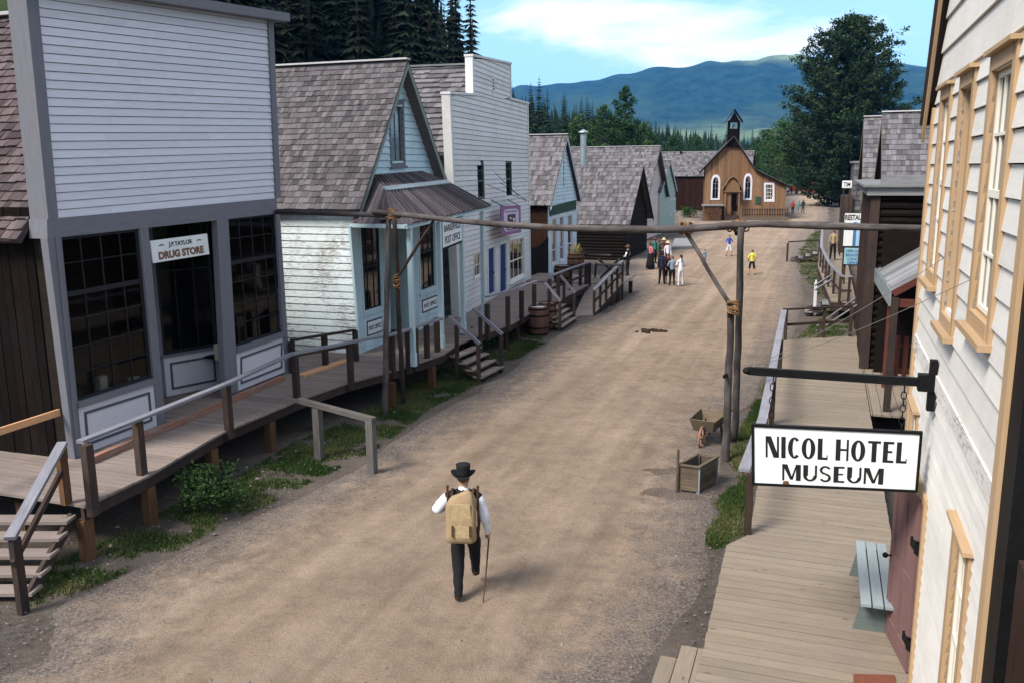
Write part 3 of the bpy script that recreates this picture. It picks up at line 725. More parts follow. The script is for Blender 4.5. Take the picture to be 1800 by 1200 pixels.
# far wood floor mass: one stuff object
def farwood():
    mb = MB(); r = random.Random(11)
    for i in range(4400):
        if i < 1900:
            X = r.uniform(1110, 1720); P = ray(X, 296); P.z = 0; P = P.normalized() * r.uniform(380, 640)
        elif i < 2900: P = xy(r.uniform(120, 420), r.uniform(-120, -72))
        else: P = xy(r.uniform(20, 118), r.uniform(-140, -46))
        X, Y = toX(P)
        if i >= 1900 and not (895 < X < 1175 if i < 2900 else 400 < X < 812): continue
        h = r.uniform(12, 19) * (.9 if i < 1900 else 1.05); P.z = terrain(P.x, P.y) - .5; rr = r.uniform(1.6, 2.6); v = r.random()
        for q in range(3):
            zb, zt, R_ = P.z + h * (.02 + .28 * q), P.z + h * (.5 + .25 * q), rr * (1 - .28 * q)
            a0 = r.random() * 6
            for j in range(5):
                a, b = a0 + 1.2566 * j, a0 + 1.2566 * (j + 1)
                mb.poly([V(P.x, P.y, zt), V(P.x + math.cos(a) * R_, P.y + math.sin(a) * R_, zb), V(P.x + math.cos(b) * R_ * .8, P.y + math.sin(b) * R_ * .8, zb + 1)], rnd=min(1, v + r.uniform(-.2, .2)) if v + .2 > 0 else 0)
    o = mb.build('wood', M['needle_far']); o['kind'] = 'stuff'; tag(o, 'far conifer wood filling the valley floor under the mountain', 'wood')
farwood()
P = xy(150, 0); 
def interp(T, f):
    for (a, b), (c, d) in zip(T, T[1:]):
        if f <= c: return b + (d - b) * (f - a) / (c - a)
    return T[-1][1]
def at_px(x, dist_): 
    v = ray(x, 296); v.z = 0; v.normalize(); p = v * dist_; p.z = terrain(p.x, p.y); return p
shaggy('large_tree', 'huge dark tree towering over the end of the street, left of the hotel gable', 27.6, 9.5, 5, M['leaf_dark'], at_px(1484, 140), lambda f: interp([(0, .6), (.1, .78), (.3, .98), (.45, 1), (.7, .80), (.85, .56), (.95, .28), (1, .08)], f))
gl = [(1060, 150, 15.5, 3.6, 'bushy green tree behind the metal chimney pipe'), (1098, 160, 19.5, 3.4, 'tallest green tree of the group left of the chapel'), (1130, 175, 14, 4, 'rounded green tree above the long grey roof left of the chapel'), (1020, 165, 13.5, 3.8, 'low green tree just right of the gabled white shop roof'), (1372, 190, 15, 5.2, 'bright green tree right behind the chapel lean-to'), (1345, 215, 14, 4.6, 'green tree directly behind the chapel roof'), (1182, 230, 13, 4.5, 'small green tree behind the barn roof'), (1222, 240, 13.5, 4.5, 'green tree between the barn roof and the chapel'), (1402, 200, 17, 5.0, 'green tree beside the foot of the huge dark tree')]
for i, (x, d, h, r_, lb) in enumerate(gl): broadleaf('broadleaf_tree', lb, h, r_, 60 + i, M['leaf'], at_px(x, d), 7000, .24)
# ---------------------------------------------------------------- building helpers
def roof_plane(mb, pts, exp=.16, w=.14, mi_deck=None, th=.022, thick=.09, bj=.012):
    S = Pl(pts[0], pts[1] - pts[0], pts[3] - pts[0], Z); q = [S.ab(p) for p in pts]
    shingles(mb, S, q, exp, w, th, bj=bj)
    mb.hexa([S.pt(a, b, -thick) for a, b in q] + [S.pt(a, b, -.006) for a, b in q]); return S
def win(root, S, q, cols=2, rows_=2, trim=None, tw=.1, sash='cream', sw=.05, depth=.07, pane='glass', back='dark', cap=0, sill=0, bars=.022, curtain=None, splits=None, name='window', label=None, td=.035, arch=False):
    B = Bil(S, q); W, H = B.W, B.H; mb = MB()
    for a0, a1, b0, b1 in ((0, .025, 0, H), (W - .025, W, 0, H), (.025, W - .025, 0, .025), (.025, W - .025, H - .025, H)): slab(mb, B, a0, a1, b0, b1, -depth - .02, .0)
    if trim:
        slab(mb, B, -tw, 0, -tw, H + tw, -.01, td); slab(mb, B, W, W + tw, -tw, H + tw, -.01, td - .002)
        slab(mb, B, 0, W, H, H + tw, -.01, td + .003); slab(mb, B, 0, W, -tw, 0, -.01, td + .003)
        if cap: slab(mb, B, -tw - .03, W + tw + .03, H + tw, H + tw + cap, -.01, td + .05)
        if sill: slab(mb, B, -tw - .04, W + tw + .04, -tw - .05, -tw, -.01, td + sill)
    f = mb.build(name, M[trim or sash], root)
    if label: f['label'] = label
    sb = MB(); d0, d1 = -depth, -depth + .04
    for a0, a1, b0, b1 in ((.025, .025 + sw, .025, H - .025), (W - .025 - sw, W - .025, .025, H - .025), (.025 + sw, W - .025 - sw, .025, .025 + sw), (.025 + sw, W - .025 - sw, H - .025 - sw, H - .025)): slab(sb, B, a0, a1, b0, b1, d0, d1)
    for i in range(1, cols): x = W * i / cols; slab(sb, B, x - bars / 2, x + bars / 2, .025 + sw, H - .025 - sw, d0 + .004, d1 - .006)
    sp = splits or [i / rows_ for i in range(1, rows_)]
    for y in sp:
        k = bars if not isinstance(y, tuple) else y[1]; y = y if not isinstance(y, tuple) else y[0]
        slab(sb, B, .025 + sw, W - .025 - sw, H * y - k / 2, H * y + k / 2, d0, d1)
    sb.build('sash', M[sash], f)
    pb = MB(); pb.poly([B.pt(a, b, d0 + .015) for a, b in ((0.02, 0.02), (W - .02, 0.02), (W - .02, H - .02), (0.02, H - .02))])
    mats = [M[pane]]
    if back:
        pb.mi = 1; pb.poly([B.pt(a, b, d0 - .05) for a, b in ((0, 0), (W, 0), (W, H), (0, H))]); mats.append(M[back])
    pb.build('pane', mats, f)
    if curtain:
        cb = MB(); n = 14
        for k in range(n):
            x0 = .03 + (W - .06) * k / n; x1 = .03 + (W - .06) * (k + 1) / n
            dd = (-.012, -.03) if k % 2 else (-.03, -.012)
            cb.poly([B.pt(x0, .03, d0 + dd[0]), B.pt(x1, .03, d0 + dd[1]), B.pt(x1, H - .03, d0 + dd[1]), B.pt(x0, H - .03, d0 + dd[0])])
        cb.build('curtain', M[curtain], f)
    return f, B
def inset(q, w):
    c = Vector((sum(p[0] for p in q) / 4, sum(p[1] for p in q) / 4)); return [(p[0] + w * (1 if p[0] < c.x else -1), p[1] + w * (1 if p[1] < c.y else -1)) for p in q]
def panel(mbw, mbg, S, q, w=.14, m=.045, d=.02):
    qslab(mbw, S, q, -.04, d)
    B = Bil(S, inset(q, w)); W, H = B.W, B.H
    for a0, a1, b0, b1 in ((0, W, 0, m), (0, W, H - m, H), (0, m, m, H - m), (W - m, W, m, H - m)): slab(mbg, B, a0, a1, b0, b1, d - .01, d + .022)
def letters(txt, S, a, b, h, mat, root, wide=1.0, d=.012, off=.0, name='lettering', align='CENTER', ext=.003, fit=None):
    """raised lettering centred at (a, b) on surface S, cap height h"""
    cu = bpy.data.curves.new(name, 'FONT'); cu.body = txt; cu.align_x = align; cu.size = h / .72; cu.extrude = ext; cu.offset = off; cu.resolution_u = 3
    ob = bpy.data.objects.new('tmp', cu); COL.objects.link(ob); bpy.context.view_layer.update()
    me = bpy.data.meshes.new_from_object(ob.evaluated_get(bpy.context.evaluated_depsgraph_get())); bpy.data.objects.remove(ob)
    o0 = WL[root]
    if fit and len(me.vertices): wide = fit / max(1e-3, max(v.co.x for v in me.vertices) - min(v.co.x for v in me.vertices))
    for v in me.vertices: v.co = S.pt(a + v.co.x * wide, b + v.co.y - h / 2, d + v.co.z) - o0
    me.name = name; me.materials.clear(); me.materials.append(M[mat]); o = bpy.data.objects.new(name, me); COL.objects.link(o); o.parent = root; WL[o] = o0; return o
def gable(name, label, A, B, zb, ze, zr, D, front='white_wf', side=None, roof='shingle', pitch=.17, over=.35, eave=.3, trim=None, rexp=.18, rw=.16, holes=(), sideholes=(), logside=False, vside=False, vfront=False, cat='building', thick=.09, cap='ridgecap', ridge_a=None, barge=True, clapth=.025, sjoint=0, rback=.0, nearB=False, rth=.09, core=True):
    A = Vector(A); B = Vector(B); A.z = B.z = 0
    S = Surf(A, B); Wd = S.W; ra = Wd / 2 if ridge_a is None else ridge_a; back = -S.n
    root = thing(name, label, cat, (A.x, A.y, zb)); wl = WL[root]
    mb = MB(); poly = [(0, zb), (Wd, zb), (Wd, ze), (ra, zr), (0, ze)]
    if vfront: vboards(mb, S, poly, pitch, holes, batten=vfront == 'bat')
    else: clap(mb, S, poly, pitch, holes, clapth)
    mb.build('wall', M[front], root)
    SS = Surf(B, B + back * D) if nearB else Surf(A + back * D, A); mb = MB(); sp = [(0, zb), (D, zb), (D, ze), (0, ze)]
    if logside: logs(mb, SS, sp, .2, sideholes)
    elif vside: vboards(mb, SS, sp, vside if vside is not True else .22, sideholes)
    else: clap(mb, SS, sp, pitch, sideholes, clapth, joint=sjoint)
    # far side and rear
    fa = 0 if nearB else Wd
    for q in ([S.pt(fa, zb, -D), S.pt(fa, zb, 0), S.pt(fa, ze, 0), S.pt(fa, ze, -D)], [S.pt(0, zb, -D), S.pt(Wd, zb, -D), S.pt(Wd, ze, -D), S.pt(ra, zr, -D), S.pt(0, ze, -D)], ([S.pt(0.03, zb, -.2), S.pt(Wd - .03, zb, -.2), S.pt(Wd - .03, ze, -.2), S.pt(ra, zr - .05, -.2), S.pt(.03, ze, -.2)] if core else [S.pt(0, zb, -D + .1), S.pt(Wd, zb, -D + .1), S.pt(Wd, ze, -D + .1), S.pt(0, ze, -D + .1)]), [SS.pt(0, zb, -.06), SS.pt(D - .04, zb, -.06), SS.pt(D - .04, ze, -.06), SS.pt(0, ze, -.06)]): mb.poly(q)
    mb.build('side_wall', M[side or front], root)
    rb = MB(); s1 = (zr - ze) / ra; s2 = (zr - ze) / (Wd - ra); up = .04
    def e(a, z, d): return S.pt(a, z + up, d)
    fr = over
    roof_plane(rb, [e(-eave, ze - eave * s1, -D - rback), e(-eave, ze - eave * s1, fr), e(ra, zr, fr), e(ra, zr, -D - rback)], rexp * (1.5 if nearB else 1), rw * (2 if nearB else 1), rth if rexp > .3 else .028, thick=thick, bj=.03 if rexp > .3 else .012)
    roof_plane(rb, [e(Wd + eave, ze - eave * s2, fr), e(Wd + eave, ze - eave * s2, -D - rback), e(ra, zr, -D - rback), e(ra, zr, fr)], rexp * (1 if nearB else 1.5), rw * (1 if nearB else 2), rth if rexp > .3 else .03, thick=thick)
    rf = rb.build('roof', M[roof], root)
    if cap:
        cb = MB(); cb.beam(e(ra, zr + .04, -D - rback), e(ra, zr + .04, fr + .02), .26, .05); cb.build('ridge_board', M[cap], rf)
    if barge:
        bb = MB(); bw_ = -.34 if trim == 'raketan' else -.16
        for a0, z0 in ((-eave, ze - eave * s1), (Wd + eave, ze - eave * s2)):
            p = e(a0, z0 - .08, fr - .03); q = e(ra, zr - .08, fr - .03); bb.hexa([p, q, q + Z * bw_, p + Z * bw_] + [x + S.n * .035 for x in (p, q, q + Z * bw_, p + Z * bw_)])
        bb.build('bargeboard', M[trim or front], rf)
    return root, S, SS, rf
def railrun(root, pts, ztop, posts, zbase, mats=('rail', 'post'), pw=.13, rw=.14, rth=.05, mid=None, lab=None):
    """handrail: flat top rail through pts, posts at the given points"""
    rb = MB()
    for a, b in zip(pts, pts[1:]): rb.beam(V(a.x, a.y, ztop), V(b.x, b.y, ztop), rw, rth)
    rb.build('rail', M[mats[0]], root)
    if mid:
        rb = MB()
        for a, b in zip(pts, pts[1:]): rb.beam(V(a.x, a.y, zbase + mid), V(b.x, b.y, zbase + mid), .04, .09)
        rb.build('rail', M[mats[1]], root)
    for p in posts:
        pb = MB(); pb.post(V(p.x, p.y, zbase - .18), ztop - zbase + .18 - rth / 2, pw * random.uniform(.9, 1.1), pw * .8); pb.build('post', M[mats[1]], root)
# ================================================================ drug store
zd = .9
A = G(128, 806, zd); B = G(503, 655, zd); S = Surf(V(A.x, A.y), V(B.x, B.y)); DS = S
root = thing('drug_store', 'nearest shop on the left, white clapboard false front over dark grey-trimmed shop windows', 'shop', (A.x, A.y, zd))
ftop = pxq(S, [(97, 384), (482, 349), (468, 35), (59, -28)]); FB = Bil(S, ftop)
mb = MB(); clap(mb, FB, [(0, 0), (FB.W, 0), (FB.W, FB.H), (0, FB.H)], FB.H / 26.5, th=.022, gap=.013, joint=4.2)
mb.hexa([FB.pt(a, b, -.3) for a, b in ((0, 0), (FB.W, 0), (FB.W, FB.H), (0, FB.H))] + [FB.pt(a, b, -.06) for a, b in ((0, 0), (FB.W, 0), (FB.W, FB.H), (0, FB.H))])
mb.build('false_front', M['white_ds'], root)
gt = MB()
def gq(px, d0, d1, m=None): qslab(m or gt, S, pxq(S, px), d0, d1)
gq([(80, 386), (98, 384), (60, -28), (38, -28)], -.34, .06)
gq([(482, 349), (490, 348), (477, 34), (468, 35)], -.34, .06)
gq([(79, 420), (484, 376), (483, 349), (78, 386)], -.34, .055)
gt.build('corner_board', M['grey_trim'], root)
cb = MB(); q = pxq(S, [(30, -27), (490, 40), (489, 25), (28, -48)]); qslab(cb, S, q, -.4, .32)
q2 = pxq(S, [(38, -28), (478, 37), (477, 31), (37, -36)]); qslab(cb, S, q2, -.3, .16); cb.build('cornice', M['grey_trim'], root)
gt = MB()
gq([(128, 806), (142, 799), (104, 417), (79, 420)], -.1, .05)                    # left pilaster
gq([(131, 803), (136, 800), (98, 417), (92, 418)], .05, .075)
gq([(275, 747), (288, 742), (257, 400), (242, 402)], -.1, .05)
gq([(394, 697), (416, 687), (398, 384), (378, 386)], -.1, .05)
gq([(500, 657), (507, 653), (489, 376), (482, 376)], -.1, .05)
gq([(133, 716), (268, 673), (266, 664), (132, 706)], -.1, .09)
gq([(413, 620), (500, 590), (499, 582), (412, 610)], -.1, .09)
gt.build('pilaster', M['grey_trim'], root)
for pq in ([(142, 799), (275, 747), (268, 673), (134, 714)], [(416, 687), (500, 653), (499, 590), (414, 619)]):
    mw, mg = MB(), MB(); panel(mw, mg, S, pxq(S, pq)); o_ = mw.build('stall_riser', M['white_ds'], root); mg.build('moulding', M['grey_line'], o_)
mw, mg = MB(), MB()
# right bay side facing the entry
ra_, rb_ = G(288, 697, zd), G(391, 676, zd); RS = Surf(V(ra_.x, ra_.y), V(rb_.x, rb_.y)); 
ph = RS.inv(290, 628)[1]; zt = S.inv(250, 400)[1] + .02
panel(mw, mg, RS, [(.06, zd), (RS.W - .02, zd), (RS.W - .02, ph), (.06, ph)])
o_ = mw.build('stall_riser', M['white_ds'], root); mg.build('moulding', M['grey_line'], o_)
gt = MB(); slab(gt, RS, 0, RS.W - .02, ph, ph + .06, -.06, .06); slab(gt, RS, -.1, .06, zd, zt, -.1, .03); gt.build('sill', M['grey_trim'], root)
w1 = pxq(S, [(133, 706), (267, 663), (242, 402), (104, 417)]); w2 = pxq(S, [(412, 610), (499, 582), (482, 376), (398, 384)])
M['blacksash'] = wood('black_sash', (.012, .012, .014), (.03, .03, .034), .1, 10, .5)
def shopwin(q, cols, nm):
    f, BB = win(root, S, q, cols, 1, None, sash='blacksash', sw=.035, depth=.05, back=None, pane='glassdim', splits=[(.17, .018), (.33, .018), (.50, .018), (.655, .09), (.84, .015)], bars=.022); f['label'] = nm
shopwin(w1, 4, 'wide left shop window'); shopwin(w2, 4, 'narrower right shop window')
f, _ = win(root, RS, [(.06, ph + .06), (RS.W - .06, ph + .06), (RS.W - .06, zt), (.06, zt)], 3, 1, None, sash='blacksash', sw=.05, depth=.04, back=None, pane='glassdim', splits=[(.62, .03)], name='window'); f['label'] = 'entry side shop window'
ib = MB()
dD = 2.6
def iq(pts): ib.poly(pts)
W_ = S.W
ib.poly([S.pt(0, zd, -dD), S.pt(W_, zd, -dD), S.pt(W_, zt + .3, -dD), S.pt(0, zt + .3, -dD)])
ib.poly([S.pt(0, zt + .25, 0), S.pt(W_, zt + .25, 0), S.pt(W_, zt + .25, -dD), S.pt(0, zt + .25, -dD)])
ib.poly([S.pt(0.02, zd, -.1), S.pt(.02, zd, -dD), S.pt(.02, zt + .3, -dD), S.pt(.02, zt + .3, -.1)])
ib.poly([S.pt(W_ - .02, zd, -.1), S.pt(W_ - .02, zd, -dD), S.pt(W_ - .02, zt + .3, -dD), S.pt(W_ - .02, zt + .3, -.1)])
u2 = S.inv(286, 740)[0]; u3 = S.inv(394, 697)[0]
slab(ib, S, .05, u2, zd + .75, zd + .80, -.9, -.1); slab(ib, S, u3 + .55, W_ - .05, zd + .75, zd + .80, -.9, -.1)
ib.poly([S.pt(u2, zd, -.1), S.pt(u2 + .35, zd, -1.3), S.pt(u2 + .35, zt, -1.3), S.pt(u2, zt, -.1)])
ib.build('interior', M['interior'], root)
# body and roof
back = -S.n; D = 9
SS = Surf(S.pt(0.02, 0, -D), S.pt(0.02, 0, -.34)); ze = SS.inv(66, 398, .3)[1] + .1
RD = Surf(S.pt(S.W / 2, 0, -D), S.pt(S.W / 2, 0, 0)); zr = RD.inv(20, 30)[1]
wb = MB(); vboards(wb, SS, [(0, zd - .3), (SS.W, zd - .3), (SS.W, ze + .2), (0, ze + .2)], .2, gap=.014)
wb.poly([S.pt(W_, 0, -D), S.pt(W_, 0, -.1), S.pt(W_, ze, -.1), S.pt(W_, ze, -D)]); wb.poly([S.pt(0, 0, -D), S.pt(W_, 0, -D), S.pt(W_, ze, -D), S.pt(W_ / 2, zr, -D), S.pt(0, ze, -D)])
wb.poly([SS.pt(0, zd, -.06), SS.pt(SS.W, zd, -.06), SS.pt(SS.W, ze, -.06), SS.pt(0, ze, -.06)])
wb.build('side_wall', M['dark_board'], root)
sl = (zr - ze) / (W_ / 2); rb = MB()
roof_plane(rb, [S.pt(-.3, ze - .3 * sl, -D), S.pt(-.3, ze - .3 * sl, -.36), S.pt(W_ / 2, zr, -.36), S.pt(W_ / 2, zr, -D)], .21, .17, th=.035, bj=.02)
roof_plane(rb, [S.pt(W_ + .3, ze - .3 * sl, -.36), S.pt(W_ + .3, ze - .3 * sl, -D), S.pt(W_ / 2, zr, -D), S.pt(W_ / 2, zr, -.36)], .3, .3)
rf = rb.build('roof', M['shingle_dark'], root); cb = MB(); cb.beam(S.pt(W_ / 2, zr + .06, -D), S.pt(W_ / 2, zr + .06, -.36), .3, .07); cb.build('ridge_board', M['ridgecap'], rf)
fbm = MB()
for P_, Q_ in ((S.pt(0, 0, -.12), S.pt(W_, 0, -.12)), (S.pt(0, 0, -.12), S.pt(0, 0, -D)), (S.pt(W_, 0, -.12), S.pt(W_, 0, -D))): fbm.hexa([V(P_.x, P_.y, -.3), V(Q_.x, Q_.y, -.3), V(Q_.x, Q_.y, zd - .06), V(P_.x, P_.y, zd - .06)] + [V(p.x, p.y, z) + S.n * .03 + S.ea * .03 for p, z in ((P_, -.3), (Q_, -.3), (Q_, zd - .06), (P_, zd - .06))])
fbm.build('shade_skirt', M['dark_log'], root)  # dark skirt added to stop light passing under the shop and deck
print('DS zt', zt, 'ze', ze, 'zr', zr, 'top', FB.pt(0, FB.H).z, 'W', W_)
# sign
q = pxq(S, [(268, 463), (367, 447), (363, 411), (263, 424)], -.02); sg = thing('drug_store_sign', 'small white hanging sign with black and orange lettering over the drug store entry', 'sign', S.pt(q[0][0], q[0][1], -.02)); SB = Bil(S, q)
mb = MB(); slab(mb, SB, 0, SB.W, 0, SB.H, -.03, -.005); mb.build('board', M['signwhite'], sg)
M['orange_letter'] = plain('orange_brown_lettering', (.16, .075, .035), .6)
h = SB.H
letters('J.P.TAYLOR', SB, SB.W * .5, h * .74, h * .20, 'signtext', sg, d=-.004, off=.004, fit=SB.W * .42)
letters('DRUG STORE', SB, SB.W * .5, h * .29, h * .32, 'orange_letter', sg, d=-.004, off=.012, fit=SB.W * .8)
fl = MB()
for sx in (.17, .83):
    c = SB.W * sx
    for k in range(3):
        a = c + (k - 1) * .05; slab(fl, SB, a - .03, a + .03, h * (.72 + .03 * (k % 2)), h * (.76 + .03 * (k % 2)), -.004, .001)
fl.build('flourish', M['signtext'], sg)
hk = MB()
for a in (.1, .9): hk.tube([SB.pt(SB.W * a, h, -.02), SB.pt(SB.W * a, h + .3, -.02)], .008, 5)
hk.build('hanger', M['black'], sg)
# goods in the windows
M['jar'] = plain('green_grey_glass_jar', (.22, .30, .27), .15, .6); M['pot'] = plain('pale_ceramic', (.55, .52, .45), .35, .5); M['boxcol'] = plain('faded_carton', (.42, .37, .30), .8)
rr = random.Random(5)
lb = ['pale round pot', 'green glass jar', 'small faded carton', 'tall pale bottle', 'squat ceramic jar', 'grey glass jar', 'cream storage tin']
for k in range(12):
    u = .6 + k * .27 if k < 8 else u3 + .35 + (k - 8) * .4
    if u > u2 - .1 and k < 8: continue
    dd = rr.uniform(-.45, -.2); p = S.pt(u, zd + .805, dd); hh = rr.uniform(.22, .46); mb = MB(); typ = k % 3
    if typ == 0: mb.lathe(p, [(.001, 0), (.07, .0), (.10, hh * .4), (.085, hh * .7), (.05, hh * .85), (.055, hh), (.001, hh)], 14); m, nm, c = 'pot', 'ceramic_pot', 'pot'
    elif typ == 1: mb.lathe(p, [(.001, 0), (.07, 0), (.075, hh * .7), (.035, hh * .82), (.035, hh * .93), (.045, hh * .94), (.045, hh), (.001, hh)], 14); m, nm, c = 'jar', 'glass_jar', 'jar'
    else: mb.post(p, hh, .18, .12); mb.post(p + Z * hh, .012, .19, .13); m, nm, c = 'boxcol', 'carton', 'carton'
    where = 'wide left' if k < 8 else 'right'
    o = mb.build(nm, M[m], smooth=False); tag(o, f"{['pale pot','green grey jar','faded carton'][typ]} on the shelf behind the {where} drug store window", c, 'goods in the drug store windows')
# porch rail with fresh lumber beside the dark side wall
E_ = SS.P(104, 724, .05); mb = MB(); mb.beam(E_ + SD * -.0, E_ - SD * 4.2, .05, .12); mb.post(V(E_.x, E_.y, .9) - SD * 4.0, E_.z - .95, .09)
tag(mb.build('porch_rail', M['newwood']), 'bright orange new wooden rail in front of the dark board wall at the left edge', 'rail')
# ================================================================ post office
A = G(632, 621, zd); B = G(778, 560, zd); S = Surf(V(A.x, A.y), V(B.x, B.y)); PO = S; W_ = S.W
ze = S.inv(623, 352)[1] + .12; zr = S.inv(709, 107, .35)[1]; print('PO W', W_, 'ze', ze, 'zr', zr)
wL = [(664 - 31, 400), (668, 398)]
qL = pxq(S, [(640, 549), (672, 539), (667, 388), (632, 396)]); qR = pxq(S, [(739, 513), (765, 503), (762, 372), (735, 380)]); qE = pxq(S, [(682, 612), (727, 592), (722, 385), (676, 392)]); qU = pxq(S, [(688, 288), (709, 286), (706, 184), (684, 187)])
root, S, SS, rf = gable('post_office', 'pale blue steep-gabled wooden post office with worn clapboard side and a grooved board awning', A, B, zd - .25, ze, zr, 9.5, 'blue_po', 'white_po', 'shingle', .2, .38, .32, 'green_trim', .205, .145, holes=(qL, qR, qE, qU), sjoint=3.5, clapth=.03, core=False)
win(root, S, qU, 2, 2, 'grey_trim', .1, 'grey_trim', .04, curtain='curtain_white', cap=.05, sill=.05, label='tall curtained gable window')
for q, lb in ((qL, 'left window under the awning'), (qR, 'right window under the awning')): win(root, S, q, 3, 1, 'blue_trim', .08, 'blacksash', .04, splits=[(.5, .05), .75], label=lb, sill=.04, curtain=None)
fbm = MB()
for P_, Q_ in ((S.pt(-2.2, 0, -.1), S.pt(W_ + 2.5, 0, -.1)), (S.pt(0, 0, -.1), S.pt(0, 0, -9.5))): fbm.hexa([V(P_.x, P_.y, -.3), V(Q_.x, Q_.y, -.3), V(Q_.x, Q_.y, zd - .06), V(P_.x, P_.y, zd - .06)] + [V(p.x, p.y, z) - S.n * .04 + S.ea * .03 for p, z in ((P_, -.3), (Q_, -.3), (Q_, zd - .06), (P_, zd - .06))])
fbm.build('shade_skirt', M['dark_log'], root)  # skirt added, running past the corners, to keep the space under the deck dark
# recessed entry
ab, at2 = qE[0], qE[2]; rb = MB(); a0, a1, b1 = qE[0][0], qE[1][0], max(qE[2][1], qE[3][1]); dd = -1.1
rb.poly([S.pt(a0, zd, 0), S.pt(a0, zd, dd), S.pt(a0, b1, dd), S.pt(a0, b1, 0)]); rb.poly([S.pt(a1, zd, 0), S.pt(a1, zd, dd), S.pt(a1, b1, dd), S.pt(a1, b1, 0)]); rb.poly([S.pt(a0, b1, 0), S.pt(a1, b1, 0), S.pt(a1, b1, dd), S.pt(a0, b1, dd)])
rb.poly([S.pt(a0, zd, dd), S.pt(a1, zd, dd), S.pt(a1, b1, dd), S.pt(a0, b1, dd)]); rb.build('entry_recess', M['blue_trim'], root)
db = MB(); slab(db, S, a0 + .12, a1 - .12, zd + .03, b1 - .5, dd, dd + .05); slab(db, S, a0 + .3, a1 - .3, zd + 1.2, b1 - .7, dd + .05, dd + .06); d_ = db.build('door', M['green_trim'], root)
kb = MB(); kb.ball(S.pt(a1 - .22, zd + 1.0, dd + .09), .035); kb.build('knob', M['black'], d_)
tb = MB()
def tq(px, d0=-.02, d1=.05, m='blue_trim'): qslab(tb, S, pxq(S, px), d0, d1)
tq([(631, 622), (641, 618), (624, 396), (613, 398)]); tq([(676, 604), (685, 600), (679, 390), (671, 392)]); tq([(727, 582), (735, 579), (731, 380), (722, 382)]); tq([(772, 564), (779, 561), (773, 369), (766, 371)])
tb.build('pilaster', M['blue_trim'], root)
for q, qq, lb in (([(641, 617), (674, 604), (673, 546), (641, 558)], [(644, 592), (671, 582), (670, 556), (643, 565)], 'MUSEUM'), ([(737, 578), (771, 563), (769, 509), (738, 521)], [(741, 551), (768, 540), (767, 518), (740, 528)], 'SERVICE')):
    mw, mg = MB(), MB(); qslab(mw, S, pxq(S, q), -.02, .02); q2 = pxq(S, qq); PB = Bil(S, q2); qslab(mg, S, q2, .02, .035); 
    sr_ = mw.build('stall_riser', M['blue_po'], root); mg.build('moulding', M['grey_line'], sr_)
    pb = MB(); slab(pb, PB, .05, PB.W - .05, .05, PB.H - .05, .035, .045); o_ = pb.build('notice_plate', M['signwhite'], root)
    letters('POST OFFICE', PB, PB.W / 2, PB.H / 2, PB.H * .3, 'signtext', o_, d=.046, off=.004, fit=PB.W * .8)
# awning
TL, TR = S.P(657, 308), S.P(741, 302); WLf = S.P(617, 392); zE = WLf.z
C1, C4 = G(727, 643, zd), G(850, 562, zd); CS = Surf(V(C1.x, C1.y), V(C4.x, C4.y)); EL = CS.P(720, 394, .15); ER = CS.P(864, 362, .15); BLp = S.P(677, 335, .95); BRp = S.P(789, 322, .95)
print('awning z', TL.z, zE, BLp.z, BRp.z, 'out', (EL - S.o).dot(S.n), (ER - S.o).dot(S.n), 'along', (EL - S.o).dot(S.ea), (ER - S.o).dot(S.ea), (BRp - S.o).dot(S.ea), W_)
def boards_between(mb, p0, p1, q0, q1, n, groove=True, lift=.035):
    # n boards running from edge p0-p1 to edge q0-q1
    nn = (p1 - p0).cross(q0 - p0).normalized(); nn = nn if nn.z > 0 else -nn
    for i in range(n):
        f, g = i / n, (i + .93) / n; d = lift * (i % 2)
        a, b, c, e = p0.lerp(p1, f), p0.lerp(p1, g), q0.lerp(q1, g), q0.lerp(q1, f); j = random.uniform(-.02, .03); c = c + (c - b).normalized() * j; e = e + (e - a).normalized() * j
        mb.hexa([x - nn * .02 for x in (a, b, c, e)] + [x + nn * d for x in (a, b, c, e)])
ab_ = MB()
boards_between(ab_, BLp, BRp, EL, ER, 46); boards_between(ab_, TL, TR, BLp, BRp, 40)
mid = BLp + (EL - BLp) * .0
boards_between(ab_, TL, BLp, WLf, WLf.lerp(EL, .45), 9, lift=.008); boards_between(ab_, BLp, BLp.lerp(EL, .02), WLf.lerp(EL, .45), EL, 9, lift=.008)
aw = ab_.build('awning', M['awning'], root)
fb = MB(); fb.beam(BLp + Z * .04 - S.ea * .02, BRp + Z * .04, .04, .2, up=(EL - BLp).normalized()); fb.build('flashing', M['zinc'], aw)
eb = MB(); eb.beam(EL - Z * .07 - S.n * .12, ER - Z * .07 - S.n * .12, .1, .12); eb.beam(WLf - Z * .07, EL - Z * .07 - S.n * .1, .08, .1); eb.build('beam', M['blue_trim'], aw)
for px, yb in ((727, 643), (777, 617), (815, 592), (850, 562)):
    P = CS.P(px, yb); a_ = (P - CS.o).dot(CS.ea); P = CS.pt(a_, 0); pb = MB(); f_ = (CS.ea * a_ + CS.o - EL).dot(CS.ea) / (ER - EL).dot(CS.ea); zt_ = EL.z + (ER.z - EL.z) * f_ - .13
    pb.post(V(P.x, P.y, zd), zt_ - zd, .12); pb.post(V(P.x, P.y, zd), .35, .15); pb.build('column', M['blue_trim'], root)
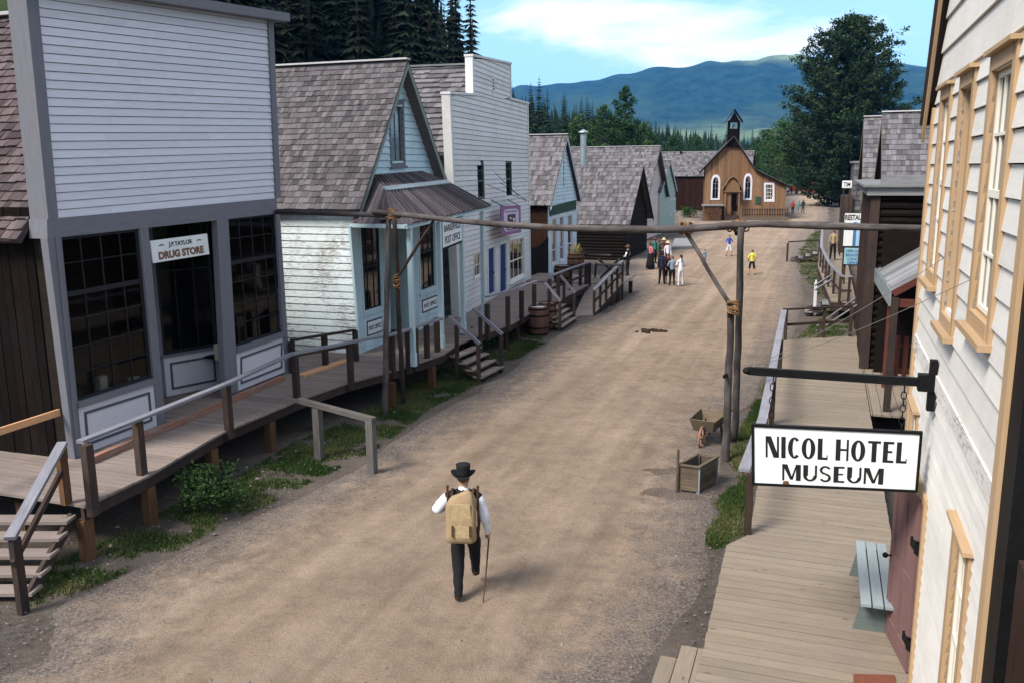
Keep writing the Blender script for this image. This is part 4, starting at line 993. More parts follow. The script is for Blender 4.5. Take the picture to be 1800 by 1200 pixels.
# hanging sign
qs = [(776, 442), (812, 426), (812, 380), (775, 386)]; SGS = Surf(CS.pt(0, 0), CS.pt(5, 0)); q = pxq(SGS, [(776, 441), (812, 426), (811, 378), (775, 386)])
sg = thing('post_office_sign', 'black-framed white sign reading post office, hanging under the grooved awning', 'sign', SGS.pt(q[0][0], q[0][1])); SB = Bil(SGS, q)
mb = MB(); slab(mb, SB, 0, SB.W, 0, SB.H, -.02, .02); mb.build('frame', M['black'], sg); mb = MB(); slab(mb, SB, .07, SB.W - .07, .07, SB.H - .07, .02, .026); mb.build('board', M['signwhite'], sg)
letters('BARKERVILLE', SB, SB.W / 2, SB.H * .68, SB.H * .22, 'signtext', sg, d=.027, off=.006, fit=SB.W * .8); letters('POST OFFICE', SB, SB.W / 2, SB.H * .30, SB.H * .25, 'signtext', sg, d=.027, off=.006, fit=SB.W * .75)
print('sign W,H', SB.W, SB.H)
hb = MB()
for a in (.1, .9): hb.tube([SB.pt(SB.W * a, SB.H, 0), V(0, 0, 0) + SB.pt(SB.W * a, SB.H, 0) + Z * .25], .012, 5)
hb.build('hanger', M['black'], sg)
# ================================================================ white false-front building
zw = .8
A = G(810, 558, .8); B = G(932, 492, .72); S = Surf(V(A.x, A.y), V(B.x, B.y)); WF = S; W_ = S.W
root = thing('false_front_saloon', 'tall stepped white clapboard false front with two blue doors and a mauve sign', 'building', (A.x, A.y, zw))
out = pxq(S, [(808, 558), (932, 492), (927, 183), (897, 176), (896, 113), (830, 100), (831, 168), (790, 166)])
out[4] = (out[3][0] , out[4][1]); out[6] = (out[5][0], out[6][1])
print('WF W', W_, 'poly', [(round(a, 2), round(b, 2)) for a, b in out])
wins = {'w1': [(840, 350), (852, 350), (850, 286), (838, 287)], 'w2': [(890, 347), (900, 346), (899, 283), (888, 284)], 'sm': [(833, 491), (846, 484), (846, 443), (832, 447)], 'd1': [(858, 521), (869, 515), (868, 434), (857, 437)], 'd2': [(878, 518), (890, 511), (889, 427), (878, 430)], 'bw': [(896, 496), (921, 483), (920, 418), (895, 424)], 'dd': [(810, 562), (817, 556), (815, 448), (809, 450)]}
wq = {k: pxq(S, v) for k, v in wins.items()}
mb = MB(); hl = out; clap(mb, S, [out[7], out[0], out[1], out[2], out[3], out[6]], .18, tuple(wq.values()), .02, gap=.016); clap(mb, S, [out[6], out[3], out[4], out[5]], .18, (), .02, gap=.016)
mb.build('false_front', M['white_wf'], root)
b2 = MB(); lo_ = [(out[0][0], zw - .3), (out[1][0], zw - .3), (out[2][0], out[2][1]), (out[7][0], out[7][1])]
for q in ([(out[0][0], zw - .3), (out[1][0], zw - .3), (out[2][0] - .02, out[2][1] - .02), (out[7][0], out[7][1] - .02)], [(out[5][0] + .02, out[6][1] - .3), (out[4][0] - .02, out[3][1] - .3), (out[4][0] - .02, out[4][1] - .02), (out[5][0] + .02, out[5][1] - .02)]):
    b2.hexa([S.pt(a, b, -.24) for a, b in q] + [S.pt(a, b, -.14) for a, b in q])
b2.build('wall', M['white_wf'], root)
tb = MB()
def edge(p, q, w=.16, d1=.04, d0=-.16): tb.beam(S.pt(p[0], p[1], (d0 + d1) / 2), S.pt(q[0], q[1], (d0 + d1) / 2), d1 - d0, w, up=S.n.cross((S.pt(*q) - S.pt(*p)).normalized()))
def vtr(a, b0, b1, wd=.16, b0a=None): slab(tb, S, a - wd / 2, a + wd / 2, b0, b1, -.25, .035)
qslab(tb, S, [(out[0][0] - .12, zw - .2), (out[0][0] + .10, zw - .2), (out[7][0] + .14, out[7][1]), (out[7][0] - .08, out[7][1])], -.26, .035)
qslab(tb, S, [(out[1][0] - .1, zw - .2), (out[1][0] + .08, zw - .2), (out[2][0] + .08, out[2][1]), (out[2][0] - .1, out[2][1])], -.26, .035)
vtr(out[5][0], out[6][1], out[5][1]); vtr(out[4][0], out[3][1], out[4][1])
def capb(p, q): qslab(tb, S, [(p[0] - .1, p[1]), (q[0] + .1, q[1]), (q[0] + .1, q[1] + .08), (p[0] - .1, p[1] + .08)], -.28, .06)
capb(out[7], out[6]); capb(out[5], out[4]); capb(out[3], out[2])
tb.build('corner_board', M['white_wf'], root)
for k, lb in (('w1', 'left upper window'), ('w2', 'right upper window')): win(root, S, wq[k], 1, 1, None, sash='grey_line', sw=.06, splits=[(.5, .06), .78], label=lb, depth=.05)
win(root, S, wq['sm'], 2, 2, 'white_wf', .06, 'cream', .04, label='small square window', curtain='boxcol'); win(root, S, wq['bw'], 3, 1, 'white_wf', .07, 'cream', .04, splits=[(.48, .05)], label='large window by the right corner', sill=.05)
for k in ('d1', 'd2'):
    BB = Bil(S, wq[k]); db = MB(); slab(db, BB, 0, BB.W, 0, BB.H, -.07, -.03)
    for a, b in ((.08, .45), (.52, .93)): slab(db, BB, BB.W * .14, BB.W * .86, BB.H * a, BB.H * b, -.03, -.018)
    d_ = db.build('door', M['bluedoor'], root); kb = MB(); kb.ball(BB.pt(BB.W * .88, BB.H * .45, 0), .04); kb.build('knob', M['black'], d_)
    fbm = MB(); slab(fbm, BB, -.12, 0, 0, BB.H + .1, -.05, .04); slab(fbm, BB, BB.W, BB.W + .12, 0, BB.H + .1, -.05, .04); slab(fbm, BB, 0, BB.W, BB.H, BB.H + .1, -.05, .04); fbm.build('frame', M['white_wf'], d_)
BB = Bil(S, wq['dd']); db = MB(); slab(db, BB, 0, BB.W, 0, BB.H, -.07, -.03); db.build('door', M['blue_trim'], root)
vb = MB(); q = pxq(S, [(865, 166), (869, 165), (868, 134), (864, 135)]); vB = Bil(S, q)
slab(vb, vB, 0, vB.W, 0, vB.H, 0, .03); v_ = vb.build('vent', M['white_wf'], root); vb = MB()
for k in range(4): slab(vb, vB, vB.W * .25, vB.W * .75, vB.H * (.22 + k * .17), vB.H * (.32 + k * .17), .03, .034)
vb.build('slot', M['black'], v_)
# bracket rods and mauve sign
rbm = MB()
for (x0, y0, x1, y1) in ((858, 326, 925, 353), (880, 322, 925, 352), (870, 304, 912, 345)): rbm.tube([S.P(x0, y0, .25 if x0 != 870 else .05), S.P(x1, y1, .9)], .012, 5)
tag(rbm.build('sign_bracket', M['black']), 'thin black iron rods crossing above the mauve sign', 'bracket')
q = pxq(S, [(882, 415), (916, 409), (915, 361), (880, 363)], .5); sg = thing('mauve_sign', 'square mauve bordered sign with a dark picture, hung on the stepped white front', 'sign', S.pt(q[0][0], q[0][1], .5)); SB = Bil(S, q)
mb = MB(); slab(mb, SB, 0, SB.W, 0, SB.H, .47, .5); mb.build('border', M['mauve'], sg)
mb = MB(); w, h = SB.W, SB.H
pts = []
for i in range(32):
    a = 2 * math.pi * i / 32; cx, sy = math.cos(a), math.sin(a); ex = abs(cx) ** .35 * (1 if cx > 0 else -1); ey = abs(sy) ** .35 * (1 if sy > 0 else -1); pts.append(SB.pt(w / 2 + ex * w * .38, h / 2 + ey * h * .39, .505))
mb.poly(pts); mb.build('field', M['lilac'], sg)
mb = MB(); slab(mb, SB, w * .30, w * .70, h * .42, h * .70, .506, .51); slab(mb, SB, w * .2, w * .8, h * .22, h * .27, .506, .51); slab(mb, SB, w * .24, w * .76, h * .15, h * .19, .506, .51); mb.build('picture', M['signtext'], sg)
mb = MB(); mb.ball(SB.pt(w * .42, h * .56, .515), h * .05, sc=(1, 1, 1)); mb.ball(SB.pt(w * .57, h * .5, .515), h * .07); mb.build('figure', M['pot'], sg)
letters('PHOTOGRAPHS', SB, w / 2, h * .80, h * .07, 'mauve', sg, d=.506, off=.003, fit=w * .6)
hk = MB()
for a in (.12, .88): hk.beam(SB.pt(w * a, h, .48), SB.pt(w * a, h + .25, .02), .03, .03)
hk.build('hanger', M['black'], sg)
fbm = MB(); fbm.hexa([S.pt(0, -.3, -.1), S.pt(W_, -.3, -.1), S.pt(W_, zw - .07, -.1), S.pt(0, zw - .07, -.1), S.pt(0, -.3, -.2), S.pt(W_, -.3, -.2), S.pt(W_, zw - .07, -.2), S.pt(0, zw - .07, -.2)]); fbm.build('shade_skirt', M['dark_log'], root)  # dark skirt added below the wall to block light under the boardwalk
# body behind with shingle roof and grey board side
SS = Surf(S.pt(.1, 0, -12), S.pt(.1, 0, -.25)); ze = SS.inv(775, 262)[1]; RD = Surf(S.pt(W_ / 2, 0, -12), S.pt(W_ / 2, 0, -.45)); zr = RD.inv(800, 117)[1]; print('WF ze zr', ze, zr)
sb = MB(); clap(sb, SS, [(0, zw), (SS.W, zw), (SS.W, ze + .1), (0, ze + .1)], .22, th=.035); sb.poly([SS.pt(0, 0, -.06), SS.pt(SS.W, 0, -.06), SS.pt(SS.W, ze, -.06), SS.pt(0, ze, -.06)]); sb.poly([S.pt(0, 0, -12), S.pt(W_, 0, -12), S.pt(W_, ze, -12), S.pt(W_ / 2, zr, -12), S.pt(0, ze, -12)])
sb.poly([S.pt(W_ - .1, 0, -12), S.pt(W_ - .1, 0, -.4), S.pt(W_ - .1, ze, -.4), S.pt(W_ - .1, ze, -12)])
sb.build('side_wall', M['roofboard'], root)
rb = MB(); sl = (zr - ze) / (W_ / 2)
roof_plane(rb, [S.pt(-.3, ze - .3 * sl, -12), S.pt(-.3, ze - .3 * sl, -.26), S.pt(W_ / 2, zr, -.26), S.pt(W_ / 2, zr, -12)], .42, .3, th=.055, bj=.03)
roof_plane(rb, [S.pt(W_ + .3, ze - .3 * sl, -.46), S.pt(W_ + .3, ze - .3 * sl, -12), S.pt(W_ / 2, zr, -12), S.pt(W_ / 2, zr, -.46)], .5, .4)
rf = rb.build('roof', M['shingle_grey'], root); cb = MB(); cb.beam(S.pt(W_ / 2, zr + .06, -12), S.pt(W_ / 2, zr + .06, -.46), .3, .07); cb.build('ridge_board', M['roofboard'], rf)
# ================================================================ small gabled white shop
zb = .7
A = G(963, 478, .6); B = G(1013, 455, .6); S = Surf(V(A.x, A.y), V(B.x, B.y)); ze = S.inv(966, 352)[1]; zr = S.inv(998, 238, .3)[1]
print('gs W', S.W, ze, zr)
hz = [pxq(S, q) for q in ([(970, 465), (978, 461), (977, 384), (969, 386)], [(984, 459), (991, 456), (990, 380), (983, 382)], [(998, 452), (1006, 448), (1005, 377), (997, 379)])]
root, S, SS, rf = gable('gabled_shop', 'small white gabled shop with a dark green band above its tall narrow storefront windows', A, B, .1, ze, zr, 9, 'blue_po', 'barn', 'shingle_grey', .2, .25, .3, 'white_ds', .36, .15, holes=hz, vside=.22, cat='shop')
for q in hz: win(root, S, q, 1, 2, 'white_ds', .16, 'white_ds', .05, back='dark', splits=[(.3, .06)])
mb = MB(); qslab(mb, S, pxq(S, [(965, 380), (1011, 368), (1011, 352), (965, 364)]), -.02, .07); mb.build('band', M['greenband'], root)
for k, ch in enumerate('BARBER'): letters(ch, S, S.W * .5, 6.6 - k * .30, .2, 'grey_line', root, d=.035, off=.01, name='letter')
# curved plank fence in the gap beside it
a, b = G(933, 492, .6), G(963, 479, .6); root = thing('plank_fence', 'dark upright plank fence with a swooping top between the two white shops', 'fence', (a.x, a.y, .5)); FS = Surf(V(a.x, a.y), V(b.x, b.y)); mb = MB(); n = 14
for i in range(n):
    f = i / n; z1 = FS.inv(934 + 30 * f, 436 - 22 * f ** 2)[1]; slab(mb, FS, FS.W * i / n, FS.W * (i + .93) / n, .4, z1, 0, .03 + .01 * (i % 2))
mb.build('planks', M['dark_log'], root); mb = MB(); slab(mb, FS, 0, FS.W, 1.2, 1.32, -.06, 0); mb.build('rail', M['dark_log'], root)
# ================================================================ low log building with overhanging gable
A = G(1012, 440, 0); Bg = G(1140, 410, 0)
Pn = G(1090, 425, 0)      # near front corner on the street line
LB = G(1098, 458, 0); dirp = SD
B_ = LB + SD * 7.5; S_ = Surf(V(LB.x, LB.y), V(B_.x, B_.y)); 
ze = Zat(1100, 384, LB); RD = Surf(S_.pt(S_.W / 2, 0, -2), S_.pt(S_.W / 2, 0, 0)); zr = RD.inv(1131, 292, 0)[1]; print('log cabin', S_.W, ze, zr, LB)
root, S_, SS, rf = gable('log_cabin', 'low dark log cabin under a big grey shingle roof with a deep open front gable', LB, B_, 0, ze, zr, 11, 'dark_log', 'dark_log', 'shingle_grey', .25, .4, .5, 'dark_log', .42, .15, logside=True, cat='cabin', cap=None)
# stove pipe
pp = S_.pt(S_.W * .40, 0, -7.6); root2 = thing('stove_pipe', 'tall galvanised stove pipe with a conical cap rising over the log cabin roof', 'stove pipe', (pp.x, pp.y, zr - 1.5)); 
q = ray(1025, 296); RDs = Surf(S_.pt(S_.W * .5 + .3, 0, -12), S_.pt(S_.W * .5 + .3, 0, 0)); c = RDs.P(1025, 292); ct = RDs.P(1025, 236); root2.location = (c.x, c.y, c.z - .6); WL[root2] = Vector(root2.location)
mb = MB(); mb.tube([c - Z * .6, V(c.x, c.y, ct.z)], .21, 16); mb.build('pipe', M['zinc'], root2, smooth=False); mb = MB(); mb.lathe(V(c.x, c.y, ct.z + .1), [(.36, 0), (.34, .05), (.02, .22)], 16); mb.build('cap', M['zinc'], root2)
mb = MB(); [mb.tube([V(c.x, c.y, ct.z - .05) + V(math.cos(a) * .2, math.sin(a) * .2), V(c.x, c.y, ct.z + .12) + V(math.cos(a) * .24, math.sin(a) * .24)], .015, 4) for a in (0, 2.1, 4.2)]; mb.build('strut', M['zinc'], root2)
# ================================================================ long grey roofed house behind
LB = G(1140, 440, 0) ; LB = V(LB.x, LB.y) + SD * 9 - SN * .2
def street_house(name, label, pxn, wid, pe, pr, D, **k):
    """front near corner seen at pixel pxn (ground), width along the street, eave and ridge sighted at pe, pr"""
    A = G(*pxn, 0); B = A + SD * wid; S = Surf(V(A.x, A.y), V(B.x, B.y)); ze = Zat(pe[0], pe[1], A); RD = Surf(S.pt(wid / 2, 0, -20), S.pt(wid / 2, 0, 0)); zr = RD.inv(*pr)[1]; print(name, A, ze, zr)
    return gable(name, label, A, B, 0, ze, zr, D, **k)
r_, S1, _, _ = street_house('grey_roofed_house', 'pale house with a long grey shingle roof rising behind the log cabin', (1128, 424), 10, (1140, 345), (1163, 258), 20, front='pink', side='blue_trim', roof='shingle_grey', pitch=.25, over=.5, eave=.5, trim='green_trim', rexp=.42, rw=.2, cat='house')
for q in ([(1150, 348), (1153, 345), (1152, 318), (1149, 320)], [(1156, 343), (1159, 341), (1158, 314), (1155, 316)]): win(r_, S1, pxq(S1, q), 1, 2, 'blue_trim', .1, 'cream', .06)
r_, S1, _, _ = street_house('pink_shop', 'narrow pale pink shop with grey green corner boards beyond the log cabin', (1158, 413), 8.5, (1155, 336), (1178, 283), 12, front='palegreen', side='pink', roof='shingle_grey', pitch=.25, over=.2, eave=.2, trim='blue_trim', rexp=.42, rw=.2, cat='shop')
for q in ([(1183, 372), (1187, 370), (1187, 350), (1183, 352)], [(1177, 378), (1180, 376), (1180, 352), (1177, 354)]): win(r_, S1, pxq(S1, q), 1, 2, 'blue_trim', .12, 'cream', .06)
# barn left of the chapel
A = G(1191, 370, 0); B = A + SD * 9; S = Surf(V(A.x, A.y), V(B.x, B.y)); Af = V(A.x, A.y) + SN * 9.5; 
SB_ = Surf(V(A.x, A.y) - SN * 2, Af); zeb = SB_.inv(1215, 308)[1]; 
BB = Af + SD * 9; S2 = Surf(Af, BB); RD = Surf(S2.pt(4.5, 0, -12), S2.pt(4.5, 0, 0)); zrb = RD.inv(1215, 268)[1]; print('barn', zeb, zrb)
rb_, S2, _, rf = gable('barn', 'dark red brown plank barn with a grey roof, just left of the chapel', Af, BB, 0, zeb, zrb, 13, 'barn', 'barn', 'shingle_grey', .3, .3, .3, 'barn', .45, .3, vside=.3, vfront=True, cat='barn')
RDs = Surf(S2.pt(4.2, 0, -12), S2.pt(4.2, 0, 0)); c = RDs.P(1197, 280); mb = MB(); mb.tube([c - Z * .8, c + Z * .9], .16, 10); mb.lathe(c + Z * .9, [(.24, 0), (.22, .1), (.02, .25)], 10); mb.build('chimney', M['black'], rf)
# ================================================================ chapel
zb = 0.0
A = G(1237, 386, 0); ph_ = R(11.7); S = Surf(V(A.x, A.y), V(A.x, A.y) + V(math.cos(ph_), -math.sin(ph_)) * 6); W_ = S.inv(1328, 384)[0]; C_ = S.P(1382, 380); 
ze = S.inv(1238, 292)[1]; ap = S.inv(1290, 240); zr = ap[1]; er = S.inv(1328, 298); el = S.inv(1382, 325); print('chapel', W_, ze, zr, er, el, ap)
root = thing('chapel', 'honey brown board chapel with steep roof, bell cote and lean-to closing the street', 'chapel', (A.x, A.y, 0)); D = 15
mb = MB(); poly = [(0, 0), (el[0], 0), (el[0], el[1]), (er[0], er[1]), (ap[0], zr), (0, ze)]
gw = {}
gl_ = [pxq(S, q) for q in ([(1252, 349), (1262, 349), (1262, 322), (1257, 312), (1252, 322)], [(1309, 349), (1318, 349), (1318, 320), (1313, 310), (1309, 320)])]
sqw = pxq(S, [(1346, 352), (1358, 352), (1358, 325), (1346, 325)]); dr = pxq(S, [(1286, 372), (1296, 372), (1296, 341), (1286, 341)])
vboards(mb, S, poly, .22, [g for g in gl_] + [sqw, dr], gap=.02, batten=False); mb.poly([S.pt(a, b, -.3) for a, b in poly]); mb.build('wall', M['church'], root)
mb = MB()
for q in ([S.pt(0, 0, 0), S.pt(0, 0, -D), S.pt(0, ze, -D), S.pt(0, ze, 0)], [S.pt(el[0], 0, 0), S.pt(el[0], 0, -D), S.pt(el[0], el[1], -D), S.pt(el[0], el[1], 0)], [S.pt(a, b, -D) for a, b in poly]): mb.poly(q)
mb.build('side_wall', M['church'], root)
def ptop(a, z, d): return S.pt(a, z + .05, d)
sl = (zr - ze) / ap[0]; rb = MB()
roof_plane(rb, [ptop(-.7, ze - .7 * sl, -D), ptop(-.7, ze - .7 * sl, .45), ptop(ap[0], zr, .45), ptop(ap[0], zr, -D)], .45, .35, thick=.14)
roof_plane(rb, [ptop(er[0], er[1], .45), ptop(er[0], er[1], -D), ptop(ap[0], zr, -D), ptop(ap[0], zr, .45)], .45, .35, thick=.14)
s2 = (er[1] - el[1]) / (el[0] - er[0])
roof_plane(rb, [ptop(el[0] + .3, el[1] - .3 * s2, .35), ptop(el[0] + .3, el[1] - .3 * s2, -D), ptop(er[0], er[1], -D), ptop(er[0], er[1], .35)], .45, .35, thick=.12)
rf = rb.build('roof', M['shingle_grey'], root)
bb = MB()
def bar_(p, q, d=.47, h=.22): bb.hexa([S.pt(p[0], p[1], d - .06), S.pt(q[0], q[1], d - .06), S.pt(q[0], q[1] - h, d - .06), S.pt(p[0], p[1] - h, d - .06), S.pt(p[0], p[1], d), S.pt(q[0], q[1], d), S.pt(q[0], q[1] - h, d), S.pt(p[0], p[1] - h, d)])
bar_((-.7, ze - .7 * sl), (ap[0], zr)); bar_(er, (ap[0], zr)); bar_((el[0] + .3, el[1] - .3 * s2), er, .37); bb.build('bargeboard', M['dark_board'], rf)
# bell cote
bc = MB(); a0, a1 = S.inv(1279, 240)[0], S.inv(1300, 240)[0]; zt = S.inv(1290, 216)[1]; zp = S.inv(1289, 194)[1]; am = (a0 + a1) / 2; w_ = a1 - a0; d0, d1 = -1.1, .3
for a in (a0, a1 - .25): slab(bc, S, a, a + .25, zr - 1.2, zt + .2, d0, d0 + .25); slab(bc, S, a, a + .25, zr - 1.2, zt + .2, d1 - .25, d1)
slab(bc, S, a0 + .02, a1 - .02, zr - 1.2, zr + (zt - zr) * .55, d0 + .02, d1 - .02); bq = bc.build('bell_cote', M['dark_board'], root)
rb = MB(); 
for sg in (-1, 1): rb.hexa([S.pt(am + sg * (w_ / 2 + .3), zt, d0 - .25), S.pt(am + sg * (w_ / 2 + .3), zt, d1 + .25), S.pt(am, zp, d1 + .25), S.pt(am, zp, d0 - .25)] + [S.pt(am + sg * (w_ / 2 + .3), zt + .12, d0 - .25), S.pt(am + sg * (w_ / 2 + .3), zt + .12, d1 + .25), S.pt(am, zp + .15, d1 + .25), S.pt(am, zp + .15, d0 - .25)])
rb.poly([S.pt(am - w_ / 2, zt, d1), S.pt(am + w_ / 2, zt, d1), S.pt(am, zp - .2, d1)]); rb.build('roof', M['dark_board'], bq)
lb_ = MB(); lb_.lathe(S.pt(am, zt - .75, -.4), [(.30, 0), (.24, .1), (.2, .35), (.08, .5), (.03, .6)], 14); lb_.build('bell', M['zinc'], bq)
# gothic windows
for q, lbx in zip(gl_, ('left pointed window', 'right pointed window')):
    a0, a1, b0 = q[0][0], q[1][0], q[0][1]; bs, bt = q[2][1], q[3][1]; m = (a0 + a1) / 2; N_ = 8
    def arch(w): 
        pts = [(a0 - w, b0 - w), (a1 + w, b0 - w), (a1 + w, bs)]
        for i in range(1, N_): f = i / N_; pts.append((m + (a1 + w - m) * math.cos(f * math.pi / 2) ** .8, bs + (bt + w * 1.5 - bs) * math.sin(f * math.pi / 2)))
        pts.append((m, bt + w * 1.5))
        for i in range(N_ - 1, 0, -1): f = i / N_; pts.append((m - (a1 + w - m) * math.cos(f * math.pi / 2) ** .8, bs + (bt + w * 1.5 - bs) * math.sin(f * math.pi / 2)))
        pts.append((a0 - w, bs)); return pts
    o_, i_ = arch(.2), arch(0.0); mb = MB()
    for k in range(len(o_)): l = (k + 1) % len(o_); mb.hexa([S.pt(*o_[k], 0), S.pt(*o_[l], 0), S.pt(*i_[l], 0), S.pt(*i_[k], 0), S.pt(*o_[k], .09), S.pt(*o_[l], .09), S.pt(*i_[l], .09), S.pt(*i_[k], .09)])
    f_ = mb.build('window', M['white_ds'], root); f_['label'] = lbx; mb = MB(); mb.poly([S.pt(a, b, -.05) for a, b in i_]); mb.mi = 1; mb.poly([S.pt(a, b, -.12) for a, b in i_]); mb.build('pane', [M['glassdim'], M['dark']], f_); mb = MB(); slab(mb, S, m - .03, m + .03, b0, bt - .1, -.04, .0); slab(mb, S, a0, a1, b0 + 1.1, b0 + 1.16, -.04, 0); slab(mb, S, a0, a1, bs - .1, bs - .04, -.04, 0); mb.build('sash', M['grey_trim'], f_)
f_, _ = win(root, S, sqw, 3, 4, 'white_ds', .2, 'cream', .05, depth=.1, bars=.04, curtain=None); f_['label'] = 'square white-framed lean-to window'
# porch
dB = MB(); qslab(dB, S, dr, -.2, -.1); d_ = dB.build('door', M['barn'], root)
pc = MB(); a0, a1 = S.inv(1272, 370)[0], S.inv(1299, 370)[0]; zo = S.inv(1285, 338)[1]; zp = S.inv(1286, 312)[1]; am = (a0 + a1) / 2
for a in (a0, a1 - .2): slab(pc, S, a, a + .2, .3, zo, .9, 1.1)
slab(pc, S, a0 - .2, a1 + .2, zo, zo + .15, .02, 1.2)
slab(pc, S, a0, am - .1, .6, zo, .05, .9)
for sg in (-1, 1):
    prev = None
    for i in range(7):
        f = i / 6; p = (am + sg * (a1 - am + .25) * (1 - f) ** .62, zo + .15 + (zp - zo - .1) * f)
        if prev: pc.hexa([S.pt(*prev, 0), S.pt(*prev, 1.25), S.pt(*p, 1.25), S.pt(*p, 0), S.pt(prev[0], prev[1] + .14, 0), S.pt(prev[0], prev[1] + .14, 1.25), S.pt(p[0], p[1] + .14, 1.25), S.pt(p[0], p[1] + .14, 0)])
        prev = p
pc.poly([S.pt(a0, zo + .1, 1.05), S.pt(a1, zo + .1, 1.05), S.pt(a1 - .15, zo + (zp - zo) * .55, 1.05), S.pt(am, zp - .1, 1.05), S.pt(a0 + .15, zo + (zp - zo) * .55, 1.05)])
pc.build('porch', M['church'], root)
stp = MB()
for k in range(4): slab(stp, S, a0 + .1, a1 - .1, 0, .55 - k * .14, 1.1 + k * .3, 1.4 + k * .3)
stp.build('steps', M['post'], root)
# notice board + picket fence + woodpile
nb = MB(); qslab(nb, S, pxq(S, [(1328, 359), (1337, 359), (1337, 346), (1328, 346)]), .03, .12); tag(nb.build('notice_board', M['greenband']), 'small dark green notice board on the chapel wall beside the lean-to window', 'board')
nfA, nfB = S.inv(1302, 378)[0], el[0] + .2; root = thing('picket_fence', 'low weathered picket fence on a stone footing in front of the chapel', 'fence', S.pt(nfA, 0, 2.2)); mb = MB(); x = nfA
while x < nfB: slab(mb, S, x, x + .12, .45, 1.35, 2.2, 2.23); x += .27
mb.build('pickets', M['post'], root); mb = MB(); slab(mb, S, nfA, nfB, .6, .7, 2.15, 2.2); slab(mb, S, nfA, nfB, 1.15, 1.25, 2.15, 2.2); mb.build('rail', M['post'], root); mb = MB(); slab(mb, S, nfA, nfB, -.1, .45, 1.9, 2.3); mb.build('footing', M['crate'], root)
root = thing('woodpile', 'orange brown stacked firewood at the left foot of the chapel front', 'woodpile', S.pt(.1, 0, 1.5)); mb = MB(); wr = random.Random(9); a1w = S.inv(1271, 370)[0]
for r_i in range(7):
    x = -.0 + (r_i % 2) * .13
    while x < a1w - .2: c = S.pt(x, .12 + r_i * .21, 1.2); rr = wr.uniform(.09, .125); mb.tube([c, c + S.n * wr.uniform(.5, .62)], rr, 7); x += .25
mb.build('logs', M['support'], root)
mb = MB(); slab(mb, S, -.3, a1w, 1.6, 1.75, .1, 1.9); mb.build('cover', M['roofboard'], root)
# ================================================================ red vehicle and fence far up the street
M['redpaint'] = plain('red_painted_wood', (.32, .035, .022), .5, .4)
M['tyre'] = plain('black_tyre', (.015, .015, .015), .8, .2); M['carglass'] = plain('dark_car_glass', (.02, .04, .07), .15, .6); M['carroof'] = plain('pale_van_roof', (.45, .47, .48), .4, .5)
fd = xy(0, 0); fp = [G(1386, 337, 0), G(1424, 338, 0), G(1452, 341, 0), G(1475, 343, 0)]
root = thing('red_fence', 'low red board fence closing the far end of the street', 'fence', fp[0])
for i in range(3):
    mb = MB(); a, b = fp[i], fp[i + 1]; mb.beam(a + Z * .75, b + Z * .75, .08, 1.3); mb.build('panel', M['redpaint'], root)
for p in fp: mb = MB(); mb.post(p, 1.6, .2); mb.build('post', M['redpaint'], root)
vc = G(1430, 336, 0) + V(-.5, 1, 0)
def van(c, label, yaw):
    root = thing('parked_van', label, 'van', c); L = Vector(c); ex = V(math.cos(yaw), math.sin(yaw)); ey = V(-ex.y, ex.x)
    def pt(x, y, z): return L + ex * x + ey * y + Z * z
    prof = [(-2.3, .45), (2.35, .45), (2.4, .95), (1.7, 1.15), (1.15, 2.0), (-2.2, 2.05), (-2.35, 1.2)]
    mb = MB(); A_ = [pt(x, -.9, z) for x, z in prof]; B_ = [pt(x, .9, z) for x, z in prof]; mb.poly(A_); mb.poly(B_[::-1])
    for k in range(len(prof)): l = (k + 1) % len(prof); mb.poly([A_[l], A_[k], B_[k], B_[l]])
    mb.build('body', M['redpaint'], root); mb = MB(); mb.hexa([pt(-2.22, -.88, 2.02), pt(1.2, -.88, 2.0), pt(1.2, .88, 2.0), pt(-2.22, .88, 2.02), pt(-2.1, -.8, 2.12), pt(1.05, -.8, 2.1), pt(1.05, .8, 2.1), pt(-2.1, .8, 2.12)]); mb.build('roof', M['carroof'], root)
    for sg in (-1, 1):
        mb = MB(); mb.hexa([pt(-2.1, sg * .905, 1.3), pt(1.35, sg * .905, 1.3), pt(1.08, sg * .905, 1.88), pt(-2.05, sg * .905, 1.88)] + [pt(-2.1, sg * .915, 1.3), pt(1.35, sg * .915, 1.3), pt(1.08, sg * .915, 1.88), pt(-2.05, sg * .915, 1.88)]); mb.build('window', M['carglass'], root)
        for x in (-1.5, 1.6): mb = MB(); mb.tube([pt(x, sg * .72, .36), pt(x, sg * .95, .36)], .36, 16); mb.build('wheel', M['tyre'], root)
    mb = MB(); mb.hexa([pt(1.68, -.8, 1.2), pt(1.68, .8, 1.2), pt(1.2, .75, 1.93), pt(1.2, -.75, 1.93)] + [pt(1.70, -.8, 1.2), pt(1.70, .8, 1.2), pt(1.22, .75, 1.93), pt(1.22, -.75, 1.93)]); mb.build('windscreen', M['carglass'], root)
    return root
van((vc.x, vc.y, terrain(vc.x, vc.y)), 'red van with a pale roof parked at the far end of the street', -.25)
